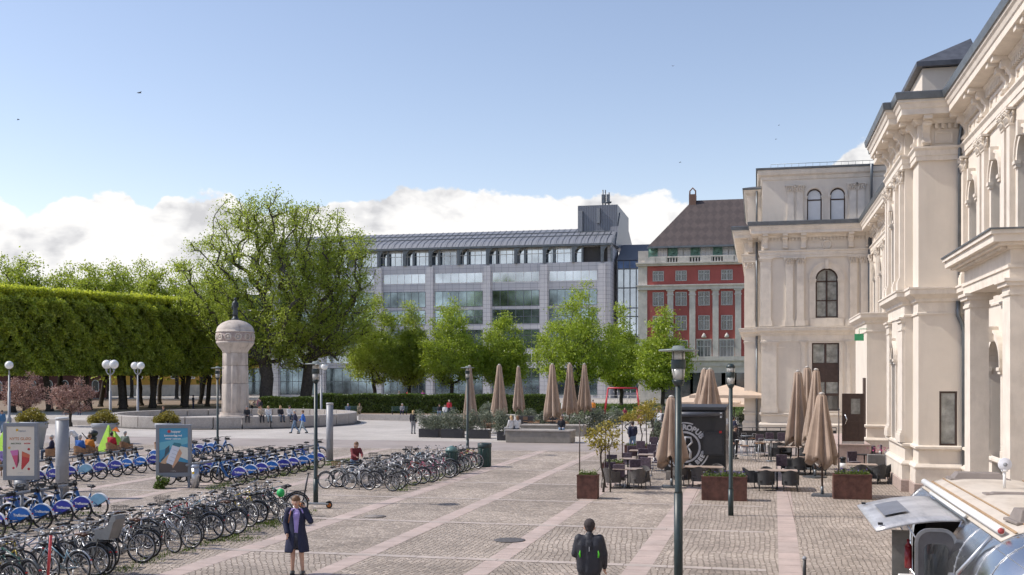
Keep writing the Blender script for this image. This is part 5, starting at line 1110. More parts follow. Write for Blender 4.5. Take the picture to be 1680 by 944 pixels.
for x, y, r, c in ((.38, .93, .05, (.72, .45, .05)), (.10, .57, .05, (.72, .45, .10)), (.80, .54, .05, (.45, .03, .03)), (.25, .16, .045, (.5, .03, .08)), (.80, .14, .05, (.72, .50, .12))):
    flat(fp_, [U(x + r * math.cos(k * .7854), y + r * .55 * math.sin(k * .7854)) for k in range(8)], d + .006).build('fruit', C('fruit_%d' % int(x * 100), c), ps)
# the phone poster
o, fp_, (a0, a1, b0, b1), d = adcase(P(285.5, 800), R(18), 1.34, 2.02, .42, 'grey advertising case with blue poster of a hand holding a phone', dpt=.2)
W_, H_ = a1 - a0, b1 - b0
ps = flat(fp_, [U(0, 0), U(1, 0), U(1, 1), U(0, 1)], d + .001, .004).build('poster', C('poster_blue', (.06, .30, .48)), o)
flat(fp_, [U(0, .5), U(1, .66), U(1, .80), U(0, .68)], d + .006).build('sea', C('poster_lightblue', (.16, .46, .56)), ps)
flat(fp_, [U(0, 0), U(1, 0), U(1, .22), U(.62, .26), U(.3, .2), U(0, .24)], d + .006).build('ground_shape', C('poster_dark', (.10, .08, .075)), ps)
flat(fp_, [U(.08, .26), U(.35, .48), U(.36, .62), U(.22, .55), U(.18, .38), U(.04, .28)], d + .007).build('dark_shape', C('poster_navy', (.06, .10, .13)), ps)
flat(fp_, [U(.72, .60), U(1, .56), U(1, .28), U(.70, .36), U(.66, .5)], d + .008).build('paper', C('poster_paper', (.72, .70, .62)), ps)
flat(fp_, [U(.03, .22), U(.36, .44), U(.40, .53), U(.30, .22), U(.2, .2)], d + .009).build('hand', C('poster_skin', (.60, .40, .24)), ps)
flat(fp_, [U(.48, .10), U(.66, .26), U(.80, .44), U(.72, .54), U(.54, .34), U(.44, .16)], d + .011).build('hand', C('poster_skin2', (.62, .36, .22)), ps)
flat(fp_, [U(.24, .235), U(.47, .165), U(.71, .57), U(.46, .62)], d + .014, .004).build('phone', C('poster_phone', (.70, .74, .82)), ps)
flat(fp_, [U(.46, .62), U(.71, .57), U(.78, .62), U(.74, .66), U(.52, .68)], d + .013).build('phone_edge', C('poster_teal', (.04, .20, .26)), ps)
for k in range(4): flat(fp_, [U(.34 + .05 * k, .285 + .075 * k), U(.50 + .05 * k, .245 + .075 * k), U(.505 + .05 * k, .255 + .075 * k), U(.345 + .05 * k, .295 + .075 * k)], d + .019, .001).build('phone_line', C('poster_grey', (.45, .48, .55)), ps)
WT = C('poster_white', (.8, .8, .8))
for s, sz, x, y, bo in (('hopper', .125, .58, .925, .004), ('Sommerdigg ved', .10, .48, .835, .004), ('vannet i sentrum', .085, .48, .765, .003), ('se mer her', .04, .5, .04, .001)):
    m = MB(); put_text(m, s, sz, lambda a, b: fp_(a0 + x * W_ + a, b0 + y * H_ + b, d + .012), bo); m.build('lettering', WT, ps)
flat(fp_, [U(.34 + .06 * math.cos(k * .628), .93 + .036 * math.sin(k * .628)) for k in range(10)], d + .010).build('emblem', C('poster_red', (.52, .05, .05)), ps)
o = empty('bollard', P(320, 801), 0, 'short silver post with a blue cap beside the phone poster case', 'bollard'); MB().tube([(0, 0, 0), (0, 0, .78)], .14, 18).build('post', STEEL, o); MB().lathe([(.145, .78), (.145, .86), (.12, .90), (0, .9)], n=18).build('cap', mat('pale_blue_cap', (.35, .4, .5), .4), o)
MB().obox((0, -.14, .6), (.09, .02, .09)).build('sticker', mat('yellow_sticker', (.7, .45, .02), .5), o)
bush('weed_clump', 'bushy green weeds at the foot of the phone poster case', P(265, 802), .38, .3, .32, 900, .09, GRASSL)
def litter_bin(c, label, r, h, lid=False, slats=False):
    o = empty('litter_bin', c, 0, label, 'litter bin'); MB().lathe([(r * .9, 0), (r, .06), (r, h * .8), (r * 1.02, h * .82)], n=20).build('body', mat('bin_green', (.025, .07, .065), .45), o)
    if lid: MB().lathe([(r * 1.05, h * .82), (r * 1.05, h * .86), (r * .8, h * .95), (r * .3, h), (0, h * 1.03)], n=20).build('lid', mat('bin_lid', (.10, .18, .17), .4), o)
    else: MB().lathe([(r * 1.04, h * .80), (r * 1.08, h * .84), (r * 1.08, h * .98), (r * .95, h), (r * .9, h * .9), (0, h * .88)], n=20).build('rim', mat('bin_green_dark', (.03, .05, .05), .4), o)
    m = MB()
    for k in range(12): a = k * math.pi / 6; m.tube([(r * 1.01 * math.cos(a), r * 1.01 * math.sin(a), .06), (r * 1.01 * math.cos(a), r * 1.01 * math.sin(a), h * .78)], .012, 4)
    m.build('ribs', mat('bin_green_dark', (.03, .05, .05), .4), o); MB().lathe([(r * .95, 0), (r * .95, .04), (0, .04)], n=20).build('base', BLACKM, o)
    return o
litter_bin(P(795, 766), 'wide dark green litter bin standing alone right of the parked bicycles', .31, 1.13)
litter_bin(P(741, 777), 'narrow dark green litter bin with a pale domed lid among the bicycles', .27, 1.2, True)
litter_bin(P(103, 741), 'dark metal litter bin between the left planter bowl and grey pillar', .36, 1.15)
# ---------------------------------------------------------------- big planter bowls
def bowl(px, by, rim_y, rim_w, label, bw, bh):
    c = P(px, by); z = FPX * HC / (by - HOR); h = HC + (HOR - rim_y) / FPX * z; r = rim_w / FPX * z / 2
    o = empty('planter_bowl', c, 0, label, 'planter', 'large grey planter pots with yellow green bushes')
    MB().lathe([(r * .62, 0), (r * .66, .05), (r * .9, h * .72), (r * .92, h * .74), (r, h * .76), (r * 1.02, h * .97), (r * .98, h), (r * .9, h), (r * .88, h * .9), (0, h * .9)], n=32).build('pot', mat('pale_grey_pot', (.36, .38, .42), .6, amt=.06, scale=2), o)
    b = bush('bush', None, (0, 0, h * .9), bw / FPX * z / 2, bw / FPX * z / 2, bh / FPX * z * .62, 3200, .11, BUSHL, parent=None); b['label'] = 'clipped yellow green bush growing in ' + label; b['category'] = 'bush'; b.location = (c.x, c.y, h * .9); b['group'] = 'bushes in the large grey pots'
bowl(55, 737, 692, 44, 'the large grey pot behind the ice cream poster', 52, 30); bowl(172, 728, 694, 42, 'the middle grey pot left of the lime green sculpture', 52, 28); bowl(276, 728, 694, 42, 'the grey pot hidden behind the phone poster', 46, 26)
GREENP = mat('lime_green_paint', (.33, .58, .04), .5, amt=.08)
def spike(pts3, label, g):
    o = empty('green_sculpture', (0, 0, 0), 0, label, 'sculpture', g); return o
for px, by, top, w, ln, lb in ((176, 742, 697, 26, .1, 'tall lime green wedge sculpture in front of the middle planter'), (194, 738, 706, 20, -.35, 'smaller lime green wedge with an orange tip, right of the taller one'), (8, 745, 692, 34, .25, 'lime green wedge sculpture at the left edge behind the poster case')):
    c = P(px, by); z = FPX * HC / (by - HOR); h = HC + (HOR - top) / FPX * z; w_ = w / FPX * z / 2; o = empty('green_sculpture', c, -.2, lb, 'sculpture', 'lime green wedge sculptures')
    MB().add([(-w_, -.4, 0), (w_, -.4, 0), (w_, .5, 0), (-w_, .5, 0), (ln - .06, 0, h), (ln + .06, 0, h)], [(0, 3, 2, 1), (0, 1, 5, 4), (2, 3, 4, 5), (0, 4, 3), (1, 2, 5)]).build('body', GREENP, o, bevel=.03)
    MB().box(-w_ - .05, w_ + .05, -.45, .55, -.0, .04).build('base', GREYM, o)
    if ln < 0: MB().add([(ln - .1, -.05, h - .02), (ln + .45, -.05, h - .12), (ln + .2, -.05, h + .18), (ln - .1, .05, h - .02), (ln + .45, .05, h - .12), (ln + .2, .05, h + .18)], [(0, 1, 2), (5, 4, 3), (0, 3, 4, 1), (1, 4, 5, 2), (2, 5, 3, 0)]).build('tip', mat('orange_paint', (.75, .2, .03), .5), o)
# ---------------------------------------------------------------- park furniture
def bench(c, rz, label, w=1.8):
    o = empty('park_bench', c, rz, label, 'bench', 'park benches along the hedge')
    m = MB(); [m.box(-w / 2, w / 2, y, y + .1, .42, .46) for y in (-.22, -.09, .04, .17)]; m.build('seat', mat('bench_green', (.05, .10, .08), .6), o)
    m = MB(); [m.box(-w / 2, w / 2, .27, .31, z, z + .09) for z in (.55, .68, .81)]; m.build('backrest', mat('bench_green', (.05, .10, .08), .6), o)
    for s in (-1, 1): MB().tube([(s * w * .42, -.2, 0), (s * w * .42, -.2, .42), (s * w * .42, .25, .42), (s * w * .42, .30, .9)], .03, 5).tube([(s * w * .42, .25, .42), (s * w * .42, .25, 0)], .03, 5).build('leg', BLACKM, o)
bench(P(578, 680), YAW, 'green park bench in front of the hedge nearest the round wall'); bench(P(655, 681), YAW, 'park bench before the hedge, second from the round wall'); bench(P(728, 682), YAW, 'park bench before the hedge with three people', 2.4)
m = MB(); m.box(-36, -15.5, 92.2, 93, 0, .42); m.sphere((0, 0, -5), .01); 
o = empty('low_kerb_wall', (0, 0, 0), 0, 'low pale concrete kerb wall running right from the round basin wall', 'wall'); a, b = P(595, 697), P(800, 697); a, b = atD(590, 104), atD(800, 99)
dv = (b - a).normalized(); nv = Vector((-dv.y, dv.x, 0)); m = MB(); k = 9
for i in range(k): p = a + dv * ((b - a).length * (i + .5) / k); m.obox(p + Vector((0, 0, .27)), ((b - a).length / k - .02, .5, .54), rotz(math.atan2(dv.y, dv.x)))
m.build('blocks', mat('pale_kerb', (.40, .37, .35), .8), o)
a, b = atD(-40, 100), atD(186, 92)
o = empty('low_kerb_wall', (0, 0, 0), 0, 'low grey kerb wall left of the round basin wall', 'wall'); dv = (b - a).normalized(); m = MB(); k = 9
for i in range(k): p = a + dv * ((b - a).length * (i + .5) / k); m.obox(p + Vector((0, 0, .2)), ((b - a).length / k - .02, .5, .4), rotz(math.atan2(dv.y, dv.x)))
m.build('blocks', GRANITE, o)
# red swing frame, sandpit edge and a white railing far behind
o = empty('swing_frame', atD(1021, 118), YAW, 'red playground swing frame on the lawn', 'swing'); w, h = 3.1, (HOR - 637) / FPX * 118 + HC
m = MB(); REDM = mat('red_metal', (.5, .03, .05), .4); m.tube([(-w * .5, 0, h), (w * .5, 0, h)], .09, 8)
m.build('crossbar', REDM, o)
for s in (-1, 1):
    for y in (-.7, .7): MB().tube([(s * w * .5, 0, h), (s * (w * .5 + .4), y, 0)], .075, 6).build('leg', REDM, o)
for x in (-.7, .7): q = MB().box(x - .22, x + .22, -.1, .1, .5, .55).build('seat', BLACKM, o); MB().tube([(x - .2, 0, .55), (x - .2, 0, h)], .015, 4).tube([(x + .2, 0, .55), (x + .2, 0, h)], .015, 4).build('chain', STEEL, q)
o = empty('railing', (0, 0, 0), 0, 'white railing along the street behind the row of trees', 'railing'); a, b = atD(540, 178), atD(1100, 168); dv = (b - a).normalized(); L = (b - a).length
m = MB(); [m.tube([a + Vector((0, 0, z)), b + Vector((0, 0, z))], .05, 4) for z in (.6, 1.05)]; m.build('rail', WHITEP, o); m = MB(); [m.tube([a + dv * t, a + dv * t + Vector((0, 0, 1.1))], .05, 4) for t in np.arange(0, L, 1.4)]; m.build('posts', WHITEP, o)
bpy_birds = [(229, 153, 14), (30, 197, 9), (1104, 109, 8), (1116, 267, 7), (1273, 229, 5), (1278, 206, 5)]
bl = ['dark bird gliding highest on the left of the sky', 'small dark bird at the far left edge of the sky', 'small bird high in the middle of the sky', 'small bird above the office roof', 'tiny bird just left of the station roof', 'tiny bird, the upper of the two by the station roof']
for (px, py, w), lb in zip(bpy_birds, bl):
    z = 60.0; c = atD(px, z); c.z = HC + (HOR - py) / FPX * z; s = w / FPX * z / 2
    m = MB(); m.tube([(-s * .5, 0, 0), (-s * .2, 0, .02), (.1 * s, 0, .02), (s * .5, 0, 0)], [.01, s * .14, s * .15, .01], 6)
    rt = m.build('bird', mat('bird_grey', (.05, .055, .06), .7)); rt.location = c; rt.rotation_euler = (0, R(-15), rng.uniform(0, 3)); tag(rt, lb, 'bird', 'gulls in the sky')
    for q in (-1, 1): MB().add([(-s * .15, 0, .02), (s * .25, 0, .02), (s * .2, q * s * .55, s * .28), (-s * .1, q * s * .55, s * .28), (-s * .1, q * s, s * .1), (-s * .15, 0, 0), (s * .25, 0, 0), (s * .2, q * s * .55, s * .26), (-s * .1, q * s * .55, s * .26)], [(0, 1, 2, 3), (3, 2, 4), (5, 8, 7, 6), (8, 4, 7)]).build('wing', mat('bird_grey', (.05, .055, .06), .7), rt)
# ---------------------------------------------------------------- bicycles (front towards +x, wheels on the ground)
WB = 0.53; WR = 0.34
SPOKE = mat('spokes', (.42, .42, .42), .4, metal=.6); RIMM = mat('rim_alloy', (.5, .5, .52), .35, metal=.7); SADM = mat('saddle_black', (.02, .02, .022), .5); SADB = mat('saddle_brown', (.10, .045, .025), .5)
def wheel_geo(x, r=WR, rim=None, heavy=False):
    m = MB(); m.torus((x, 0, r), r - .045, .013, 'Y', 26, 5)
    for k in range(14):
        a = 2 * math.pi * k / 14; m.tube([(x, (.025 if k % 2 else -.025), r), (x + (r - .05) * math.cos(a), 0, r + (r - .05) * math.sin(a))], .0035, 3, cap=False)
    m.tube([(x, -.045, r), (x, .045, r)], .024 if not heavy else .05, 8); return m
def bike(frame_c, style='diamond', label='', saddle=SADM, basket=None, rack=False, guards=None, childseat=False, cargo=False, bars='flat', rim=RIMM, bag=None, steer=0.0, thick=1.0, loc=(0, 0, 0), lights=True, wheelspokes=True):
    root = empty('bicycle', loc, 0, label, 'bicycle'); fr_ = frame_c
    for x in (-WB, WB):
        w = wheel_geo(x).build('wheel', rim, root, fix=False); MB().torus((x, 0, WR), WR - .018, .021, 'Y', 28, 6).build('tyre', RUBBER, w, fix=False)
    bb = (-.08, 0, .29); st = (-.22, 0, .72); hd = (.34, 0, .86); hl = (.37, 0, .70); rx_ = (-WB, 0, WR); fxp = (WB, 0, WR)
    m = MB(); t = .017 * thick
    if style == 'diamond': m.tube([bb, st], t, 6).tube([(-.205, 0, .68), hd], t * .9, 6).tube([bb, hl], t * 1.15, 6)
    elif style == 'step': m.tube([bb, st], t, 6).tube([bb, (.10, 0, .36), (.25, 0, .55), hd], t * 1.2, 6).tube([(-.16, 0, .5), (.05, 0, .50), (.2, 0, .62), (.345, 0, .82)], t * .9, 6)
    elif style == 'mixte': m.tube([bb, st], t, 6).tube([(-.15, 0, .5), (.345, 0, .83)], t * .9, 6).tube([bb, hl], t * 1.1, 6)
    for y in (-.05, .05): m.tube([bb, (-.3, y, .31), (rx_[0], y, rx_[2])], t * .62, 5).tube([(-.2, 0, .66), (-.3, y, .58), (rx_[0], y, rx_[2])], t * .55, 5)
    m.tube([hd, hl], t * 1.2, 7)
    for y in (-.05, .05): m.tube([(.375, y * .6, .69), (.42, y, .6), (fxp[0], y, fxp[2])], t * .75, 5)
    m.build('frame', fr_, root, fix=False)
    m = MB(); m.tube([st, (-.245, 0, .86)], .013, 6); m.build('seat_post', STEEL, root, fix=False)
    m = MB(); m.lathe([(0, .0), (.06, .0), (.075, .02), (.07, .045), (.03, .06), (0, .06)], (-.30, 0, .86), 12); m.tube([(-.3, 0, .885), (-.17, 0, .895), (-.08, 0, .885)], [.055, .035, .016], 7); m.build('saddle', saddle, root, fix=False)
    m = MB(); m.tube([hd, (.325, 0, .96), (.36, 0, 1.0)], .014, 6)
    if bars == 'flat': m.tube([(.33, -.30, 1.02), (.36, -.1, 1.0), (.36, .1, 1.0), (.33, .30, 1.02)], .012, 6)
    elif bars == 'swept': m.tube([(.14, -.27, 1.02), (.30, -.26, 1.04), (.38, -.08, 1.02), (.38, .08, 1.02), (.30, .26, 1.04), (.14, .27, 1.02)], .012, 6)
    else:
        for s in (-1, 1): m.tube([(.37, 0, 1.0), (.38, s * .2, 1.0), (.47, s * .21, .98), (.48, s * .21, .90), (.40, s * .21, .86), (.34, s * .21, .87)], .013, 6)
    hb = m.build('handlebar', STEEL, root, fix=False); m = MB()
    if bars == 'flat': [m.tube([(.33, s * .30, 1.02), (.345, s * .2, 1.012)], .019, 6) for s in (-1, 1)]
    elif bars == 'swept': [m.tube([(.14, s * .27, 1.02), (.25, s * .265, 1.03)], .019, 6) for s in (-1, 1)]
    else: [m.tube([(.48, s * .21, .90), (.40, s * .21, .86)], .017, 6) for s in (-1, 1)]
    m.build('grips', RUBBER, hb, fix=False)
    m = MB(); m.lathe([(.02, -.006), (.085, -.004), (.088, .004), (.02, .006)], (bb[0], -.05, bb[2]), 16, M=Matrix.Rotation(R(90), 3, 'X')); m.tube([bb, (bb[0] + .12, -.07, bb[2] - .12)], .01, 5).tube([bb, (bb[0] - .12, .07, bb[2] + .12)], .01, 5)
    m.obox((bb[0] + .12, -.12, bb[2] - .12), (.09, .09, .02)); m.obox((bb[0] - .12, .12, bb[2] + .12), (.09, .09, .02)); m.tube([(bb[0], -.052, bb[2] + .08), (-WB, -.052, WR + .035)], .005, 4).tube([(bb[0], -.052, bb[2] - .08), (-WB, -.052, WR - .035)], .005, 4)
    m.build('crankset', SPOKE, root, fix=False)
    if guards:
        for x, a0, a1 in ((-WB, .15, 2.9), (WB, .7, 3.1)): m = MB(); m.torus((x, 0, WR), WR + .03, .024, 'Y', 16, 4, a0, a1, 1.3); m.build('mudguard', guards, root, fix=False)
    if rack: m = MB(); [m.tube([(-.3, y, .74), (-.82, y, .74)], .008, 4) for y in (-.06, 0, .06)]; [m.tube([(-WB, y, WR), (-.62, y, .74)], .008, 4) for y in (-.07, .07)]; [m.tube([(x, -.06, .742), (x, .06, .742)], .007, 4) for x in (-.4, -.6, -.8)]; m.build('luggage_rack', BLACKM, root, fix=False)
    if basket:
        cx = .56 if basket != 'rear' else -.58; m = MB()
        for z, w in ((.80, .13), (.88, .145), (.96, .16), (1.0, .17)): m.tube([(cx - w, -w, z), (cx + w, -w, z), (cx + w, w, z), (cx - w, w, z), (cx - w, -w, z)], .006, 4)
        for k in range(5):
            q = -1 + .5 * k
            for s in (-1, 1): m.tube([(cx + s * .13, q * .13, .8), (cx + s * .17, q * .17, 1.0)], .005, 3).tube([(cx + q * .13, s * .13, .8), (cx + q * .17, s * .17, 1.0)], .005, 3)
            m.tube([(cx - .13, q * .13, .8), (cx + .13, q * .13, .8)], .005, 3)
        m.build('basket', BLACKM if basket != 'brown' else TWOOD, root, fix=False)
    if childseat:
        g = mat('child_seat_grey', (.17, .175, .18), .5); m = MB(); m.prism([(-.42, .80), (-.78, .80), (-.98, 1.25), (-.94, 1.33), (-.86, 1.33), (-.70, .98), (-.44, .92)], lambda a, b, d: (a, d, b), -.15, .15)
        for s in (-1, 1): m.prism([(-.42, .80), (-.80, .80), (-.95, 1.2), (-.86, 1.2), (-.66, 1.02), (-.42, 1.0)], lambda a, b, d: (a, d, b), s * .15, s * .175); m.prism([(-.50, .8), (-.40, .8), (-.32, .45), (-.40, .42), (-.44, .5)], lambda a, b, d: (a, d, b), s * .13, s * .18)
        m.build('child_seat', g, root)
    if bag: m = MB(); m.sphere((-.30, 0, .93) if bag[1] == 'saddle' else (.5, 0, .95), .13, 10, 7, (1.0, .8, 1.0)); m.build('cover_bag', bag[0], root)
    if lights: MB().tube([(.42, 0, .93), (.46, 0, .93)], .03, 8).build('headlight', WHITEP, root, fix=False); MB().obox((-.87 if guards else -.27, 0, .52 if guards else .80), (.02, .05, .03)).build('tail_light', mat('red_reflector', (.4, .01, .01), .3), root, fix=False)
    MB().tube([(-.45, .07, .33), (-.5, .14, .02)], .009, 4).build('kickstand', STEEL, root, fix=False)
    return root
def paint(n_, c, met=.0): return mat('paint_' + n_, c, .3, metal=met, amt=.08, coat=.4)
PB, PK, PS, PW = paint('black', (.02, .02, .023)), paint('dark_grey', (.07, .075, .08)), paint('silver', (.42, .43, .45), .5), paint('white', (.62, .62, .60))
PBL, PLB, PR, PG, PY, PT, PPK, PBR = paint('blue', (.03, .09, .28)), paint('pale_blue', (.22, .35, .42)), paint('red', (.33, .02, .03)), paint('green', (.02, .10, .07)), paint('yellow', (.55, .42, .05)), paint('teal', (.02, .14, .15)), paint('magenta', (.42, .03, .14)), paint('bronze', (.13, .09, .06))
kinds = [
    ('black', dict(frame_c=PB, style='diamond')), ('black step through', dict(frame_c=PB, style='step', bars='swept', rack=True, guards=PB, saddle=SADB)),
    ('silver', dict(frame_c=PS, style='diamond', bars='flat', rack=True)), ('pale blue', dict(frame_c=PLB, style='mixte', bars='swept', guards=PS, rack=True)),
    ('dark grey', dict(frame_c=PK, style='diamond', guards=PB)), ('red', dict(frame_c=PR, style='diamond', bars='drop')),
    ('white', dict(frame_c=PW, style='step', bars='swept', basket='wire', guards=PW)), ('dark green', dict(frame_c=PG, style='diamond', bars='swept', guards=PK)),
    ('grey', dict(frame_c=PS, style='step', bars='flat', basket='rear', rack=True)), ('bronze brown', dict(frame_c=PBR, style='mixte', bars='swept', guards=PB, saddle=SADB)),
    ('teal', dict(frame_c=PT, style='diamond', bars='flat')), ('magenta', dict(frame_c=PPK, style='step', bars='swept', guards=PK)), ('yellow', dict(frame_c=PY, style='diamond', bars='drop')),
    ('blue', dict(frame_c=PBL, style='mixte', bars='flat', rack=True)), ('black with a wire basket', dict(frame_c=PB, style='step', bars='swept', basket='wire', guards=PB, rack=True)),
]
protos = {}
def put_bike(kind, x, y, rz, label, group, tilt=0.0):
    if kind not in protos: o = bike(label=label, **dict(kinds)[kind]); protos[kind] = o
    else: o = copy_tree(protos[kind])
    o.location = (x, y, 0); o.rotation_euler = (tilt * 1.3, 0, rz); sc__ = brg.uniform(.93, 1.05); o.scale = (sc__, sc__, sc__); o['label'] = label; o['group'] = group; return o
def nth(i): return (['first', 'second', 'third', 'fourth', 'fifth', 'sixth', 'seventh', 'eighth', 'ninth', 'tenth', 'eleventh', 'twelfth', 'thirteenth', 'fourteenth', 'fifteenth', 'sixteenth', 'seventeenth', 'eighteenth', 'nineteenth', 'twentieth', 'twenty first', 'twenty second', 'twenty third', 'twenty fourth', 'twenty fifth', 'twenty sixth', 'twenty seventh', 'twenty eighth', 'twenty ninth', 'thirtieth'] + ['further'] * 30)[i]
brg = random.Random(3); kn = [k for k, _ in kinds]
seqA = ['black with a wire basket', 'dark green', 'black', 'pale blue', 'black step through', 'silver', 'black', 'silver', 'black step through', 'dark grey', 'black', 'grey', 'silver', 'dark grey', 'black', 'black step through', 'dark grey', 'silver', 'black', 'dark grey', 'black', 'black']
for i in range(24):
    y = 18.6 + i * .57; k = seqA[i % len(seqA)]
    if i in (9, 17): continue
    put_bike(k, -14.62 + brg.uniform(-.28, .22), y, math.pi + brg.uniform(-.42, .22), f'bicycle, {k}, {nth(i)} from near end, square side of front rack', 'bicycles in the long front rack', brg.uniform(-.13, .13))
seqB = ['pale blue', 'silver', 'white', 'yellow', 'silver', 'blue', 'grey', 'silver', 'black', 'white', 'silver', 'bronze brown', 'grey', 'dark grey', 'silver', 'red', 'grey', 'pale blue', 'silver', 'black', 'white', 'yellow', 'silver', 'dark grey']
for i in range(24):
    y = 18.2 + i * .59; k = seqB[i]
    if i in (6, 13, 20): continue
    put_bike(k, -15.75 + brg.uniform(-.2, .25), y, brg.uniform(-.15, .3), f'bicycle, {k}, {nth(i)} from near end, far side of front rack', 'bicycles in the long front rack', brg.uniform(-.12, .12))
c = P(452, 862); o = bike(PB, 'diamond', 'black bicycle with a bright green saddle cover at the far end of the front rack', bag=(mat('bright_green_bag', (.02, .42, .10), .5), 'saddle')); o.location = (c.x - .2, c.y + .2, 0); o.rotation_euler = (0.05, 0, R(160)); o['group'] = 'bicycles in the long front rack'
c = P(176, 942); o = bike(PK, 'step', 'bicycle with a grey child seat standing near the bottom left', bars='swept', childseat=True, guards=PB, rack=True); o.location = (c.x - .55, c.y, 0); o.rotation_euler = (0, 0, math.pi - .15); o['group'] = 'bicycles in the long front rack'
def scooter(c, rz, label, colr, h=1.12, tilt=0.0):
    o = empty('kick_scooter', c, rz, label, 'electric scooter'); m = MB(); m.obox((-.15, 0, .15), (.72, .15, .055)); m.tube([(.2, 0, .15), (.36, 0, .26)], .035, 6); m.build('deck', mat('scooter_grey', (.3, .31, .32), .4), o, bevel=.01)
    MB().tube([(.36, 0, .24), (.20, 0, h)], .03, 8).build('stem', colr, o); MB().tube([(.2, -.24, h + .01), (.2, .24, h + .01)], .014, 6).sphere((.2, 0, h + .01), .035, 8, 6).build('handlebar', BLACKM, o)
    for x in (-.52, .42): w = MB().lathe([(.03, -.02), (.075, -.02), (.075, .02), (.03, .02)], (x, 0, .11), 16, M=Matrix.Rotation(R(90), 3, 'X')).build('wheel', mat('orange_hub', (.6, .2, .05), .5), o); MB().torus((x, 0, .11), .085, .026, 'Y', 18, 6).build('tyre', RUBBER, w)
    MB().torus((-.52, 0, .11), .125, .02, 'Y', 8, 4, .3, 2.2, 2).build('mudguard', BLACKM, o); MB().tube([(-.1, .08, .13), (-.05, .16, .01)], .009, 4).build('kickstand', STEEL, o)
    return o
CORALP = mat('coral_paint', (.62, .08, .09), .4)
s_ = P(515, 834); scooter((s_.x, s_.y, 0), math.pi + R(4), 'grey electric scooter standing beside the lamp post behind the woman', mat('scooter_stem', (.05, .05, .06), .4))
scooter(Vector((-13.55, 18.9, 0)), R(150), 'coral red stemmed electric scooter among the nearest bicycles', CORALP, 1.2); scooter(Vector((-14.6, 18.0, 0)), R(200), 'coral red stemmed scooter cut by the left picture edge', CORALP, 1.2)
# rack rails
def rail(a, b, h, label, r=.03, n=8, name='bicycle_rack', m_=STEEL):
    o = empty(name, a, math.atan2((b - a).y, (b - a).x), label, 'bike rack'); L = (b - a).length
    MB().tube([(0, 0, h), (L, 0, h)], r, 6).build('rail', m_, o)
    for k in range(n): MB().tube([(L * (k + .5) / n, 0, 0), (L * (k + .5) / n, 0, h)], r, 6).build('post', m_, o)
    return o
rail(Vector((-15.2, 18, 0)), Vector((-15.1, 33, 0)), .75, 'long steel rack holding the front row of bicycles', .022)
rail(Vector((-14.75, 38, 0)), Vector((-14.6, 51, 0)), .75, 'steel rack holding the middle cluster of bicycles', .022)
# middle cluster
seqC = ['black', 'black with a wire basket', 'dark grey', 'silver', 'bronze brown', 'red', 'silver', 'magenta', 'silver', 'dark grey', 'magenta', 'silver', 'grey', 'black', 'dark green', 'red', 'dark grey', 'yellow']
for i in range(18):
    k = seqC[i]; put_bike(k, -13.95 + brg.uniform(-.25, .2) + (.35 if i > 2 else -.0) + .02 * i, 38.7 + i * .68, math.pi + brg.uniform(-.35, .1), f'bicycle, {k}, {nth(i)} from near end, square side of middle cluster', 'bicycles in the middle cluster', brg.uniform(-.12, .12))
seqD = ['dark grey', 'silver', 'grey', 'white', 'silver', 'dark grey', 'silver', 'grey', 'silver', 'black', 'silver', 'pale blue', 'dark grey', 'silver', 'grey', 'black']
for i in range(16):
    k = seqD[i]; put_bike(k, -15.45 + brg.uniform(-.25, .2), 38.9 + i * .74, brg.uniform(-.1, .3), f'bicycle, {k}, {nth(i)} from near end, left side of middle cluster', 'bicycles in the middle cluster', brg.uniform(-.12, .12))
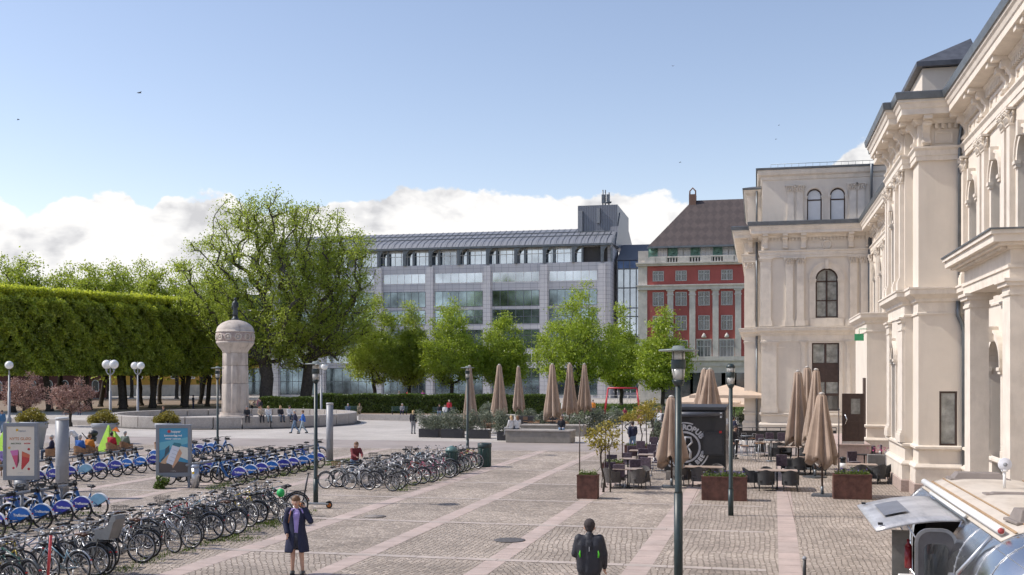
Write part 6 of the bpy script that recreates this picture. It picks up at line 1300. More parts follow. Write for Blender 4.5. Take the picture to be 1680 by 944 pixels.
# ------------------------------------------------ blue city bikes
CBL = paint('city_blue', (.015, .10, .30)); SKIRT = paint('skirt_indigo', (.05, .06, .36)); SKIRT2 = paint('skirt_blue', (.02, .14, .48)); SKIRT3 = paint('skirt_pale', (.22, .42, .58)); FEND = paint('fender_white', (.68, .70, .74))
def citybike(skirt, label, text):
    root = empty('city_bike', (0, 0, 0), 0, label, 'rental bicycle')
    for x in (-WB, WB):
        w = wheel_geo(x, heavy=True).build('wheel', BLACKM, root, fix=False); MB().torus((x, 0, WR), WR - .02, .026, 'Y', 28, 6).build('tyre', RUBBER, w, fix=False)
    m = MB(); m.tube([(.36, 0, .88), (.26, 0, .62), (.08, 0, .36), (-.06, 0, .30)], [.045, .055, .055, .05], 8).tube([(-.06, 0, .30), (-.2, 0, .70)], .03, 7).tube([(-.06, 0, .3), (-WB, 0, WR)], .03, 6)
    m.tube([(.37, 0, .90), (.40, 0, .72)], .035, 7)
    for y in (-.06, .06): m.tube([(.40, y, .70), (WB, y, WR)], .02, 5); m.tube([(-.18, y * .5, .60), (-WB, y, WR)], .014, 5)
    m.build('frame', CBL, root, fix=False)
    # rear mudguard with printed side skirts
    m = MB(); m.torus((-WB, 0, WR), WR + .035, .03, 'Y', 20, 5, -.15, 2.95, 1.4); rg_ = m.build('mudguard', FEND, root, fix=False)
    n = 14; a0, a1 = .12, 2.55
    for s in (-1, 1):
        poly = [(-WB + (WR + .03) * math.cos(a0 + (a1 - a0) * k / n), WR + (WR + .03) * math.sin(a0 + (a1 - a0) * k / n)) for k in range(n + 1)] + [(-WB - .17, WR + .12), (-WB + .0, WR + .03), (-WB + .2, WR + .03)]
        sk = MB().prism(poly, lambda a, b, d: (a, s * d, b), .050, .056).build('skirt', skirt, rg_)
        if text:
            m = MB(); put_text(m, text, .10, lambda a, b: (-WB - .02 - s * a, s * .058, WR + .17 + b), .004)
            m.build('lettering', WHITEP, sk)
    m = MB(); m.torus((WB, 0, WR), WR + .03, .03, 'Y', 14, 4, .6, 3.2, 1.3); m.build('mudguard', FEND, root, fix=False)
    MB().tube([(-.2, 0, .70), (-.24, 0, .90)], .016, 6).build('seat_post', STEEL, root, fix=False)
    m = MB(); m.lathe([(0, .0), (.07, .0), (.085, .02), (.08, .05), (.03, .065), (0, .065)], (-.29, 0, .90), 12); m.tube([(-.3, 0, .93), (-.15, 0, .935), (-.08, 0, .93)], [.06, .04, .02], 7); m.build('saddle', SADM, root, fix=False)
    m = MB(); m.tube([(.37, 0, .9), (.34, 0, 1.05)], .025, 6).tube([(.18, -.28, 1.06), (.30, -.26, 1.09), (.36, -.08, 1.07), (.36, .08, 1.07), (.30, .26, 1.09), (.18, .28, 1.06)], .014, 6); hb = m.build('handlebar', BLACKM, root, fix=False)
    m = MB(); m.obox((.46, 0, .98), (.16, .22, .10)); m.tube([(.40, -.12, .93), (.62, -.14, .93), (.62, .14, .93), (.40, .12, .93)], .014, 5).tube([(.42, -.12, 1.08), (.62, -.14, 1.1), (.62, .14, 1.1), (.42, .12, 1.08)], .012, 5); m.build('front_carrier', BLACKM, root, fix=False)
    MB().lathe([(.02, -.012), (.1, -.01), (.1, .01), (.02, .012)], (-.06, -.06, .30), 14, M=Matrix.Rotation(R(90), 3, 'X')).obox((.06, -.13, .18), (.09, .09, .02)).obox((-.18, .13, .42), (.09, .09, .02)).tube([(-.06, -.07, .3), (.06, -.09, .18)], .012, 5).tube([(-.06, .07, .3), (-.18, .09, .42)], .012, 5).build('crankset', BLACKM, root, fix=False)
    MB().obox((-.87, 0, .56), (.02, .05, .04)).build('tail_light', mat('red_reflector', (.4, .01, .01), .3), root, fix=False)
    return root
cb = [citybike(SKIRT, '', 'Trafikanten'), citybike(SKIRT2, '', 'Trafikanten'), citybike(SKIRT3, '', '')]
cn = ['indigo', 'bright blue', 'pale blue']; usedc = [False] * 3
def put_city(kd, x, y, rz, label, tilt=0):
    o = cb[kd] if not usedc[kd] else copy_tree(cb[kd]); usedc[kd] = True
    o.location = (x, y, 0); o.rotation_euler = (tilt, 0, rz); o['label'] = label; o['group'] = 'blue rental bicycles in their docks'; return o
rows = [(-20.35, 24.2, 7, .93, [0, 0, 1, 1, 0, 0, 2], 'near dock', math.pi, 0.02),
        (-20.55, 39.5, 9, .98, [0, 1, 0, 1, 0, 0, 1, 1, 0, 0], 'long dock', math.pi, .02),
        (-27.3, 36.3, 9, 1.0, [0, 0, 0, 2, 0, 0, 1, 1, 0], 'rear dock', math.pi, .0)]
for (x, y, n_, st, ks, nm, rz, sl_) in rows:
    for i in range(n_):
        put_city(ks[i], x + .015 * i + brg.uniform(-.06, .06), y + i * st, rz + brg.uniform(-.16, .06), f'blue rental bicycle, {cn[ks[i]]} skirt, {nth(i)} from near end of {nm}', brg.uniform(-.04, .04))
for (x, y, n_, st, ks, nm) in [(-22.3, 38.9, 8, 1.05, [0, 0, 1, 0, 2, 0, 1, 0, 0], 'long dock'), (-22.1, 24.4, 6, 1.0, [0, 1, 0, 0, 1, 0], 'near dock'), (-27.9, 47.2, 6, 1.1, [1, 2, 0, 1, 0, 1], 'farthest dock')]:
    for i in range(n_):
        put_city(ks[i], x + brg.uniform(-.06, .06), y + i * st, brg.uniform(-.1, .15), f'blue rental bicycle facing right, {cn[ks[i]]} skirt, {nth(i)} from near end of {nm}')
c = P(536, 757); put_city(0, c.x - .9, c.y + .1, R(5), 'blue rental bicycle standing alone beside the slimmer grey pillar')
for a, b, lb in ((Vector((-21.3, 24, 0)), Vector((-21.2, 30.3, 0)), 'grey dock rail of the near blue bicycles'), (Vector((-21.5, 38, 0)), Vector((-21.3, 50, 0)), 'grey dock rail of the long blue bicycle row'), (Vector((-28.3, 36, 0)), Vector((-28.3, 46, 0)), 'grey dock rail of the rear blue bicycle row')):
    rail(a, b, .88, lb, .055, 7, 'bicycle_dock', GREYM)
# bicycles parked in the street behind the hedge
for i in range(26):
    px = 612 + i * 11.5 + brg.uniform(-3, 3); z = 160; k = brg.choice(['black', 'silver', 'white', 'dark grey']); c = atD(px, z)
    o = put_bike(k, c.x, c.y, brg.uniform(-.5, .5) + (math.pi if i % 2 else 0), 'bicycle parked in the far row under the trees behind the long hedge', 'far bicycles parked behind the hedge')
# ---------------------------------------------------------------- café furniture
def wicker(matl, label, c, rz, group='dark wicker armchairs on the square', blanket=False):
    o = empty('wicker_armchair', c, rz, label, 'armchair', group)   # faces +y, the back at -y
    w, dp = .56, .56; m = MB(); m.box(-w / 2 + .04, w / 2 - .04, -dp / 2 + .04, dp / 2, .34, .42); m.build('seat', matl, o, bevel=.015)
    n = 14; vs = []; 
    for j, (zz, off) in enumerate(((.22, 0), (.42, .01), (.62, .03), (.78, .055))):
        for k in range(n + 1):
            a = math.pi * (1 + k / n); px, py = (w / 2 + off * .6) * math.cos(a), (dp / 2 + off) * math.sin(a) * 1.0; s = abs(math.cos(a)) ** 2
            z = zz if j < 3 else (.80 - .16 * s); z = min(z, .80 - .16 * s) if j == 2 else z
            vs.append((px, py + .02, z))
    for j, zz in enumerate((.22, .64, .64, .64)):
        pass
    m = MB(); N_ = n + 1; inner = [(x * .86, y * .86, z) for x, y, z in vs]; allv = vs + inner; K = len(vs); fs = []
    for j in range(3):
        for k in range(n): fs.append((j * N_ + k, j * N_ + k + 1, (j + 1) * N_ + k + 1, (j + 1) * N_ + k)); fs.append((K + j * N_ + k, K + (j + 1) * N_ + k, K + (j + 1) * N_ + k + 1, K + j * N_ + k + 1))
    for k in range(n): fs.append((3 * N_ + k, 3 * N_ + k + 1, K + 3 * N_ + k + 1, K + 3 * N_ + k)); fs.append((k, K + k, K + k + 1, k + 1))
    for k in (0, n):
        for j in range(3): fs.append((j * N_ + k, (j + 1) * N_ + k, K + (j + 1) * N_ + k, K + j * N_ + k))
    m.add(allv, fs); m.build('backrest', matl, o)
    for s in (-1, 1): MB().box(s * w / 2 - .035, s * w / 2 + .035, 0, dp / 2, .22, .64).build('armrest', matl, o, bevel=.012)
    for sx in (-1, 1):
        for sy in (-1, 1): MB().tube([(sx * (w / 2 - .04), sy * (dp / 2 - .05), .34), (sx * (w / 2 - .03), sy * (dp / 2 - .02), 0)], .02, 6).build('leg', matl, o)
    return o
def table(c, rz, label, w=.8, d=.8, h=.74, cross=True, top=TTOP, group='pale topped café tables'):
    o = empty('cafe_table', c, rz, label, 'table', group); MB().box(-w / 2, w / 2, -d / 2, d / 2, h - .035, h).build('tabletop', top, o, bevel=.006)
    if cross: MB().tube([(0, 0, .03), (0, 0, h - .035)], .03, 8).build('pedestal', BLACKM, o); MB().box(-.25, .25, -.03, .03, 0, .03).box(-.03, .03, -.25, -.031, 0, .03).box(-.03, .03, .031, .25, 0, .03).build('foot', BLACKM, o)
    else:
        for sx in (-1, 1):
            for sy in (-1, 1): MB().box(sx * (w / 2 - .04) - .02, sx * (w / 2 - .04) + .02, sy * (d / 2 - .04) - .02, sy * (d / 2 - .04) + .02, 0, h - .036).build('leg', BLACKM, o)
    return o
def bistro(c, rz, label, matl=TWOOD, group='wooden folding chairs', frame=BLACKM):
    o = empty('folding_chair', c, rz, label, 'chair', group); m = MB(); [m.box(-.2, .2, y, y + .06, .43, .455) for y in (-.18, -.1, -.02, .06, .14)]; m.build('seat', matl, o)
    m = MB(); [m.box(-.2, .2, -.235 - .02 * k, -.215 - .02 * k, .60 + .1 * k, .66 + .1 * k) for k in range(3)]; m.build('backrest', matl, o)
    for s in (-1, 1): MB().tube([(s * .2, .2, 0), (s * .2, -.2, .45), (s * .2, -.27, .88)], .013, 5).build('leg', frame, o); MB().tube([(s * .18, -.2, 0), (s * .18, .2, .43)], .013, 5).build('leg', frame, o)
    return o
def canopy_mod(seed, R0):
    rg = random.Random(seed); ph = rg.uniform(0, 6)
    return lambda r, z, g, j: (r * (1 + (.26 + .10 * math.sin(3 * g + ph)) * math.cos(8 * g + ph) * min(1, j / 3) + .06 * math.cos(17 * g + ph * 2)), z + (0 if j < 7 else (.16 * math.cos(4 * g + ph) + .10 * math.cos(8 * g + 1) + .07 * math.sin(g * 2 + ph))))
def parasol_closed(c, h, Lc, label, w=.36, base=True, seed=1, pole=DWOOD, strap=False):
    o = empty('closed_parasol', c, seed, label, 'parasol', 'closed taupe parasols'); o.rotation_euler = (.012 * math.sin(seed * 3.1), .014 * math.cos(seed * 1.7), seed); MB().tube([(0, 0, 0), (0, 0, h - .05)], .035, 8).build('pole', pole, o)
    zt = h; prof = [(.05, zt - .02), (w * .32, zt - .12), (w * .45, zt - Lc * .25), (w * .60, zt - Lc * .45), (w * .74, zt - Lc * .62), (w * .90, zt - Lc * .78), (w * 1.0, zt - Lc * .9), (w * 1.05, zt - Lc), (w * .35, zt - Lc * .92)]
    k = len(prof); MB().lathe(prof[::-1], n=64, mod=lambda r, z, g, j: canopy_mod(seed, w)(r, z, g, k - 1 - j), cap=False).build('canopy', CANVAS, o)
    MB().lathe([(.09, h - .06), (.10, h - .01), (.04, h + .03), (0, h + .03)], n=12).build('top_cap', mat('pale_cap', (.5, .47, .43), .5), o)
    m = MB(); [m.tube([(0, 0, h - Lc * .75), (.2 * math.cos(a), .2 * math.sin(a), h - Lc * .95)], .012, 4) for a in np.arange(0, 6.2, .785)]; m.build('ribs', DWOOD, o)
    if base: MB().box(-.35, .35, -.35, .35, 0, .07).tube([(0, 0, .07), (0, 0, .35)], .055, 10).build('base', ZINC, o)
    return o
def parasol_open(c, h, w, label):
    o = empty('open_parasol', c, 0, label, 'parasol', 'open cream parasols'); MB().tube([(0, 0, 0), (0, 0, h)], .04, 8).build('pole', DWOOD, o)
    q = w / 2; m = MB(); m.add([(-q, -q, h - .75), (q, -q, h - .75), (q, q, h - .75), (-q, q, h - .75), (0, 0, h), (-q, -q, h - .95), (q, -q, h - .95), (q, q, h - .95), (-q, q, h - .95), (0, 0, h - .06)],
        [(0, 1, 4), (1, 2, 4), (2, 3, 4), (3, 0, 4), (0, 5, 6, 1), (1, 6, 7, 2), (2, 7, 8, 3), (3, 8, 5, 0), (6, 5, 9), (7, 6, 9), (8, 7, 9), (5, 8, 9)]); m.build('canopy', CREAMC, o, fix=False)
    m = MB(); [m.tube([(0, 0, h - .9), (x * q * .95, y * q * .95, h - .9)], .015, 4) for x, y in ((-1, -1), (1, -1), (1, 1), (-1, 1), (0, 1), (1, 0), (-1, 0), (0, -1))]; m.build('ribs', DWOOD, o); MB().box(-.4, .4, -.4, .4, 0, .1).build('base', ZINC, o)
    return o
def corten(c, w, d, h, label, plant='flowers'):
    o = empty('corten_planter', c, 0, label, 'planter', 'rust brown steel planters'); m = MB(); m.box(-w / 2, w / 2, -d / 2, d / 2, 0, h - .001); m.build('box', CORTEN, o, bevel=.008); 
    m = MB(); m.prism(rect(-w / 2 - .01, w / 2 + .01, -d / 2 - .01, d / 2 + .01), lambda a, b, q: (a, b, q), h - .03, h + .015, [rect(-w / 2 + .03, w / 2 - .03, -d / 2 + .03, d / 2 - .03)]); m.build('rim', CORTEN, o)
    rg = np.random.default_rng(int(abs(c[0] * 100))); n = int(700 * w); p = np.stack([rg.uniform(-w / 2 + .05, w / 2 - .05, n), rg.uniform(-d / 2 + .05, d / 2 - .05, n), h + np.abs(rg.normal(size=n)) * .07], 1); leaves('planting', p, .05, GRASSL, o)
    n = int(40 * w); p = np.stack([rg.uniform(-w / 2 + .05, w / 2 - .05, n), rg.uniform(-d / 2 + .05, d / 2 - .05, n), h + .08 + np.abs(rg.normal(size=n)) * .06], 1); leaves('flowers', p, .06, mat('violet_petals' if w > 1 else 'pale_petals', (.10, .06, .30) if w > 1 else (.5, .5, .3), .7), o)
    return o
# --- the near café on the right
corten(P(963, 819) + Vector((0, .25, 0)), .72, .55, .83, 'small square rust brown planter with a rope post, left end of the near café')
corten(P(1188, 822) + Vector((0, .3, 0)), 1.55, .6, .82, 'long rust brown planter behind the lantern lamp without a disc')
corten(P(1399, 820) + Vector((0, .35, 0)), 1.30, .6, .86, 'long rust brown planter beside the silver trailer hatch')
corten(P(1006, 783), .9, .6, .6, 'low rust brown planter among plum chairs behind the small square planter')
corten(P(1045, 748), 1.3, .5, .55, 'low rust brown planter beside the path, behind the plum chairs')
def setW(cx, cy, w, chairs, tl, cl, m_=RATTAN, d=.8, grp='dark wicker armchairs on the square'):
    table((cx, cy, 0), 0, tl, w, d)
    for i, (dx, dy, rz) in enumerate(chairs): wicker(m_, cl[i] if isinstance(cl, list) else f'{cl}, {nth(i)} from the left', (cx + dx, cy + dy, 0), rz, grp)
q = P(1275, 803)
setW(q.x, q.y, 1.5, [(-1.0, .3, R(-70)), (-.42, -.55, 0), (.48, -.55, 0), (-.4, .6, math.pi), (.5, .6, math.pi)], 'pale topped table in front of the tall parasols, ringed by dark wicker chairs', ['dark wicker armchair at the left end of the central front table', 'dark wicker armchair with its back to us, left at the central front table', 'dark wicker armchair with its back to us, right at the central front table', 'dark wicker armchair behind the central front table, left', 'dark wicker armchair behind the central front table, right'])
q = P(1030, 800)
setW(q.x, q.y, 1.1, [(-.62, -.35, R(-35)), (.42, -.4, R(25)), (-.55, .55, R(200)), (.5, .5, R(165))], 'pale topped table right of the small square planter', ['taupe wicker armchair nearest the small square planter', 'taupe wicker armchair, front right of the table by the small square planter', 'taupe wicker armchair, back left of the table by the small square planter', 'taupe wicker armchair, back right of the table by the small square planter'], TRATTAN)
q = P(1150, 797)
setW(q.x + .1, q.y + .2, 1.5, [(-.9, -.25, R(-20)), (-.15, -.55, 0), (.5, .6, math.pi)], 'table in front of the black food trailer', ['taupe wicker armchair just right of the nearest lamp pole', 'taupe wicker armchair left of the long planter before the food trailer', 'taupe wicker armchair at the back of the table before the food trailer'], TRATTAN)
q = P(1418, 792)
setW(q.x - .1, q.y + .1, 1.2, [(-.1, -.6, R(5)), (.62, -.45, R(30)), (.95, .35, R(80))], 'table between the long planter and the station wall', ['dark wicker armchair just behind the planter beside the trailer hatch', 'taupe wicker armchair with its back to the trailer by the station wall', 'grey wicker armchair against the station wall pilaster'], RATTAN)
q = P(1330, 778)
setW(q.x, q.y, 1.6, [(-.5, -.55, 0), (.35, -.55, 0), (-1.0, .2, R(-90)), (.0, .6, math.pi)], 'second row table left of the nearest closed parasol', ['dark wicker armchair, left of two just left of the nearest closed parasol', 'dark wicker armchair directly left of the nearest closed parasol pole', 'dark wicker armchair at the left end of the second row table', 'dark wicker armchair behind the second row table'])
q = P(1306, 757)
setW(q.x, q.y, 1.8, [(-1.1, 0, R(-90)), (-.5, .6, math.pi), (.4, -.6, 0)], 'third row long table left of the parasol group', ['dark wicker armchair at the left end of the third row long table', 'dark wicker armchair behind the third row long table', 'dark wicker armchair before the third row long table'])
q = P(1262, 748)
setW(q.x, q.y, 1.6, [(-.5, -.6, 0), (.5, -.6, 0), (-.5, .6, math.pi), (.5, .6, math.pi)], 'table in the middle of the café near the black barrier', ['dark wicker armchair, front left of the table near the black barrier', 'dark wicker armchair, front right of the table near the black barrier', 'dark wicker armchair, back left of the table near the black barrier', 'dark wicker armchair, back right of the table near the black barrier'])
# bar tables and steel stools
for i, (px, by, lb) in enumerate([(1212, 755, 'slim steel high stool just right of the lantern lamp'), (1222, 757, 'slim steel high stool, second right of the lantern lamp'), (1236, 758, 'slim steel high stool, third right of the lantern lamp'), (1246, 752, 'slim steel high stool nearest the round pedestal table'), (1216, 741, 'slim steel high stool behind the others, left'), (1232, 742, 'slim steel high stool behind the others, right')]):
    o = empty('bar_stool', P(px, by), .2 * i, lb, 'stool', 'steel high stools')
    MB().box(-.18, .18, -.18, .18, .76, .80).build('seat', TWOOD if i % 2 else BLACKM, o); MB().tube([(-.17, -.18, .8), (-.18, -.22, 1.05), (.18, -.22, 1.05), (.17, -.18, .8)], .014, 5).build('backrest', STEEL, o)
    for sx in (-1, 1):
        for sy in (-1, 1): MB().tube([(sx * .16, sy * .16, .77), (sx * .22, sy * .22, 0)], .014, 5).build('leg', STEEL, o)
    MB().tube([(-.2, -.2, .3), (.2, -.2, .3), (.2, .2, .3), (-.2, .2, .3), (-.2, -.2, .3)], .01, 4).build('footrest', STEEL, o)
for px, by, lb in ((1265, 757, 'round pedestal high table in the middle of the café'), (1226, 748, 'high table among the steel stools')):
    o = empty('high_table', P(px, by), 0, lb, 'table'); MB().lathe([(0, 1.05), (.36, 1.05), (.37, 1.07), (.36, 1.09), (0, 1.09)], n=20).build('tabletop', ZINC, o); MB().tube([(0, 0, .04), (0, 0, 1.05)], .035, 8).build('pedestal', ZINC, o); MB().lathe([(0, 0), (.27, 0), (.25, .04), (0, .05)], n=18).build('foot', ZINC, o)
# plum blankets over benches/chairs near the path and the wall
def blanket_chair(c, rz, label):
    o = bistro(c, rz, label, PURPLEB, 'chairs draped with plum blankets', STEEL); MB().box(-.23, .23, -.30, -.22, .42, .92).build('blanket', PURPLEB, o, bevel=.02); MB().box(-.23, .23, -.22, .2, .456, .48).build('cushion', PURPLEB, o, bevel=.01); return o
for i, (px, by, rz) in enumerate(sorted([(1000, 795, .2), (1018, 800, -.1), (1004, 780, .1), (1026, 778, 3.0), (1040, 790, .3), (1062, 786, -.2), (1055, 768, .1), (1036, 762, .2), (1068, 760, 3.1), (1078, 775, 3.0), (1052, 752, 0), (1072, 745, 3.1)])):
    blanket_chair(P(px, by), rz, f'chair with a plum blanket beside the path, {nth(i)} from the left')
for i, (px, by) in enumerate([(1030, 780), (1060, 772), (1045, 764)]): table(P(px, by), 0, f'small table among the plum blanket chairs, {nth(i)} from the front', .7, .7)
for i, (px, by, rz) in enumerate([(1246, 738, 0), (1262, 735, .1), (1282, 735, 0), (1300, 737, 0), (1312, 745, .2), (1322, 735, 0), (1282, 780, 0)]):
    blanket_chair(P(px, by), rz, f'chair with a plum blanket, {nth(i)} from the left before the black barrier' if i < 6 else 'plum blanket chair just behind the central front table')
for i, (px, by, rz) in enumerate([(1410, 757, R(180)), (1424, 762, R(100)), (1436, 760, R(90)), (1402, 775, R(200))]):
    blanket_chair(P(px, by), rz, f'chair with a plum blanket, {nth(i)} from the left by the station landing')
table(P(1418, 772), 0, 'dark topped table by the station landing', 1.3, .7, top=BLACKM)
o = empty('grey_planter', P(1443, 778), 0, 'tall grey planter box with pink geraniums against the station wall', 'planter'); MB().box(-.5, .5, -.25, .25, 0, .85).build('box', mat('grey_planter_box', (.22, .215, .205), .8), o, bevel=.01)
for dx in (-.25, .25): bush('x', None, (dx, 0, .85), .24, .2, .24, 500, .07, GRASSL, parent=o)
n = 90; p = np.stack([nrg.normal(size=n) * .3, nrg.normal(size=n) * .12, 1.1 + nrg.normal(size=n) * .06], 1); leaves('geranium_flowers', p, .06, mat('pink_petals', (.55, .08, .25), .7), o)
# blackboard and black & white guide bollard
o = empty('smoke_ashtray', P(1383, 800), 0, 'black and white slim post bin behind the planter by the hatch', 'post'); MB().tube([(0, 0, 0), (0, 0, .75)], .10, 12).build('lower_post', BLACKM, o); MB().tube([(0, 0, .752), (0, 0, .95)], .13, 12).build('white_band', WHITEP, o); MB().tube([(0, 0, .952), (0, 0, 1.1)], .10, 12).build('upper_post', BLACKM, o); MB().lathe([(0, 1.1), (.14, 1.1), (.1, 1.18), (0, 1.2)], n=12).build('cap', BLACKM, o)
# closed parasols, right café
parasol_closed(P(1349, 814), 3.72, 2.45, 'nearest closed taupe parasol in front of the group, jacket hanging at its pole', .50, seed=3)
tag(MB().sphere((0, 0, 1.15), .17, 10, 8, (1, .6, 1.6)).build('dark_coat', mat('navy_cloth', (.03, .035, .06), .9)), 'dark coat hanging under the nearest closed parasol', 'coat').location = P(1345, 808)
parasol_closed(P(1310, 778), 4.55, 3.2, 'closed taupe parasol, left of the tall group of three before the station', .47, seed=5)
parasol_closed(P(1326, 770), 4.75, 3.4, 'closed taupe parasol, middle of the tall group of three before the station', .45, seed=6)
parasol_closed(P(1337, 784), 4.62, 3.1, 'closed taupe parasol, right of the tall group of three before the station', .42, seed=7)
parasol_closed(P(1102, 800), 3.55, 2.55, 'closed taupe parasol hanging half over the burger trailer logo', .50, seed=8)
parasol_closed(P(1163, 742), 4.72, 2.7, 'closed taupe parasol rising behind the black trailer, front', .60, seed=9)
parasol_closed(P(1155, 733), 4.75, 2.6, 'closed taupe parasol behind the black trailer, mostly hidden', .5, seed=10)
for px, z, top, w, lb in ((1196, 76, 630, 5.2, 'open cream parasol right of the closed pair behind the black trailer'), (1155, 84, 643, 5.5, 'open cream parasol left of the closed pair behind the black trailer'), (1205, 92, 648, 4.5, 'lower open cream parasol beside the station corner')):
    parasol_open(atD(px, z), HC + (HOR - top) / FPX * z, w, lb)
# --- centre terrace parasols
for i, (px, z, top, bot, w, lb) in enumerate([(772, 78, 600, 690, .42, 'closed taupe parasol nearest the lamp, leftmost of six'), (818, 80, 598, 680, .50, 'wide closed taupe parasol, second from the left of six'), (852, 92, 601, 672, .42, 'slim closed taupe parasol, third from the left of six'),
        (907, 79, 597, 683, .52, 'closed taupe parasol, fourth from the left of six'), (934, 82, 596, 676, .50, 'closed taupe parasol, fifth from the left of six'), (959, 84, 597, 672, .46, 'closed taupe parasol, rightmost of six')]):
    h = HC + (HOR - top) / FPX * z; hb = HC + (HOR - bot) / FPX * z; parasol_closed(atD(px, z), h, h - hb, lb, w, seed=20 + i)
# --- terrace planters with olive bushes
BP = mat('black_planter', (.035, .034, .038), .6)
for i, (px, by, wpx, bw) in enumerate([(703, 718, 34, 1.3), (741, 719, 37, 1.5), (784, 720, 37, 1.3), (823, 723, 16, .7), (1215, 716, 26, 1.0)]):
    c = P(px, by); z = FPX * HC / (by - HOR); w = wpx / FPX * z; o = empty('black_planter', c, 0, f'black rectangular planter, {nth(i)} from the left, at the terrace edge' if i < 4 else 'black planter with a green bush near the station corner', 'planter', 'black terrace planters')
    MB().box(-w / 2, w / 2, 0, .6, 0, .6).build('box', BP, o, bevel=.01)
    m = MB()
    for k in range(4): x = w * (.2 + .2 * k) - w / 2; m.tube([(x, .3, .55), (x + rng.uniform(-.2, .2), .3, 1.1), (x + rng.uniform(-.3, .3), .3, 1.5)], [.02, .015, .008], 4)
    m.build('stems', BARK, o, fix=False); rg = np.random.default_rng(i + 70); n = 2600; cc = np.stack([rg.uniform(-w * .55, w * .55, 9), rg.uniform(.1, .5, 9), rg.uniform(.9, 1.7, 9)], 1); p = cc[rg.integers(0, 9, n)] + rg.normal(size=(n, 3)) * .2; p[:, 2] = np.maximum(p[:, 2], .6); leaves('olive_foliage', p, .10, OLIVE, o)
ob = [(720, 80, 2.4, 1.9), (760, 84, 2.2, 1.9), (800, 88, 1.6, 1.7), (866, 96, 2.0, 1.8), (888, 88, 1.2, 1.8), (800, 100, 2.2, 2.2), (946, 86, 1.8, 2.2), (968, 84, 2.2, 2.3), (990, 88, 2.0, 2.3), (1010, 94, 1.8, 2.4), (1060, 100, 1.5, 3.0), (1075, 88, 1.4, 2.6), (950, 78, 1.4, 1.8), (1082, 72, 1.0, 2.0)]
for i, (px, z, w, h) in enumerate(sorted(ob)):
    bush('olive_shrub', f'grey green olive shrub on the centre terrace, {nth(i)} from the left', atD(px, z), w * .6, w * .5, h * .5, 2400, .13, OLIVE, group='olive shrubs on the terrace')
def cbench(c, w, d, h, rz, label):
    o = empty('concrete_bench', c, rz, label, 'bench', 'rounded concrete benches'); r = d / 2; n = 10
    poly = [(-w / 2 + r - r * math.sin(math.pi * k / n), -r * math.cos(math.pi * k / n)) for k in range(n + 1)][::-1] + [(w / 2 - r + r * math.sin(math.pi * k / n), -r * math.cos(math.pi * k / n)) for k in range(n + 1)]
    MB().prism([(-w / 2, -d / 2), (w / 2 - .1, -d / 2), (w / 2, -d / 2 + .1), (w / 2, d / 2 - .1), (w / 2 - .1, d / 2), (-w / 2, d / 2)], lambda a, b, q: (a, b, q), .0, h - .10).build('base', mat('bench_concrete', (.27, .25, .22), .85, amt=.12, scale=3, dirt_or_reflection=((.16, .15, .13), 1.5, .6)), o, bevel=.03)
    MB().prism([(-w / 2 - .04, -d / 2 - .05), (w / 2 - .1, -d / 2 - .05), (w / 2 + .05, -d / 2 + .1), (w / 2 + .05, d / 2 - .1), (w / 2 - .1, d / 2 + .05), (-w / 2 - .04, d / 2 + .05)], lambda a, b, q: (a, b, q), h - .10, h).build('seat', mat('bench_concrete_top', (.36, .33, .30), .8, amt=.1, scale=2), o, bevel=.02)
c = P(883, 727); cbench((c.x, c.y + .8, 0), 4.3, 1.5, .82, R(-1), 'front long pale concrete bench with people sitting on both ends')
c = P(905, 716); cbench((c.x, c.y + .8, 0), 4.6, 1.3, .80, 0, 'rear long concrete bench partly hidden by the front one')
for i, (px, z, rz) in enumerate(sorted([(838, 84, 0), (848, 84, 3.1), (872, 82, .1), (880, 82, 3.0), (898, 86, .2), (915, 84, 3.0), (930, 80, .1), (944, 82, 3.1), (952, 80, 0), (862, 90, .2), (925, 90, 3.0), (905, 92, .1), (830, 92, 1.5), (801, 79, .3), (810, 80, 2.9), (795, 84, 0)])):
    bistro(atD(px, z), rz, f'wooden folding chair on the centre terrace, {nth(i)} from the left', group='wooden folding chairs on the centre terrace')
for i, (px, z) in enumerate(sorted([(843, 84), (876, 82), (906, 85), (922, 84), (937, 81), (805, 80), (868, 91)])): table(atD(px, z), 0, f'small wooden table on the centre terrace, {nth(i)} from the left', .8, .8, top=TWOOD, group='tables on the centre terrace')
tag(MB().box(-2.2, 2.2, 0, .4, 0, .9).build('dark_sofa_screen', BP, bevel=.02), 'low black wind screen at the back of the centre terrace', 'wind screen').location = atD(800, 92)
tag(MB().box(-2.0, 2.0, 0, .4, 0, .9).build('dark_sofa_screen', BP, bevel=.02), 'low black wind screen behind the parasols right of the rear bench', 'wind screen').location = atD(885, 90)
# --- black low barrier before the station
o = empty('barrier', (0, 0, 0), 0, 'long low black barrier in front of the station end wall', 'barrier'); a, b = P(1212, 727), P(1372, 727)
L = (b - a).length; dv = (b - a).normalized(); m = MB(); m.obox((a + b) / 2 + Vector((0, 0, .48)), (L, .06, .62), rotz(math.atan2(dv.y, dv.x))); m.build('panel', BLACKM, o)
m = MB(); m.tube([a + Vector((0, 0, .98)), b + Vector((0, 0, .98))], .025, 5); m.build('handrail', BLACKM, o)
for k in range(8): p = a + dv * (L * k / 7); MB().tube([p, p + Vector((0, 0, .98))], .025, 5).build('post', BLACKM, o)
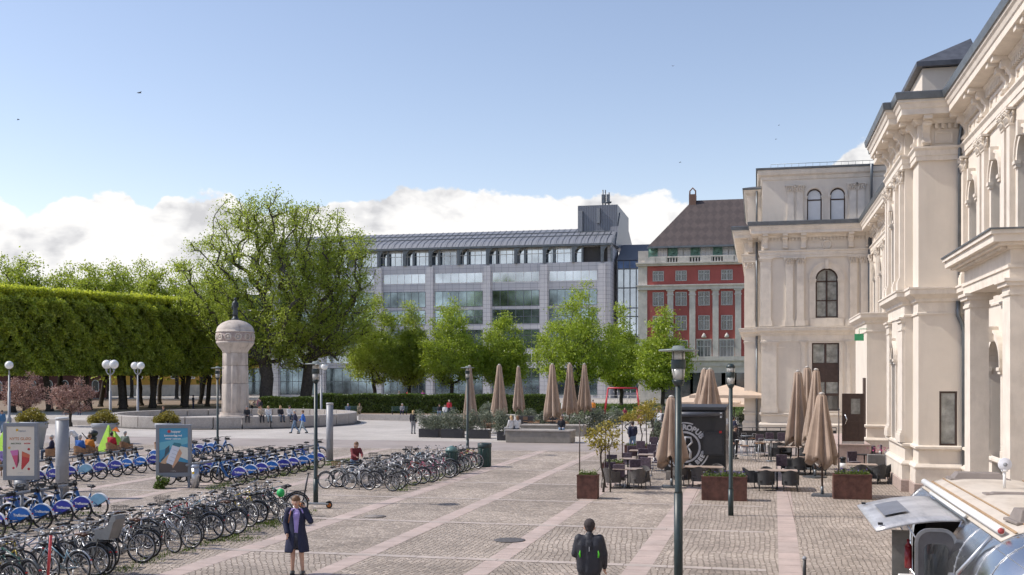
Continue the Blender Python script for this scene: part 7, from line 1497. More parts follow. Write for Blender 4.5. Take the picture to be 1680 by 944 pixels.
# --- rope posts with string lights and young trees by the path
def ypost(px, by, h, label, r=.025): c = P(px, by); o = empty('rope_post', c, 0, label, 'post', 'thin dark rope posts'); MB().tube([(0, 0, 0), (0, 0, h)], r, 6).build('post', DWOOD, o); MB().lathe([(.03, h), (.045, h + .03), (.02, h + .06), (0, h + .06)], n=8).build('cap', BLACKM, o); MB().lathe([(.1, 0), (.1, .02), (.03, .05), (.025, .12)], n=10).build('foot', BLACKM, o); return c + Vector((0, 0, h))
p0 = ypost(951, 806, 2.62, 'thin dark rope post at the corner of the small square planter'); p1 = ypost(1021, 778, 2.3, 'thin dark rope post behind the plum chairs'); p2 = ypost(1376, 800, 3.0, 'thin rusty pole beside the planter near the trailer hatch')
p3 = ypost(993, 800, 2.3, 'thin dark rope post by the young yellow tree')
def cable(a, b, sag, label, bulbs=0):
    o = empty('rope', (0, 0, 0), 0, label, 'rope'); pts = [a.lerp(b, t) - Vector((0, 0, sag * 4 * t * (1 - t))) for t in [k / 12 for k in range(13)]]; MB().tube(pts, .009, 4).build('cord', BLACKM, o)
    for k in range(bulbs): p = pts[int((k + .5) * 12 / bulbs)]; MB().lathe([(.015, 0), (.02, -.03), (.035, -.08), (0, -.11)], p, 8, cap=False).build('bulb', mat('dark_bulb', (.15, .15, .16), .3), o)
cable(P(951, 806, 0) + Vector((0, 0, .55)), P(993, 800) + Vector((0, 0, 1.1)), .3, 'dark rope sagging from the square planter post towards the young tree')
cable(p0, p1, .25, 'string of small bulbs between the two rope posts', 6); cable(p1, P(1100, 800) + Vector((0, 0, 2.6)), .3, 'string of small bulbs from the rope post to the hanging parasol', 5)
def ytree(px, by, top, wpx, label, seed, stake=True, z_=None):
    c = P(px, by); z = FPX * HC / (by - HOR); h = HC + (HOR - top) / FPX * z; w = wpx / FPX * z / 2
    t = tree(label, c, h, h * .5, [(0, 0, h * .72, w, w, h * .18), (w * .2, 0, h * .86, w * .5, w * .5, h * .12), (-w * .8, 0, h * .72, w * .4, w * .3, h * .1)], 60, 700, .12, .14, YELLOWL, r0=.035, seed=seed, group='young yellow leaved trees', cat='young tree')
    if stake: MB().tube([(.25, .1, 0), (.2, .1, h * .55)], .03, 5).build('stake', BARKL, t)
ytree(990, 808, 684, 58, 'young staked tree with sparse yellow leaves behind the square planter', 41); ytree(1054, 742, 655, 34, 'young yellow leaved tree beside the path, nearer of the pair', 42); ytree(1066, 730, 650, 34, 'young yellow leaved tree beside the path, farther of the pair', 43); ytree(1030, 712, 676, 20, 'tiny yellow leaved sapling left of the walking man', 44)
# --- black burger trailer
q = P(1140, 787); BT = empty('food_trailer', (q.x, q.y, 0), 0, 'black food trailer with a round white burger and beer emblem', 'food trailer'); w = 2.55; hh = 3.06
TB = mat('trailer_black', (.018, .018, .02), .35, amt=.15, scale=2, coat=.3); BGREY = mat('trailer_charcoal', (.035, .036, .04), .5)
MB().box(-w / 2, w / 2, 0, 4.2, .32, hh - .18).build('body', TB, BT, bevel=.04)
MB().box(-w / 2 - .03, w / 2 + .03, -.06, 4.26, hh - .18, hh - .02).build('roof_edge', BGREY, BT, bevel=.03)
MB().tube([(-w / 2 + .1, -.14, hh - .34), (w / 2 - .12, -.14, hh - .34)], .11, 12).build('awning_roll', mat('awning_cassette', (.07, .075, .09), .35), BT)
for x in (w / 2 - .2, w / 2 + .05): MB().obox((x, -.16, hh - .36 - (.25 if x > w / 2 else 0)), (.08, .16, .22)).build('bracket', STEEL, BT)
m = MB(); m.box(w / 2 - .92, w / 2 - .08, -.12, 0, 1.02, 2.02); m.box(w / 2 - .86, w / 2 - .14, -.14, -.121, 1.08, 1.96); m.build('service_cabinet', BGREY, BT)
MB().obox((w / 2 - .22, -.16, 2.0), (.10, .04, .10)).build('red_lamp', mat('red_reflector', (.4, .01, .01), .3), BT)
for y in (1.2, 2.2):
    for s in (-1, 1): wl = MB().lathe([(.05, -.08), (.2, -.08), (.2, .08), (.05, .08)], (s * (w / 2 - .12), y, .32), 16, M=Matrix.Rotation(R(90), 3, 'Y')).build('wheel', STEEL, BT); MB().torus((s * (w / 2 - .12), y, .32), .25, .08, 'X', 20, 8).build('tyre', RUBBER, wl)
MB().tube([(0, .1, .4), (0, -.7, .4), (0, -.9, .45)], .05, 6).build('drawbar', BGREY, BT); MB().box(-w / 2 + .1, -w / 2 + .5, -.3, .3, 0, .35).build('step_box', mat('step_grey', (.25, .23, .21), .8), BT)
LW = mat('logo_white', (.55, .55, .56), .5); ec = (-.42, 1.35); fl_ = lambda a, b: (ec[0] + a, -.012, ec[1] + b); fe = lambda a, b, d: (ec[0] + a, -.002 - d, ec[1] + b)
def ann(m, r0, r1, a0=0, a1=2 * math.pi, d=.008):
    n = 40; m.prism([(r1 * math.cos(a0 + (a1 - a0) * k / n), r1 * math.sin(a0 + (a1 - a0) * k / n)) for k in range(n + (0 if a1 - a0 > 6.28 else 1))] if a1 - a0 > 6.28 else [(r1 * math.cos(a0 + (a1 - a0) * k / n), r1 * math.sin(a0 + (a1 - a0) * k / n)) for k in range(n + 1)] + [(r0 * math.cos(a1 - (a1 - a0) * k / n), r0 * math.sin(a1 - (a1 - a0) * k / n)) for k in range(n + 1)], fe, 0, d, [[(r0 * math.cos(2 * math.pi * k / n), r0 * math.sin(2 * math.pi * k / n)) for k in range(n)]] if a1 - a0 > 6.28 else ())
m = MB(); ann(m, .985, 1.04, R(-115), R(40), .006); ann(m, .985, 1.04, R(70), R(235), .006); ann(m, .58, .66); m.build('emblem_rings', LW, BT)
m = MB(); put_text(m, 'GASTROPUB', .30, fl_, .016, (.82, math.pi / 2, 1)); put_text(m, 'BURGERS & BEER', .25, fl_, .016, (.82, -math.pi / 2, -1)); m.build('emblem_lettering', LW, BT)
m = MB(); m.tube([(ec[0] - .02, -.02, ec[1] - .42), (ec[0] + .02, -.02, ec[1] + .42)], .05, 5); m.tube([(ec[0] + .02, -.02, ec[1] + .42), (ec[0] + .25, -.02, ec[1] + .40), (ec[0] + .30, -.02, ec[1] + .2), (ec[0] + .12, -.02, ec[1] + .02), (ec[0] + .02, -.02, ec[1])], .045, 5)
m.tube([(ec[0] + .12, -.02, ec[1] + .02), (ec[0] + .25, -.02, ec[1] - .2), (ec[0] + .22, -.02, ec[1] - .48)], [.03, .05, .06], 5); m.tube([(ec[0] + .02, -.02, ec[1] + .42), (ec[0] - .3, -.02, ec[1] + .3), (ec[0] - .4, -.02, ec[1] + .1)], [.04, .04, .02], 5); m.build('emblem_letter', LW, BT)
# ---------------------------------------------------------------- people (local: facing -y, right hand at -x)
SKIN = mat('skin', (.50, .30, .22), .55, amt=.06, scale=8)
HAIRD, HAIRB, HAIRL, HAIRG = mat('dark_hair', (.03, .02, .015), .6), mat('brown_hair', (.16, .085, .04), .6, amt=.2), mat('blond_hair', (.50, .34, .17), .6, amt=.15), mat('grey_hair', (.42, .40, .38), .7)
def cl(n_, c, r=.85): return mat('cloth_' + n_, c, r, amt=.12, scale=9, bump=.25, bscale=16)
def caps(mb, a, ra, b, rb, n=10):
    a, b = Vector(a), Vector(b); mb.tube([a, b], [ra, rb], n, cap=True); mb.sphere(a, ra, n, 6); mb.sphere(b, rb, n, 6)
def blob(name, segs, material, parent, vox, smooth=3):
    """grow one continuous skin over tapered limbs"""
    m = MB()
    for s in segs: caps(m, *s)
    me = bpy.data.meshes.new(name); me.from_pydata(m.v, [], m.f); me.update()
    o = bpy.data.objects.new(name, me); col.objects.link(o)
    r = o.modifiers.new('r', 'REMESH'); r.mode = 'VOXEL'; r.voxel_size = vox; r.use_smooth_shade = True
    s = o.modifiers.new('s', 'SMOOTH'); s.factor = .5; s.iterations = smooth
    dg = bpy.context.evaluated_depsgraph_get(); nm = bpy.data.meshes.new_from_object(o.evaluated_get(dg)); o.modifiers.clear(); o.data = nm; nm.name = name
    nm.materials.clear(); nm.materials.append(material); nm.polygons.foreach_set('use_smooth', [True] * len(nm.polygons)); bpy.data.meshes.remove(me)
    return reg(o, parent)
def person(label, loc, rz, pose='stand', top=None, legs=None, hair=HAIRB, shoes=None, s=1.0, vox=.03, skirt=None, coat=None, cap=None, longhair=False, arms=None, bare_legs=False, fine=False, group=None, female=False, sleeve=True, lean=0.0, head=(0, 0)):
    root = empty('person', loc, rz, label, 'person', group); root.scale = (s, s, s)
    J = dict(pel=(0, 0, .95), chest=(0, 0, 1.28), neck=(0, .01, 1.45), head=(0, -.02, 1.60), sl=(.175, .01, 1.40), sr=(-.175, .01, 1.40), el=(.23, .03, 1.12), er=(-.23, .03, 1.12), wl=(.22, -.05, .88), wr=(-.22, -.05, .88),
             hl=(.09, 0, .92), hr=(-.09, 0, .92), kl=(.10, -.02, .50), kr=(-.10, -.02, .50), al=(.11, .02, .09), ar=(-.11, .02, .09))
    if pose == 'walk': J.update(kl=(.10, -.16, .52), al=(.10, -.27, .10), kr=(-.09, .03, .49), ar=(-.09, .32, .14), el=(.22, .12, 1.14), wl=(.2, .14, .9), er=(-.22, -.06, 1.13), wr=(-.2, -.24, .98))
    if pose == 'sit': J.update(kl=(.12, -.45, .93), kr=(-.12, -.45, .93), al=(.13, -.46, .50), ar=(-.13, -.46, .50), el=(.22, -.06, 1.14), er=(-.22, -.06, 1.14), wl=(.10, -.28, 1.02), wr=(-.10, -.28, 1.02), hl=(.10, -.03, .94), hr=(-.10, -.03, .94))
    if pose == 'bend': J.update(chest=(0, -.22, 1.18), neck=(0, -.37, 1.26), head=(0, -.50, 1.29), sl=(.17, -.33, 1.24), sr=(-.17, -.33, 1.24), el=(.2, -.4, .98), er=(-.2, -.4, .98), wl=(.15, -.52, .8), wr=(-.15, -.52, .8))
    if pose == 'phone': J.update(el=(.31, -.10, 1.18), wl=(.185, .0, 1.43), er=(-.25, .02, 1.14), wr=(-.20, -.10, .93), kl=(.10, -.03, .50), al=(.125, 0, .09), ar=(-.10, .04, .09), kr=(-.085, -.01, .50), head=(-.015, -.03, 1.60))
    if pose == 'look': J.update(er=(-.25, .0, 1.14), el=(.245, .02, 1.14), wl=(.19, -.20, 1.07), wr=(-.25, -.14, .90), head=(0, -.06, 1.58))
    if pose == 'hips': J.update(er=(-.33, .06, 1.16), el=(.33, .06, 1.16), wl=(.16, -.1, 1.05), wr=(-.16, -.1, 1.05))
    if arms: J.update(arms)
    J = {k: Vector(v) for k, v in J.items()}
    if lean:
        for k in ('chest', 'neck', 'head', 'sl', 'sr', 'el', 'er', 'wl', 'wr'): J[k].y -= lean * (J[k].z - .95)
    k_ = .93 if female else 1.0; v_ = vox; H = J['head']; f = lambda x, y, z: H + Vector((x, y, z))
    tor = [(J['pel'], .125, J['chest'], .125 * k_), (J['chest'], .13 * k_, J['neck'], .055), (J['sl'] * .75 + J['chest'] * .25, .075, J['sr'] * .75 + J['chest'] * .25, .075), (J['hl'], .095, J['hr'], .095), (J['chest'] + Vector((.07, 0, .02)), .10 * k_, J['pel'] + Vector((.05, 0, 0)), .10), (J['chest'] + Vector((-.07, 0, .02)), .10 * k_, J['pel'] + Vector((-.05, 0, 0)), .10)]
    arm = lambda e: [(J['sl'], .062 + e, J['el'], .045 + e), (J['el'], .045 + e, J['wl'], .032 + e), (J['sr'], .062 + e, J['er'], .045 + e), (J['er'], .045 + e, J['wr'], .032 + e)]
    leg = lambda e: [(J['hl'], .092 + e, J['kl'], .06 + e), (J['kl'], .06 + e, J['al'], .04 + e), (J['hr'], .092 + e, J['kr'], .06 + e), (J['kr'], .06 + e, J['ar'], .04 + e)]
    calf = [(J['kl'] * .7 + J['al'] * .3 + Vector((0, .02, 0)), .052, J['kl'] * .5 + J['al'] * .5 + Vector((0, .01, 0)), .045), (J['kr'] * .7 + J['ar'] * .3 + Vector((0, .02, 0)), .052, J['kr'] * .5 + J['ar'] * .5 + Vector((0, .01, 0)), .045)]
    hd = [(J['neck'], .048, f(0, 0, -.05), .05), (f(0, .012, .035), .094, f(0, -.01, -.01), .086), (f(0, -.035, -.055), .055, f(0, -.045, -.075), .042), (f(0, -.09, .0), .014, f(0, -.108, -.022), .015), (f(.088, .01, .0), .014, f(.09, .015, -.03), .011), (f(-.088, .01, .0), .014, f(-.09, .015, -.03), .011)]
    hands = []
    for w_, e_, sg in (('wl', 'el', 1), ('wr', 'er', -1)):
        d_ = (J[w_] - J[e_]).normalized(); sd = d_.cross(Vector((0, -1, .2))).normalized() * sg; p = J[w_] + d_ * .07
        fw = Vector((0, -1, 0)) - d_ * d_.dot(Vector((0, -1, 0))); fw = fw.normalized() if fw.length > .1 else Vector((0, 0, 1))
        hands += [(J[w_], .028, p, .032), (J[w_] + d_ * .03 + fw * .02, .02, p + fw * .022, .018)]
        if fine:
            for q, (o_, ln) in enumerate(((.028, .062), (.010, .072), (-.009, .068), (-.027, .054))):
                k0 = p + fw * o_ + d_ * .02; k1 = k0 + d_ * ln * .55 - sd * .008; hands += [(k0, .0105, k1, .0098), (k1, .0098, k1 + d_ * ln * .35 - sd * .028, .0085)]
            hands += [(J[w_] + d_ * .03 + fw * .03, .012, J[w_] + d_ * .07 + fw * .055 - sd * .012, .010)]
        else: hands += [(p, .030, p + d_ * .07, .018)]
    feet = [(J['al'] + Vector((0, .02, -.04)), .04, J['al'] + Vector((0, -.13, -.055)), .033), (J['ar'] + Vector((0, .02, -.04)), .04, J['ar'] + Vector((0, -.13, -.055)), .033)]
    body = blob('body', [(a, r * .93, b, r2 * .93) for a, r, b, r2 in tor + arm(0) + leg(0)] + calf + hd + hands + feet, SKIN, root, v_)
    hs = [(f(0, .03, .045), .098, f(0, .0, .055), .096)] + ([(f(0, .06, .0), .09, f(0, .075, -.14), .065)] if longhair else [(f(0, .045, -.01), .075, f(0, .05, -.03), .06)])
    blob('hair', hs, cap or hair, root, v_ * .8)
    if cap: MB().prism([(.095 * math.cos(math.pi * k / 8) , -.06 - .115 * math.sin(math.pi * k / 8)) for k in range(9)], lambda a, b, d: (H.x + a, H.y + b, H.z + .045 + d), 0, .012).build('cap_peak', cap, root)
    if fine:
        for x in (-.034, .034): MB().sphere(f(x, -.084, .012), .009, 6, 4).build('eye', HAIRD, root); MB().tube([f(x - .02, -.094, .034), f(x, -.1, .038), f(x + .018, -.094, .034)], .004, 4).build('eyebrow', HAIRB, root)
        MB().tube([f(-.024, -.088, -.052), f(0, -.098, -.05), f(.024, -.088, -.052)], [.003, .008, .003], 6).build('mouth', mat('lips', (.45, .16, .14), .4), root)
    tb = [(a, r + .012, b, r2 + .012) for a, r, b, r2 in tor]
    tb[1] = (tb[1][0], tb[1][1], J['neck'] - Vector((0, 0, .02)), .062)
    if top: blob('top', tb + (arm(.013) if sleeve else [(J['sl'], .075, J['sl'] * .5 + J['el'] * .5, .065), (J['sr'], .075, J['sr'] * .5 + J['er'] * .5, .065)]), top, root, v_)
    if legs: blob('trousers', [(J['pel'] + Vector((0, 0, .02)), .132, J['pel'] - Vector((0, 0, .04)), .13), (J['hl'], .108, J['hr'], .108)] + leg(.014), legs, root, v_)
    if shoes: blob('shoes', [(a + Vector((0, 0, -.0)), r + .014, b + Vector((0, -.01, 0)), r2 + .014) for a, r, b, r2 in feet], shoes, root, v_ * .8)
    return root, J
DN, DK, JN, WHc, LBc, RDc, GYc, PKc = cl('navy', (.018, .022, .055)), cl('black', (.022, .023, .03)), cl('jeans', (.13, .20, .30)), cl('white', (.68, .68, .68)), cl('cobalt', (.03, .12, .42)), cl('red', (.45, .02, .04)), cl('grey', (.22, .22, .23)), cl('pink', (.60, .22, .30))
BEI, BRN, ORG, LIL, DJ, KH = cl('beige', (.45, .36, .27)), cl('rust', (.25, .08, .04)), cl('orange', (.62, .22, .03)), cl('lilac', (.32, .24, .50)), cl('dark_jeans', (.05, .075, .12)), cl('khaki', (.2, .17, .11))
SHOE, SHW = mat('dark_shoe', (.02, .02, .02), .5), mat('white_shoe', (.6, .6, .6), .6)
# the woman on the phone
c = P(487, 943)
w, J = person('woman in a navy coat and lilac blouse talking on the phone in the foreground', c, .30, 'phone', shoes=SHOE, hair=HAIRB, fine=True, vox=.011, female=True, top=cl('lilac_blouse', (.34, .27, .58)))
arm = lambda e: [(J['sl'], .062 + e, J['el'], .045 + e), (J['el'], .045 + e, J['wl'] + (J['el'] - J['wl']) * .05, .036 + e), (J['sr'], .062 + e, J['er'], .045 + e), (J['er'], .045 + e, J['wr'] + (J['er'] - J['wr']) * .06, .036 + e)]
ct = MB(); n = 26
def coatp(z, a, hw, hd_): return (hw * math.sin(a), hd_ * -math.cos(a) + .01, z)
prof = [(1.455, .075, .075), (1.42, .15, .10), (1.36, .205, .125), (1.22, .195, .145), (1.06, .175, .14), (.95, .20, .16), (.80, .235, .18), (.64, .258, .20), (.50, .275, .21)]
ga = [.50, .45, .40, .34, .26, .20, .16, .20, .24]; vs = []
for (z, hw, hd_), g in zip(prof, ga):
    for k in range(n + 1):
        a = g + (2 * math.pi - 2 * g) * k / n; wv = 1 + (.035 * math.sin(5 * a + 1) * (1.1 - z) * 2 if z < 1.1 else 0); vs.append(coatp(z, a, hw * wv, hd_ * wv))
fs = [(i * (n + 1) + k, i * (n + 1) + k + 1, (i + 1) * (n + 1) + k + 1, (i + 1) * (n + 1) + k) for i in range(len(prof) - 1) for k in range(n)]
ct.add(vs, fs, True); co = ct.build('coat', DN, w, fix=False); so_ = co.modifiers.new('s', 'SOLIDIFY'); so_.thickness = .018; so_.offset = 1; sb = co.modifiers.new('b', 'SUBSURF'); sb.levels = 1; sb.render_levels = 1
blob('coat_sleeves', arm(.022) + [(J['sl'], .088, J['sl'] * .8 + J['el'] * .2, .08), (J['sr'], .088, J['sr'] * .8 + J['er'] * .2, .08)], DN, w, .012)
blob('skirt', [(J['pel'] + Vector((0, 0, .04)), .125, J['pel'] - Vector((0, 0, .12)), .15), (J['hl'] - Vector((0, 0, .1)), .11, J['hr'] - Vector((0, 0, .1)), .11), (J['hl'] - Vector((0, 0, .1)), .115, J['kl'] + Vector((0, 0, .14)), .10), (J['hr'] - Vector((0, 0, .1)), .115, J['kr'] + Vector((0, 0, .14)), .10)], cl('slate_skirt', (.06, .065, .09)), w, .015)
MB().tube([(-.115, -.085, 1.42), (-.14, -.115, 1.3), (-.165, -.125, 1.15)], .014, 6).build('bag_strap', mat('tan_leather', (.25, .10, .05), .5), w)
tag(MB().obox((0, 0, 0), (.012, .075, .15)).build('mobile_phone', BLACKM), 'black mobile phone held to the ear of the woman in navy', 'phone').location = c + Matrix.Rotation(.30, 3, 'Z') @ Vector((.112, -.02, 1.56))
bpy.data.objects['mobile_phone'].rotation_euler = (R(-15), R(10), .30)
# the man in the cap, seen from behind, cut by the bottom edge
z = 19.2; c = atD(967, z); 
mn, J = person('man in a black jacket and cap seen from behind in the foreground', c, R(180) + YAW - .10, 'look', top=DK, legs=cl('charcoal_trousers', (.04, .04, .045)), shoes=SHOE, hair=HAIRD, cap=cl('cap_brown', (.045, .035, .035)), fine=True, vox=.012, s=1.06)
blob('jacket', [((0, .01, .86), .135, (0, .01, 1.30), .125), ((-.10, .01, .90), .118, (-.115, .01, 1.30), .118), ((.10, .01, .90), .118, (.115, .01, 1.30), .118), (J['sl'] * .8 + J['chest'] * .2, .085, J['sr'] * .8 + J['chest'] * .2, .085), (J['sl'], .078, J['el'], .062), (J['el'], .062, J['wl'] * .9 + J['el'] * .1, .052), (J['sr'], .078, J['er'], .062), (J['er'], .062, J['wr'] * .9 + J['er'] * .1, .052), ((0, .01, 1.40), .09, (0, .015, 1.465), .066)], cl('black_jacket', (.022, .023, .032), .6), mn, .013, 9)
GRN = mat('lime_flash', (.10, .62, .03), .5)
for s_ in (-1, 1):
    m = MB(); m.tube([(s_ * .150, .122, 1.215), (s_ * .158, .122, 1.16), (s_ * .150, .126, 1.10)], [.006, .016, .012], 6); m.build('green_flash', GRN, mn)
MB().obox((0, .142, 1.24), (.009, .012, .075)).build('reflective_strip', WHITEP, mn); pass
# mid distance
def pp(px, py): return P(px, py)
person('blond person in a dark jacket standing alone left of the terrace planters', pp(678, 712), YAW + 2.9, top=DK, legs=GYc, shoes=SHOE, hair=HAIRL, longhair=True, vox=.025)
person('woman in a dark red sweater and jeans unlocking a bicycle with a basket', pp(582, 792), YAW + .5, 'bend', top=cl('maroon', (.17, .03, .035)), legs=JN, shoes=SHOE, hair=HAIRB, longhair=True, vox=.022, arms=dict(chest=(0, -.08, 1.25), neck=(0, -.14, 1.40), head=(0, -.20, 1.53), sl=(.17, -.12, 1.35), sr=(-.17, -.12, 1.35), el=(.2, -.3, 1.15), er=(-.2, -.3, 1.15), wl=(.12, -.5, 1.08), wr=(-.12, -.5, 1.08)))
o = bike(PW, 'step', 'white bicycle with wicker basket beside the woman in the red sweater', bars='swept', basket='brown', guards=PW); q = pp(575, 800); o.location = q; o.rotation_euler = (0, 0, math.pi + .2); o['group'] = 'bicycles in the middle cluster'
person('man in a dark jacket and blue jeans walking away beside the rope posts', pp(1038, 744), math.pi + YAW, 'walk', top=DN, legs=JN, shoes=SHOE, hair=HAIRD, vox=.022, s=1.03)
person('walker in a cobalt blue top and pale jeans, right of the walking pair', pp(497, 712), R(-75) + YAW, 'walk', top=LBc, legs=cl('pale_jeans', (.30, .37, .42)), shoes=SHOE, hair=HAIRB, vox=.025)
person('walker in a dark jacket and jeans, left of the walking pair', pp(484, 711), R(-75) + YAW, 'walk', top=DN, legs=JN, shoes=SHOE, hair=HAIRG, vox=.025)
# sitting on the round wall
def onwall(px, label, top, legs, hair, **k):
    t = (px - 840) / FPX; d = Vector((-SY + t * CY, CY + t * SY, 0)).normalized(); b = d.dot(CC); disc = b * b - (CC.length_squared - 10.4 ** 2); r = b - math.sqrt(disc); q = d * r
    n_ = (q - Vector((CC.x, CC.y, 0))).normalized(); q.z = .10; return person(label, q, math.atan2(n_.x, -n_.y), 'sit', top=top, legs=legs, hair=hair, shoes=SHOE, vox=.028, **k)
onwall(405, 'person in black with a pale cap sitting on the round wall, leftmost', DK, DK, HAIRG, cap=GYc)
onwall(428, 'person with beige jacket over black sitting on the round wall, second from left', BEI, DK, HAIRB, longhair=True)
onwall(440, 'person in a pale top and light jeans sitting on the round wall, third from left', WHc, cl('pale_jeans', (.30, .37, .42)), HAIRL)
onwall(460, 'blond person in a black vest sitting on the round wall, fourth from left', DK, DJ, HAIRL, longhair=True)
onwall(475, 'person in a white shirt sitting on the round wall next to the walkers', WHc, DJ, HAIRD)
onwall(268, 'person in dark clothes sitting on the round wall above the phone poster', DK, GYc, HAIRB)
c = P(836, 727) + Vector((0, 1.1, 0)); 
def seat(px, py, dy, h, label, rz, top, legs, hair, **k): q = P(px, py) + Vector((0, dy, h - .83)); return person(label, q, rz, 'sit', top=top, legs=legs, hair=hair, shoes=SHOE, vox=.025, **k)
seat(833, 727, 1.0, .80, 'blond person in a white shirt, left of the pair on the front concrete bench', YAW - 2.4, WHc, GYc, HAIRL, longhair=True)
seat(843, 727, 1.1, .80, 'red haired person in a white shirt, right of the pair on the front concrete bench', YAW - 2.7, WHc, GYc, HAIRB, longhair=True)
seat(919, 727, .45, .80, 'man in black and blue jeans on the right of the front concrete bench', YAW, DK, JN, HAIRB)
# left: sitters at tables and people behind the docks
def chairp(px, py, label, top, hair, rz=math.pi, **k):
    q = P(px, py); q.z = -.40; pr = person(label, q, rz, 'sit', top=top, legs=k.pop('legs', DJ), hair=hair, shoes=SHOE, vox=.026, **k)
    wicker(TWOOD, 'brown chair under the ' + label.replace(' seated behind the docks', ''), (q.x, q.y, 0), rz + math.pi, 'brown café chairs behind the docks'); return pr
chairp(131, 757, 'person with white hair and a cobalt blue top seated behind the docks', LBc, HAIRG); chairp(147, 755, 'person in an orange top seated behind the docks', ORG, HAIRB)
chairp(183, 750, 'person in a bright red top seated behind the docks', RDc, HAIRD); chairp(205, 748, 'person in a grey green top with pale hat seated behind the docks', cl('sage', (.18, .22, .18)), HAIRG)
chairp(263, 750, 'dark haired person in black seated left of the phone poster', DK, HAIRB, R(90)); chairp(85, 757, 'person in a navy top seated left of the near grey pillar', DN, HAIRG, R(-60)); chairp(8, 780, 'person in a lilac top behind the ice cream poster', LIL, HAIRD, R(60))
person('dark haired woman in a white top and pale jeans bending over a pushchair', P(126, 745), R(-60), 'bend', top=WHc, legs=JN, shoes=SHW, hair=HAIRD, vox=.025)
o = empty('pushchair', P(150, 740), R(40), 'black pushchair beside the bending woman in white', 'pushchair'); MB().lathe([(0, .5), (.26, .55), (.3, .75), (.2, .85), (0, .8)], n=14).build('seat', BLACKM, o); MB().sphere((.1, 0, 1.0), .27, 12, 7, (1, 1, .7)).build('hood', BLACKM, o); MB().tube([(-.1, -.2, .5), (-.5, -.2, 1.05), (-.5, .2, 1.05), (-.1, .2, .5)], .015, 5).build('handle', BLACKM, o)
for x, y in ((-.3, -.25), (-.3, .25), (.35, -.2), (.35, .2)): MB().tube([(0, y * .5, .5), (x, y, .13)], .014, 5).build('leg', BLACKM, o); MB().torus((x, y, .12), .10, .02, 'Y', 14, 5).build('wheel', RUBBER, o)
person('person in a blue top walking at the far left edge behind the green wedge', P(3, 712), 0.5, 'walk', top=cl('mid_blue', (.06, .16, .30)), legs=JN, shoes=SHOE, hair=HAIRD, vox=.03)
person('crouching person in white and navy far behind the copper trees', P(130, 683), 1.0, 'bend', top=WHc, legs=DN, shoes=SHW, hair=HAIRG, vox=.035)
person('person in a dark jacket standing in the shade under the limes', P(317, 671), 2.5, top=DK, legs=DN, shoes=SHOE, hair=HAIRD, vox=.035)
def far(px, z, label, pose, top, legs, hair, rz=0.0, dz=0, **k): q = atD(px, z); q.z = dz; return person(label, q, rz, pose, top=top, legs=legs, hair=hair, shoes=SHOE, vox=.035, **k)
far(413, 122, 'person in a cream jacket bending beside the column under the trees', 'bend', BEI, DK, HAIRD, 1.2); far(404, 121, 'person in black standing behind the column, nearest it', 'stand', DK, DK, HAIRD); far(425, 121, 'person in dark red and black behind the seated row', 'stand', cl('plum', (.12, .03, .06)), DK, HAIRD); far(427, 116, 'person with rust red trousers behind the seated row', 'stand', DK, BRN, HAIRD)
far(437, 160, 'person in bright blue on the street behind the great trees', 'stand', LBc, DN, HAIRB); far(571, 114, 'elderly person in blue grey on the bench nearest the round wall', 'sit', cl('bluegrey', (.10, .14, .22)), DN, HAIRG, YAW + .3, -.42); far(590, 115, 'person in khaki at the right end of the bench nearest the round wall', 'sit', KH, KH, HAIRB, YAW, -.42)
far(660, 114, 'person in pale grey leaning on the second bench', 'sit', GYc, DN, HAIRG, YAW, -.42); far(721, 112, 'person in black and denim on the third bench, left', 'sit', DK, JN, HAIRD, YAW, -.42); far(730, 110, 'person in a white top on the third bench, middle', 'sit', WHc, JN, HAIRD, YAW, -.42); far(737, 112, 'person in bright red with pale hair by the third bench', 'stand', RDc, DN, HAIRG, YAW)
far(669, 160, 'person in red among the far bicycles', 'stand', RDc, DN, HAIRD, s=1.15); far(694, 158, 'person in magenta among the far bicycles', 'walk', cl('magenta', (.45, .06, .38)), KH, HAIRB, s=1.15); far(655, 162, 'person in pale grey among the far bicycles', 'stand', GYc, DN, HAIRG, s=1.1)
far(973, 112, 'person in an orange and yellow jacket left of the swing frame', 'stand', ORG, DN, HAIRD); far(1025, 96, 'child in a dark red top beyond the young trees', 'stand', cl('wine', (.20, .02, .05)), DN, HAIRD, s=.85); far(1049, 94, 'child in pink beyond the young yellow trees', 'stand', PKc, PKc, HAIRB, s=.9); far(1056, 96, 'person in pale orange beside the child in pink', 'stand', cl('peach', (.60, .34, .18)), BEI, HAIRL, 3)
far(1078, 84, 'person in pale blue in the group left of the hanging parasol', 'stand', cl('skyblue', (.28, .36, .46)), JN, HAIRG); far(1084, 82, 'person in white in the group left of the hanging parasol', 'stand', WHc, GYc, HAIRB); far(1091, 80, 'person in black in the group left of the hanging parasol', 'stand', DK, DK, HAIRD)
far(1203, 68, 'dark haired person in navy walking past the station corner', 'walk', DN, KH, HAIRD, 2.4); far(1206, 56, 'waiter in black beside the food trailer', 'stand', DK, DK, HAIRD, 1.0); far(925, 110, 'person in white and navy behind the centre parasols', 'stand', WHc, DN, HAIRD); far(1172, 78, 'person in white under the open cream parasol', 'stand', WHc, DN, HAIRB)
# sandpit with playing children's orange edge
tag(MB().lathe([(1.8, 0), (2.0, 0), (2.0, .4), (1.8, .4)], n=24, smooth=False, cap=False).build('sandpit_ring', mat('yellow_timber', (.50, .33, .12), .8)), 'round yellow timber sandpit edge between the swing and the young trees', 'sandpit').location = atD(1040, 103)
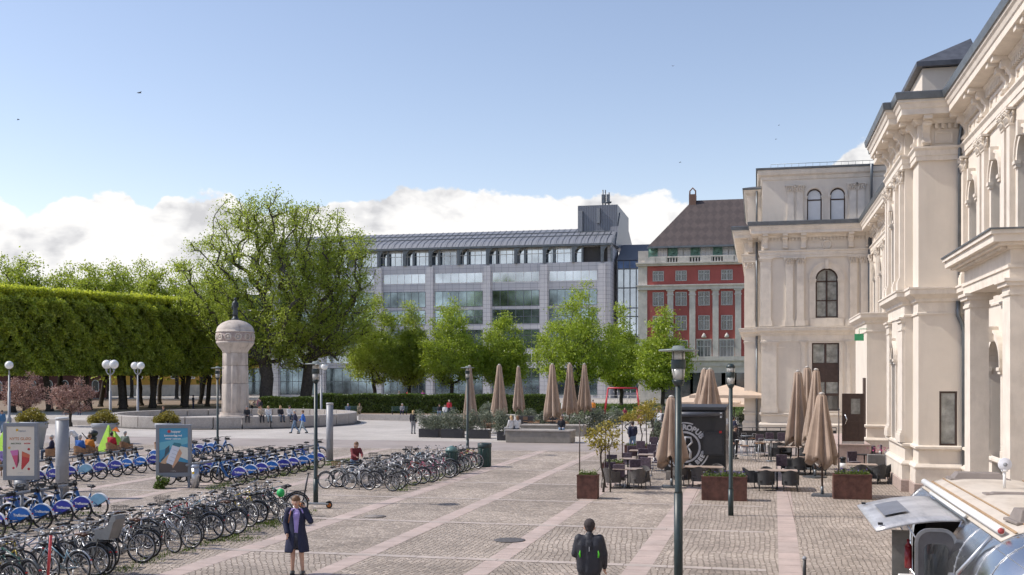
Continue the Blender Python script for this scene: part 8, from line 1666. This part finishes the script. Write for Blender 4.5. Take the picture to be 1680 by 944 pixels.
# ---------------------------------------------------------------- silver caravan
ALU = bpy.data.materials.new('polished_aluminium'); ALU.use_nodes = True; t = ALU.node_tree; b = t.nodes['Principled BSDF']; b.inputs['Metallic'].default_value = 1; b.inputs['Base Color'].default_value = (.62, .62, .63, 1)
g_ = nd(t, 'ShaderNodeTexCoord'); n_ = nd(t, 'ShaderNodeTexNoise'); n_.inputs['Scale'].default_value = 3; n_.inputs['Detail'].default_value = 6; t.links.new(g_.outputs['Object'], n_.inputs[0]); r_ = nd(t, 'ShaderNodeMapRange'); r_.inputs[3].default_value = .12; r_.inputs[4].default_value = .34; t.links.new(n_.outputs[0], r_.inputs[0]); t.links.new(r_.outputs[0], b.inputs['Roughness'])
bp_ = nd(t, 'ShaderNodeBump'); bp_.inputs['Strength'].default_value = .12; bp_.inputs['Distance'].default_value = .05; t.links.new(n_.outputs[0], bp_.inputs['Height']); t.links.new(bp_.outputs[0], b.inputs['Normal'])
CREAMR = mat('cream_roof_paint', (.60, .535, .46), .55, amt=.07, scale=2.5, dirt_or_reflection=((.36, .29, .22), 1.8, .7, (1, .4, 1))); TAN = mat('sealant_tan', (.38, .25, .14), .7)
AX0, AX1, AY0, AY1, AZ0, AZ1 = 2.38, 4.90, 13.2, 19.3, .42, 2.66
AS = empty('silver_caravan', ((AX0 + AX1) / 2, (AY0 + AY1) / 2, 0), 0, 'polished aluminium food caravan with a cream roof and an open serving hatch, bottom right', 'caravan'); ox_, oy_ = (AX0 + AX1) / 2, (AY0 + AY1) / 2
hw, Lh_ = (AX1 - AX0) / 2, (AY1 - AY0) / 2; zc, hz_ = (AZ0 + AZ1) / 2, (AZ1 - AZ0) / 2
def sec(a, k=1.0, kz=1.0):
    ca, sa = math.cos(a), math.sin(a); n_ = 3.0; x = hw * k * math.copysign(abs(ca) ** (2 / n_), ca); z = math.copysign(abs(sa) ** (2 / n_), sa) * hz_
    if z > 0: z *= kz
    else: z *= (.55 + .45 * kz)
    return x, zc + z
NA = 48; stations = [(-Lh_ - 1.35 + 1.35 * (1 - math.cos(math.pi / 2 * k / 12)) if False else -Lh_ - 1.45 * math.cos(math.pi / 2 * k / 12), max(.03, math.sin(math.pi / 2 * k / 12) ** .62)) for k in range(13)]
NB = 24; stations += [(-Lh_ + 2 * Lh_ * k / NB, 1.0) for k in range(1, NB + 1)]; stations += [(Lh_ + 1.2 * math.sin(math.pi / 2 * k / 8), max(.03, math.cos(math.pi / 2 * k / 8) ** .6)) for k in range(1, 9)]
vs = []
for (y, k) in stations:
    for j in range(NA): x, z = sec(2 * math.pi * j / NA, k, k ** .8); vs.append((x, y, z))
HY0, HY1 = 15.25 - oy_, 18.15 - oy_
def cut(y, j):  # serving opening in the left side
    a = 2 * math.pi * (j + .5) / NA; x, z = sec(a); return x < -.5 and HY0 < y < HY1 and 1.35 < z < 2.42
fs = []; fr2 = []
for i in range(len(stations) - 1):
    for j in range(NA):
        if cut((stations[i][0] + stations[i + 1][0]) / 2, j): continue
        a = 2 * math.pi * (j + .5) / NA; f = (i * NA + j, i * NA + (j + 1) % NA, (i + 1) * NA + (j + 1) % NA, (i + 1) * NA + j); fs.append(f)
m = MB(); m.add(vs, fs, True); bd = m.build('body', ALU, AS); so2 = bd.modifiers.new('s', 'SOLIDIFY'); so2.thickness = .02
# cream painted roof sheet following the roof curve
def roofstrip(x0, x1, up, name, mt, y0=-Lh_ + .02, y1=Lh_):
    m = MB(); vs = []; ny = 20; nx = 12
    def zt(x): u = min(.999, abs(x) / hw); return zc + hz_ * (1 - u ** 3.0) ** (1 / 3.0)
    for i in range(ny + 1):
        for j in range(nx + 1): x = x0 + (x1 - x0) * j / nx; vs.append((x, y0 + (y1 - y0) * i / ny, zt(x) + up))
    m.add(vs, [(i * (nx + 1) + j, i * (nx + 1) + j + 1, (i + 1) * (nx + 1) + j + 1, (i + 1) * (nx + 1) + j) for i in range(ny) for j in range(nx)], True); o = m.build(name, mt, AS); s = o.modifiers.new('s', 'SOLIDIFY'); s.thickness = .015; s.offset = 1; return o
roofstrip(-hw * .74, hw * .74, .004, 'roof_paint', CREAMR); roofstrip(-hw * .62, -hw * .60, .022, 'roof_seam', TAN); roofstrip(-hw * .48, -hw * .465, .022, 'roof_seam', TAN); roofstrip(hw * .5, hw * .52, .022, 'roof_seam', TAN)
# panel seams with rivets on the shell
for yy in (-Lh_ - .9, -Lh_ - .45, -Lh_, -Lh_ + 1.2, Lh_ - 1.2, Lh_):
    k = 1.0 if yy >= -Lh_ else max(.03, math.sqrt(max(0, 1 - ((yy + Lh_) / 1.45) ** 2)) ** .62); pts = []
    for j in range(0, 41): a = R(-35) + R(250) * j / 40; x, z = sec(a, k * 1.002, k ** .8); 
    pts = [(sec(R(-35) + R(250) * j / 40, k * 1.002, k ** .8)[0], yy, sec(R(-35) + R(250) * j / 40, k * 1.002, k ** .8)[1]) for j in range(41)]
    if yy > HY0 - .1 and yy < HY1 + .1: continue
    rv = MB().tube(pts, .006, 4, cap=False)
    for q in pts[::1]:
        for s in (-.03, .03): rv.sphere((q[0] * 1.001, q[1] + s, q[2]), .007, 5, 4)
    rv.build('panel_seam', STEEL, AS, fix=False)
for ang in (20, 45, 70, 110, 135, 160):   # longitudinal seams on the front dome
    pts = [(sec(R(ang), k * 1.003, k ** .8)[0], y, sec(R(ang), k * 1.003, k ** .8)[1]) for y, k in stations[1:13]]
    MB().tube(pts, .006, 4, cap=False).build('dome_seam', STEEL, AS, fix=False)
# interior seen through the opening
m = MB(); m.box(-hw + .35, hw - .3, HY0 - .2, HY1 + .2, AZ0 + .1, 1.2); m.build('counter', mat('inner_steel', (.22, .22, .22), .4, metal=.5), AS)
MB().box(hw - .35, hw - .3, HY0 - .5, HY1 + .4, 1.2, 2.45).build('inner_wall', mat('inner_dark', (.05, .045, .045), .7), AS); MB().box(-hw + .25, hw - .36, HY1 + .2, HY1 + .25, .6, 2.42).build('inner_partition', mat('inner_dark', (.05, .045, .045), .7), AS); MB().box(-hw + .25, hw - .36, HY0 - .25, HY0 - .2, .6, 2.42).build('inner_partition', mat('inner_dark', (.05, .045, .045), .7), AS)
m = MB(); yy = 0
for y, h, r in ((.3, .3, .05), (.5, .22, .07), (.75, .35, .04), (1.2, .25, .06), (-.3, .28, .05), (-.6, .2, .08)): m.lathe([(r, 0), (r, h * .7), (r * .4, h * .8), (r * .4, h), (0, h)], (-hw + .6, y, 1.2), 10)
m.build('bottles', mat('amber_glass', (.2, .09, .03), .2), AS)
# opening frame, awning tube, hatch, shelf
sx = -hw - .01; edge = [sec(a)[0] for a in (R(150),)]
def side(z):  # x of the left wall at height z
    q = min(.999, abs(z - zc) / hz_); return -hw * (1 - q ** 3) ** (1 / 3)
MB().tube([(side(1.3) - .01, HY0, 1.3), (side(1.9) - .01, HY0, 1.9), (side(2.44) - .01, HY0, 2.44), (side(2.44) - .01, HY1, 2.44), (side(1.9) - .01, HY1, 1.9), (side(1.3) - .01, HY1, 1.3), (side(1.3) - .01, HY0, 1.3)], .02, 5).build('opening_frame', CHROME, AS)
MB().tube([(side(2.55) - .10, -Lh_ + .15, 2.60), (side(2.55) - .10, Lh_ - .1, 2.60)], .048, 14).build('awning_roll', WHITEP, AS)
MB().lathe([(0, 0.0), (.036, .0), (.036, .02), (0, .02)], (side(2.55) - .10, -Lh_ + .15, 2.60), 10, M=Matrix.Rotation(R(90), 3, 'X')).build('roll_end_cap', mat('red_cap', (.4, .06, .06), .4), AS)
hx, hzz = side(2.47) - .03, 2.47; vs = []; nu, nv = 8, 6
for i in range(nu + 1):
    for j in range(nv + 1): u = i / nu; vs.append((hx - 1.10 * u, HY0 + .02 + (HY1 - HY0 - .04) * j / nv, hzz + .035 * math.sin(u * math.pi) - .17 * u ** 1.3))
m = MB(); m.add(vs, [(i * (nv + 1) + j, i * (nv + 1) + j + 1, (i + 1) * (nv + 1) + j + 1, (i + 1) * (nv + 1) + j) for i in range(nu) for j in range(nv)], True)
HATM = mat('reflection_streaked_aluminium', (.62, .61, .61), .42, metal=.5, amt=.16, scale=1.6, dirt_or_reflection=((.24, .24, .26), 1.4, .8, (3.5, .5, 1)))  # reflection streaks painted into the hatch colour by stretched noise
ht = m.build('serving_hatch', HATM, AS); s3 = ht.modifiers.new('s', 'SOLIDIFY'); s3.thickness = .03
pv = []
for i in range(5):
    for j in (0, 1): u = .52 + .3 * i / 4; pv.append((hx - 1.10 * u, HY0 + .9 + 1.3 * j, hzz + .034 + .035 * math.sin(u * math.pi) - .17 * u ** 1.3))
m = MB(); m.add(pv, [(2 * i, 2 * i + 1, 2 * i + 3, 2 * i + 2) for i in range(4)]); m.build('hatch_patch', mat('patch_grey', (.25, .26, .29), .4, metal=.4), ht)
MB().tube([(hx + .02, HY0, hzz + .05), (hx + .02, HY1, hzz + .05)], .026, 8).build('hinge_tube', WHITEP, AS)
for y in (HY0 + .25, HY1 - .25): MB().obox((hx - 1.02, y, hzz - .11), (.06, .07, .03)).build('hatch_latch', BLACKM, ht)
for y in (HY0 + .04, HY1 - .04): MB().tube([(hx - .7, y, hzz - .09), (side(1.75) - .02, y, 1.75)], .012, 6).build('gas_strut', STEEL, AS)
MB().box(side(1.3) - .48, side(1.3) - .02, HY0 - .55, HY0 + .55, 1.60, 1.64).build('side_shelf', WHITEP, AS, bevel=.01)
# chrome framed door standing open, extinguisher, grab rail
def rpanel(w, h, r): return [(x * (w / 2 - r) + r * math.cos(a), y * (h / 2 - r) + r * math.sin(a)) for (x, y, a0) in ((1, 1, 0), (-1, 1, 90), (-1, -1, 180), (1, -1, 270)) for a in [R(a0 + 90 * k / 5) for k in range(6)]]
dx_, dy_ = side(1.6) - .14, HY0 - .35
fd = lambda a, b, d: (dx_ + .02 + a, dy_ - d, 1.55 + b)
op = rpanel(.52, 1.7, .18); inn = rpanel(.44, 1.62, .15)
dr2 = MB().prism(op, fd, 0, .05, [inn]).build('door_frame', mat('dull_steel', (.30, .30, .31), .35, metal=.8), AS); MB().prism(inn, fd, .01, .035).build('door_panel', mat('door_grey', (.16, .15, .15), .3), dr2); MB().prism(rpanel(.30, .6, .08), lambda a, b, d: fd(a, b + .35, d), .036, .042).build('door_window', GLASS, dr2)
MB().tube([(dx_ - .20, dy_ + .9, 1.72), (dx_ - .20, dy_ + .9, 2.02)], .05, 12).lathe([(.05, 2.02), (.02, 2.07), (.02, 2.12), (0, 2.12)], (dx_ - .20, dy_ + .9, 0), 10).build('fire_extinguisher', mat('extinguisher_red', (.22, .01, .015), .3), AS)
MB().box(dx_ - .34, dx_ - .10, HY0 + 1.2, HY0 + 1.24, .4, 2.15).build('wind_panel', mat('clear_panel', (.25, .24, .22), .2), AS)
MB().tube([(side(1.3) - .06, -Lh_ + .5, 1.25), (side(1.6) - .08, -Lh_ + .5, 1.6), (side(2.0) - .10, -Lh_ + .42, 2.05), (side(2.5) - .10, -Lh_ + .2, 2.52)], .025, 8).build('grab_rail', STEEL, AS)
MB().prism(arch(0, .42, -.5, .0), lambda a, b, d: (side(1.55 + .25) - .03 - d, -Lh_ + .95 + a, 1.75 + b), 0, .05, [arch(0, .42, -.5, .0, t=.05)]).build('side_door_frame', STEEL, AS)
MB().prism(arch(0, .42, -.5, .0, t=.05), lambda a, b, d: (side(1.8) - .03 - d, -Lh_ + .95 + a, 1.75 + b), 0, .02).build('side_door_glass', GLASS, AS)
MB().obox((side(1.9) - .03, -Lh_ + .35, 1.95), (.04, .07, .14)).obox((side(1.9) - .03, -Lh_ + .1, 1.8), (.04, .06, .10)).build('marker_lamp', mat('marker_red', (.5, .06, .03), .3), AS)
for y in (.6, 1.6):
    for s in (-1, 1): wl = MB().lathe([(.05, -.1), (.24, -.1), (.24, .1), (.05, .1)], (s * (hw - .15), y, .36), 18, M=Matrix.Rotation(R(90), 3, 'Y')).build('wheel', STEEL, AS); MB().torus((s * (hw - .15), y, .36), .28, .08, 'X', 22, 8).build('tyre', RUBBER, wl)
# roof fittings
TG = mat('roof_vent_taupe', (.24, .205, .185), .6, amt=.1, scale=4)
def vent(x, y, w, d, h, rz=0): 
    zt = zc + hz_ * (1 - min(.99, abs(x) / hw) ** 3) ** (1 / 3) - .01; v = [(-w / 2, -d / 2, 0), (w / 2, -d / 2, 0), (w / 2, d / 2, 0), (-w / 2, d / 2, 0)]; u = [(a * .78, b_ * .7, h) for a, b_, _ in v]
    o = MB().add(v + u, [(0, 3, 2, 1), (4, 5, 6, 7), (0, 1, 5, 4), (1, 2, 6, 5), (2, 3, 7, 6), (3, 0, 4, 7)]).box(-w / 2 - .04, w / 2 + .04, -d / 2 - .04, d / 2 + .04, -.01, .03).build('roof_vent', TG, AS, bevel=.012); o.location = (x, y, zt); o.rotation_euler = (0, 0, rz); return o
def ra(px, py, h=2.7): q = P(px, py, h); return q.x - ox_, q.y - oy_
x, y = ra(1604, 782); vent(x, y, .85, .42, .12, 0); x, y = ra(1662, 808); vent(x, y, .7, .22, .05, 0); x, y = ra(1682, 848); vent(x + .1, y, .48, .42, .16, .1)
x, y = ra(1648, 799); o = MB().tube([(0, 0, 0), (0, 0, .26)], .022, 8).lathe([(0, .25), (.05, .25), (.05, .28), (0, .28)], n=12).build('antenna_pole', WHITEP, AS); o.location = (x, y, 2.68)
d_ = MB().lathe([(0, -.012), (.095, -.012), (.10, 0), (.095, .012), (0, .012)], (0, 0, .36), 24, M=Matrix.Rotation(R(90), 3, 'X')).build('antenna_disc', mat('disc_pale', (.66, .66, .70), .4), AS); d_.location = (x, y - .03, 2.68)
MB().lathe([(0, .014), (.03, .014), (.03, .03), (0, .03)], (0, 0, .36), 12, M=Matrix.Rotation(R(90), 3, 'X')).build('disc_hub', GREYM, d_)
# black hose post end at the bottom edge
o = empty('short_post', P(1320, 962), 0, 'short black post end just entering the bottom edge left of the caravan', 'post'); MB().tube([(0, 0, 0), (0, 0, .55)], .035, 8).build('shaft', BLACKM, o); MB().lathe([(.04, .55), (.05, .58), (.03, .62), (0, .62)], n=10).build('cap', GREYM, o)
